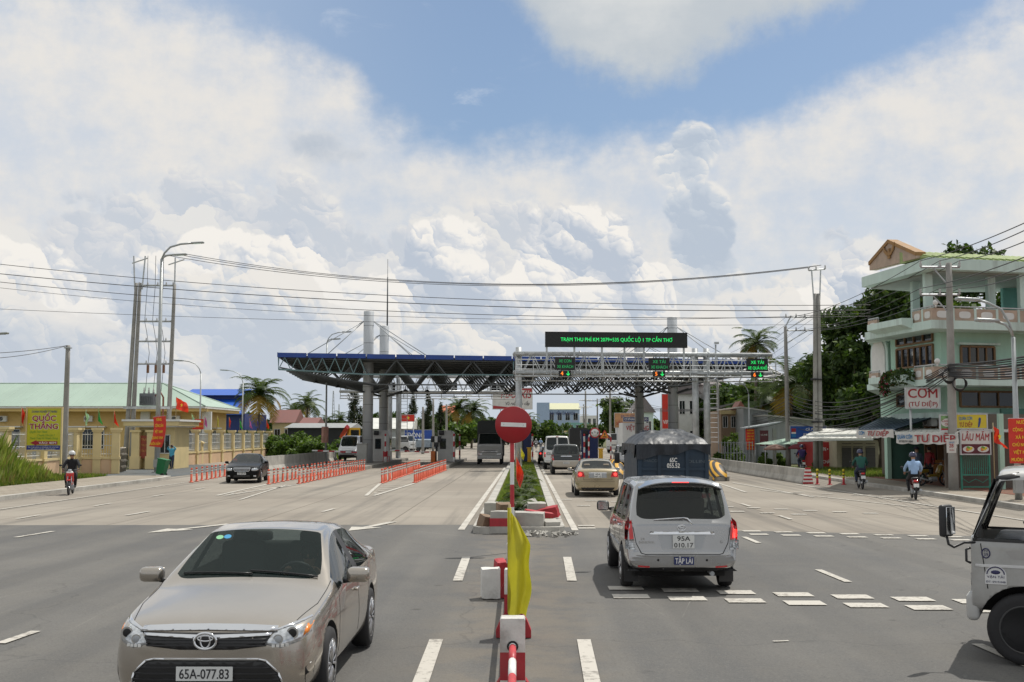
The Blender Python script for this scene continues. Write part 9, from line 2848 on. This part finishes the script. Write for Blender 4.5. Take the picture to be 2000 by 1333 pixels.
for i, (px, py, Y, r, n, lb) in enumerate(((765, 800, 210, 4.5, 2600, 'round tree behind the twin gantry posts'), (790, 812, 240, 4.5, 2200, 'low tree left of the casuarinas'), (870, 806, 230, 5, 2600, 'bright tree left of the coconut palms under the canopy'), (905, 822, 205, 3.6, 2400, 'light green tree below the two coconut palms'), (945, 812, 250, 5.5, 2600, 'tree right of the two coconut palms'), (975, 826, 290, 6, 2400, 'dark tree left of the no entry sign'), (1045, 818, 250, 4.5, 2400, 'dark tree right of the no entry sign'), (1066, 820, 300, 5, 2200, 'rounded tree before the blue building'), (1090, 824, 320, 5, 2000, 'second rounded tree before the blue building'), (1112, 838, 260, 3.5, 1800, 'low bush tree beside the road before the blue building'),
           (1200, 764, 225, 4.2, 3600, 'tall leafy tree between the distant poles'), (1225, 790, 250, 4.0, 2200, 'smaller tree behind the distant lamp'), (1165, 822, 240, 4, 2000, 'low tree at the foot of the distant poles'),
           (1432, 742, 140, 4.4, 4200, 'dark tree behind the cream house'), (1480, 738, 135, 4.0, 4200, 'dark tree behind the coconut palm trunk'), (1400, 775, 150, 4, 2600, 'dark tree left of the cream house'), (1585, 705, 112, 4.0, 5000, 'mid green tree behind the strapped pole pair'), (1635, 672, 104, 4.2, 6500, 'tangled tree with bare twigs right of the strapped pole pair'), (1540, 776, 128, 4.0, 3200, 'dark tree behind the big drooping palm'), (1610, 712, 122, 4.6, 4500, 'wide tree filling the gap behind the strapped pole pair'), (1505, 742, 140, 4.6, 3200, 'green tree behind the slim pole'), (1560, 728, 135, 4.4, 3200, 'tree between the slim pole and the strapped pair'),
           (1690, 556, 88, 4.6, 12000, 'big dark tree rising left of the mint house'), (1735, 575, 84, 3.8, 7500, 'dark tree directly behind the left corner of the mint house'), (1800, 520, 84, 3.6, 6000, 'tall tree behind the rooftop terrace'), (1860, 545, 82, 3.6, 5000, 'tree seen through the middle of the rooftop terrace'), (1930, 470, 84, 3.6, 6500, 'tree crown showing above the green tiled roof'), (2010, 500, 86, 3.5, 4000, 'tree crown above the roof at the right edge'), (1668, 665, 84, 3.2, 6200, 'shaggy tree below the big dark tree'), (1715, 700, 80, 2.8, 4200, 'shaded tree behind the left wall of the mint house'))):
 o, h = at_tree(px, py, Y)
 tree(lb, o, h, r, n, 0.25 if Y < 110 else 0.33 if Y < 160 else 0.45, LF if i != 3 else LFB, [0.45, 0.38, 0.17] if i not in (2, 3, 10) else [0.3, 0.4, 0.3], 18, 0.32, 'broad trees behind the roadside', 0.8, 'tree', i)
rnd = random.Random(2); proto = [tree('far tree in the tree line at the end of the plain', (-900, 900, 0), 10, 5.5, 900, 0.9, None, None, 10, 0.2, 'far tree line', 0.8, 'tree', 60 + k) for k in range(3)]
k = 0
for px in list(range(-60, 980, 24)) + list(range(1240, 2080, 24)):
 Y = rnd.uniform(300, 420); p = at(px + rnd.uniform(-9, 9), 850, Y)
 q = (p.x, Y, 0); sc_ = rnd.uniform(0.55, 0.95)
 if k < 3: proto[k].location = q
 else: dup(proto[k % 3], q, rnd.uniform(0, 6), None, None, sc_)
 k += 1
t = thing('bougainvillea', 'bougainvillea with dull pink flowers in the balcony trough of the mint house', 'plant', (0, 0, 0))
cl = [tuple(PB + dAB * q - inAB * 0.3 + Vector((0, 0, zf2 + 0.45))) + (0.42, 0.36, 0.36) for q in (1.9, 2.3, 2.7, 3.1, 3.5)] + [tuple(PB + dAB * 3.7 - inAB * 0.5 + Vector((0, 0, zf2 + 0.1))) + (0.25, 0.2, 0.5)]
leaves('foliage', t, cl, 1500, 0.09, LF, [0.5, 0.3, 0.2]); leaves('flowers', t, cl[3:], 380, 0.07, [Mleaf('bougainvillea_pink', (0.28, 0.05, 0.10))])
for i, (px, py, Y, r, lb) in enumerate(((1422, 842, 98, 1.1, 'flowering shrub before the cream house'), (1440, 850, 96, 0.9, 'shrub beside the small red banner'), (1500, 882, 90, 0.6, 'potted shrub below the brown umbrella'), (1530, 884, 92, 0.7, 'potted shrub between the two umbrellas'), (1485, 890, 88, 0.5, 'dark low shrub left of the brown umbrella'), (1415, 880, 93, 0.9, 'low bush at the barrier below the cream house'), (1600, 908, 78.5, 0.5, 'grass tuft bush at the foot of the strapped poles'))):
 o, h = at_tree(px, py, Y); tree(lb, o, max(0.7, h), r, 1400, 0.11, LFB, [0.5, 0.3, 0.2], 8, 0.15, 'plants before the right shops', 0.9, 'shrub', i + 40, 'shrub')
# BUILDINGS FARTHER OFF
CORR = M('corrugated_grey', (0.44, 0.48, 0.50), 0.5, 0.2, var=0.1, scale=0.8, stretch=(6, 6, 0.3)); TILE = M('red_brown_tiles', (0.22, 0.09, 0.07), 0.8, var=0.2, scale=2)
def bld(name, label, x0, x1, yt, Y, dep, mat, roof=None, rh=0, rows=0, cols=0, wm=None, cat='building', over=0.4, gab='x', z0=0):
 a, c = at(x0, yt, Y), at(x1, yt, Y); h = a.z
 r = thing(name, label, cat, ((a.x + c.x) / 2, Y, 0)); w = c.x - a.x
 b = MB().mat(mat); b.bx(-w / 2, w / 2, 0, dep, z0, h); b.build('wall', r)
 if roof:
  b = MB().mat(roof)
  if gab == 'x': b.prism([(-w / 2 - over, -over, h + 0.003), (-w / 2 - over, dep / 2, h + rh), (-w / 2 - over, dep + over, h + 0.003)], (w + 2 * over, 0, 0))
  else: b.prism([(-w / 2 - over, -over, h + 0.003), (0, -over, h + rh), (w / 2 + over, -over, h + 0.003)], (0, dep + over * 2, 0))
  b.build('roof', r)
 for i in range(rows):
  for j in range(cols):
   window_part(r, -w / 2 + w * (j + 0.5) / cols, -0.002, h * (i + 0.55) / rows, w / cols * 0.55, h / rows * 0.45, 2, 0.0, wm)
 return r, w, h
BLUEP = M('hazed_blue_wall', (0.32, 0.42, 0.56), 0.8, var=0.06)  # blue wall; its paleness is distance haze put into the colour
r, w, h = bld('office_block', 'blue office block paled by painted haze, with a yellowish roof, far down the road', 1054, 1132, 800, 420, 30, BLUEP, M('pale_yellow_roof', (0.52, 0.52, 0.34), 0.7, var=0.05), 2.6, 2, 5, WTRIM)
b = MB().mat(BLUEP); b.bx(-w / 2 - 1, -w / 2 + 3.5, -0.5, 5, 0, h + 2.4); b.build('stair_tower', r)
b = MB().mat(NAVY); b.text('BỆNH VIỆN ĐA KHOA', 1.6, (0.5, -0.3, h - 1.9), None, 0.01, width=w * 0.7); b.build('lettering', r)
for q in ((1108, 1150, 826, 330, 10, M('sea_green_wall', (0.20, 0.40, 0.36), 0.8, var=0.1), 'sea green house in front of the blue office block'), (1136, 1166, 812, 380, 12, WTRIM, 'white block right of the blue office block'), (1068, 1100, 838, 300, 10, M('grey_blue_wall', (0.34, 0.38, 0.42), 0.8, var=0.1), 'low grey blue house below the office block'), (1104, 1128, 842, 280, 9, CREAMW, 'low cream house beside the road end')):
 bld('house', q[6], q[0], q[1], q[2], q[3], q[4], q[5], None, 0, 2, 3, WTRIM, 'house')
r, w, h = board('billboard', 'white and crimson tyre billboard on posts behind the gantry post', 962, 758, 1040, 800, 205, BANW, [('MAXXIS', 0.50, 0.08, 0.02, TRED, 0.78, 0.25), ('Vỏ ruột cao cấp', 0.22, 0.12, -0.30, INK, 0.6, 0.2)], post=((-0.3, 0.3), 6.5), cat='billboard', depth=0.4)
b = MB().mat(TRED); b.prism([(-w / 2 + .1, -0.22, -h * .47), (w * .3, -0.22, -h * .47), (-w / 2 + .1, -0.22, -h * .33)], (0, -0.03, 0)); b.prism([(-w * .2, -0.22, h * .47), (w / 2 - .1, -0.22, h * .47), (w / 2 - .1, -0.22, h * .36)], (0, -0.03, 0)); b.build('swoosh', r)
r, w, h = bld('long_shed', 'long low shed with dark netting behind the green bushes', 562, 680, 836, 140, 10, M('dark_netting', (0.025, 0.03, 0.034), 0.8, var=0.3, scale=0.7), M('grey_roof', (0.28, 0.29, 0.29), 0.6, var=0.1), 0.6)
bld('long_shed', 'pale roofed depot behind the canopy columns', 690, 800, 838, 185, 14, M('depot_wall', (0.36, 0.38, 0.39), 0.7, var=0.1), ROOFW, 1.8)
DRT = M('dark_red_roof', (0.19, 0.075, 0.065), 0.7, var=0.1)
bld('house', 'house with a dark red roof left of the palms', 532, 572, 826, 175, 8, CREAMW, DRT, 2.0, 1, 2, WTRIM, 'house'); bld('house', 'small house with a crimson roof and white gable', 590, 615, 828, 165, 6, WTRIM, DRT, 0.9, 1, 1, WTRIM, 'house'); bld('house', 'house with an orange tiled roof above the trees under the canopy', 862, 885, 806, 255, 9, CREAMW, M('orange_roof', (0.45, 0.12, 0.05), 0.7, var=0.1), 1.6, 1, 2, WTRIM, 'house')
r, w, h = board('sign_board', 'blue shop sign behind the middle white booth', 790, 840, 846, 861, 175, M('shop_blue', (0.02, 0.07, 0.32), 0.5, var=0.1), [('ĐÔNG', 0.6, -0.1, -0.2, WHITE, 0.6, 0)], post=((-0.4, 0.4), 1.5))
r, w, h = board('sign_board', 'red roadside sign beside the far gantry posts', 784, 810, 810, 824, 160, BRED, [('★', 0.6, 0, -0.2, YEL, None, 0)], post=((0.4,), 4))
for px, yt, Y, lb in ((651, 764, 430, 'tall lattice radio mast left of the canopy'), (662, 790, 520, 'shorter lattice radio mast beside the tall one'), (547, 793, 430, 'thin far radio mast above the palms')):
 o, h = at_tree(px, yt, Y); b = MB().mat(GALV)
 for k in range(3): b.tube([(0.9 * math.cos(k * 2.1), 0.9 * math.sin(k * 2.1), 0), (0.15 * math.cos(k * 2.1), 0.15 * math.sin(k * 2.1), h)], 0.10, 4)
 for j in range(14): s = 1 - 0.85 * j / 14; b.tube([(0.9 * s * math.cos(k * 2.1), 0.9 * s * math.sin(k * 2.1), h * (j + (k % 2) * .5) / 14) for k in range(4)], 0.05, 4)
 tag(b.build('radio_mast', None, o), lb, 'mast')
r, w, h = bld('shop_building', 'white wall building with red letters left of the canopy columns', 1216, 1268, 826, 150, 12, M('white_wall', (0.62, 0.63, 0.62), 0.8, var=0.06, dirt=0.15), None)
b = MB().mat(TRED); b.text('VIỆT HÙNG', 0.8, (0.2, -0.02, h - 0.95), None, 0.02, width=w * 0.85); b.build('lettering', r)
board('sign_board', 'navy sign above the white wall with red letters', 1217, 815, 1267, 824, 149.4, NAVY, [('CƠ SỞ KINH DOANH VLXD', 0.6, 0, -0.2, WHITE, 0.9, 0)]); board('sign_board', 'orange brown shop sign behind the navy one', 1200, 807, 1250, 836, 156, M('orange_brown', (0.42, 0.22, 0.10), 0.6, var=0.15), [('ĐẠI LÝ VẬT TƯ', 0.3, 0.1, 0.15, NAVY, 0.7, 0), ('SỐ 9', 0.3, -0.3, -0.3, TRED, 0.25, 0)], post=((-0.4, 0.4), 4))
bld('house', 'pale green house with a grey gable behind the shop signs', 1238, 1276, 806, 175, 9, MINTL, M('grey_tiles', (0.17, 0.15, 0.15), 0.8, var=0.15), 2.4, 1, 2, WTRIM, 'house', 0.4, 'y'); bld('house', 'white house with a grey tiled roof between the canopy columns and the twin posts', 1322, 1362, 770, 150, 9, PANELW, M('grey_tiles'), 2.2, 2, 2, WTRIM, 'house', 0.5, 'y'); bld('house', 'grey plastered house behind the right canopy columns', 1304, 1326, 795, 140, 8, M('grey_plaster', (0.38, 0.38, 0.37), 0.8, var=0.1), None, 0, 2, 1, WTRIM, 'house'); bld('house', 'shuttered white house behind the gantry ladder', 1376, 1414, 752, 150, 9, PANELW, M('grey_tiles'), 1.0, 3, 2, STEELP, 'house')
r, w, h = board('vertical_sign', 'tall red vertical sign behind the right canopy columns', 1293, 770, 1307, 838, 138, BRED, [('VIP', 0.16, 0, -0.36, WHITE, 0.7, 0)], post=((0,), 3))
BRK = M('brown_brick', (0.36, 0.25, 0.17), 0.8, var=0.12, scale=2)
r, w, h = bld('house', 'cream brown house with a small tiled gable left of the grey sheds', 1408, 1456, 802, 108, 8, BRK, None, 0, 2, 3, WTRIM, 'house')
b = MB().mat(TILE); b.prism([(w * .05, -0.6, h), (w * .27, -0.6, h + 0.85), (w * .5, -0.6, h)], (0, 3, 0)); b.build('roof', r); b = MB().mat(CREAMW); b.bx(-w / 2 - .1, w / 2 + .1, -0.3, 0, h - 0.35, h); b.build('cornice', r)
def shed(label, x0, x1, ya, yb, Y, dep):
 a, c = at(x0, ya, Y), at(x1, yb, Y); r = thing('corrugated_shed', label, 'shed')
 b = MB().mat(CORR); b.prism([(a.x, Y, 0), (c.x, Y, 0), (c.x, Y, c.z), (a.x, Y, a.z)], (0, dep, 0)); b.build('wall', r)
 b = MB().mat(ROOFW); b.prism([(a.x - .3, Y - .4, a.z + .01), (c.x + .2, Y - .4, c.z + .01), (c.x + .2, Y - .4, c.z + .12), (a.x - .3, Y - .4, a.z + .12)], (0, dep + .6, 0)); b.build('roof', r)
shed('tall grey corrugated shed beside the cream brown house', 1452, 1500, 797, 806, 104, 12); shed('long grey corrugated shed with a sloping roof behind the café sign', 1500, 1660, 813, 829, 99, 12)
SHUT = M('roller_shutter', (0.10, 0.095, 0.085), 0.6, 0.2, var=0.15, stretch=(0.3, 1, 14))
r, w, h = bld('shop_building', 'low cream shop with brown roller shutters between the poles and the mint house', 1634, 1716, 860, 80, 6, M('shop_cream', (0.46, 0.42, 0.30), 0.8, var=0.08, dirt=0.2), None)
for fx in (-0.27, 0.0, 0.30):
 b = MB().mat(SHUT); b.bx(w * fx - w * .11, w * fx + w * .11, -0.05, 0.003, 0.1, h - 0.5)
 for k in range(9): b.bx(w * fx - w * .11, w * fx + w * .11, -0.065, -0.05, 0.2 + k * 0.2, 0.24 + k * 0.2)
 b.build('roller_shutter', r)
awning('upper white awning left of the eating house', (at(1600, 838, 80), at(1742, 833, 80)), (at(1575, 850, 75), at(1735, 846, 75)), 0.08, ROOFW); awning('lower white rounded awning over the red noodle shop', (at(1580, 848, 79), at(1725, 846, 79)), (at(1560, 857, 73), at(1705, 856, 73)), 0.10, ROOFW)
r, w, h = bld('noodle_shop', 'red walled noodle shop beside the strapped poles', 1590, 1636, 864, 82, 5, M('noodle_red', (0.36, 0.025, 0.025), 0.6, var=0.12), None)
b = MB().mat(WHITE); b.text('BÚN • MIẾN', 0.36, (0.15, -0.02, h - 0.6), None, 0.015, width=1.2); b.text('CHÁO', 0.30, (0.1, -0.02, 0.45), None, 0.015, width=0.7); b.build('lettering', r)
b = MB().mat(PANELW)
for k in range(3): b.lathe([(0.001, -0.02), (0.24, -0.02), (0.24, 0)], (w * .36, 0, 0.5 + k * 0.55), 16, 'Y')
b.build('dish_pictures', r)
r, w, h = board('sign_board', 'blue café sign with a round logo on the long grey shed', 1543, 832, 1614, 858, 84, M('cafe_blue', (0.02, 0.09, 0.36), 0.5, var=0.08), [('CÀ PHÊ', 0.26, 0.08, 0.14, WHITE, 0.3, 0), ('ANH ĐÀO', 0.42, 0.1, -0.34, WHITE, 0.5, 0)])
b = MB()
for m_, z0_, z1_ in ((TRED, .02, .30), (WHITE, -.10, .02), (TBLU, -.36, -.10)): b.mat(m_).bx(-w * .46, -w * .34, -0.06, -0.045, h * z0_, h * z1_)
b.build('emblem', r)
r = thing('kiosk', 'small kiosk with a tilted sheet roof and a maroon sign', 'kiosk', (at(1492, 890, 92).x, 92, 0))
b = MB().mat(M('kiosk_grey', (0.40, 0.40, 0.38), 0.8, var=0.1)); b.bx(-1.0, -0.7, 0, 0.3, 0, 2.9); b.bx(0.75, 1.0, 0, 0.3, 0, 2.9); b.build('post', r); b = MB().mat(CORR); b.prism([(-1.5, -0.8, 2.9), (1.3, -0.8, 3.35), (1.3, -0.8, 3.43), (-1.5, -0.8, 2.98)], (0, 2.6, 0)); b.build('roof', r)
b = MB().mat(M('maroon_sign', (0.14, 0.03, 0.04), 0.5, var=0.1)); b.bx(-0.3, 0.35, -0.1, -0.04, 1.55, 2.75); b.mat(WHITE).text('CÀ PHÊ', 0.16, (0.02, -0.11, 2.35), None, 0.01, width=0.5); b.text('DỪA', 0.24, (0.02, -0.11, 1.7), None, 0.01, width=0.5); b.build('sign', r)
r = thing('canvas_canopy', 'pale green canvas canopy over the café corner', 'canopy', (at(1545, 866, 88).x, 88, 0)); b = MB().mat(M('green_canvas', (0.30, 0.42, 0.34), 0.8, var=0.1)); hz_ = at(0, 868, 88).z
b.poly([(-2.2, -1, hz_), (2.2, -1, hz_), (0.2, 1, hz_ + .5)]).poly([(2.2, -1, hz_), (2.2, 3, hz_), (0.2, 1, hz_ + .5)]).poly([(2.2, 3, hz_), (-2.2, 3, hz_), (0.2, 1, hz_ + .5)]).poly([(-2.2, 3, hz_), (-2.2, -1, hz_), (0.2, 1, hz_ + .5)]); b.build('roof', r)
for sx in (-2.1, 2.1):
 for y in (-.9, 2.9): b = MB().mat(GALV); b.tube([(sx, y, 0), (sx, y, hz_)], 0.04, 6); b.build('post', r)
for px, py, c, lb in ((1514, 868, (0.22, 0.13, 0.10), 'faded brown café umbrella behind the right barrier'), (1561, 866, (0.16, 0.02, 0.03), 'maroon café umbrella behind the right barrier')):
 p = at(px, py, 85); r = thing('umbrella', lb, 'umbrella', (p.x, 85, 0)); b = MB().mat(M('umb%d' % px, c, 0.8, var=0.1)); b.lathe([(0.82, p.z - 0.42), (0.80, p.z - 0.30), (0.45, p.z - 0.10), (0.001, p.z)], (0, 0, 0), 10); b.build('canopy', r); b = MB().mat(GALV); b.tube([(0, 0, 0), (0, 0, p.z)], 0.025, 6); b.build('pole', r)
r = thing('wire_fence', 'dark wire fence with white post behind the right barrier', 'fence'); b = MB().mat(STEELP); xa, xb = at(1404, 885, 93).x, at(1470, 885, 91).x
for k in range(12): x = xa + (xb - xa) * k / 11; b.tube([(x, 93 - k * .18, 0), (x, 93 - k * .18, 1.9)], 0.03, 4)
for z in (0.3, 1.0, 1.8): b.tube([(xa, 93, z), (xb, 91, z)], 0.02, 4)
b.build('wires', r)
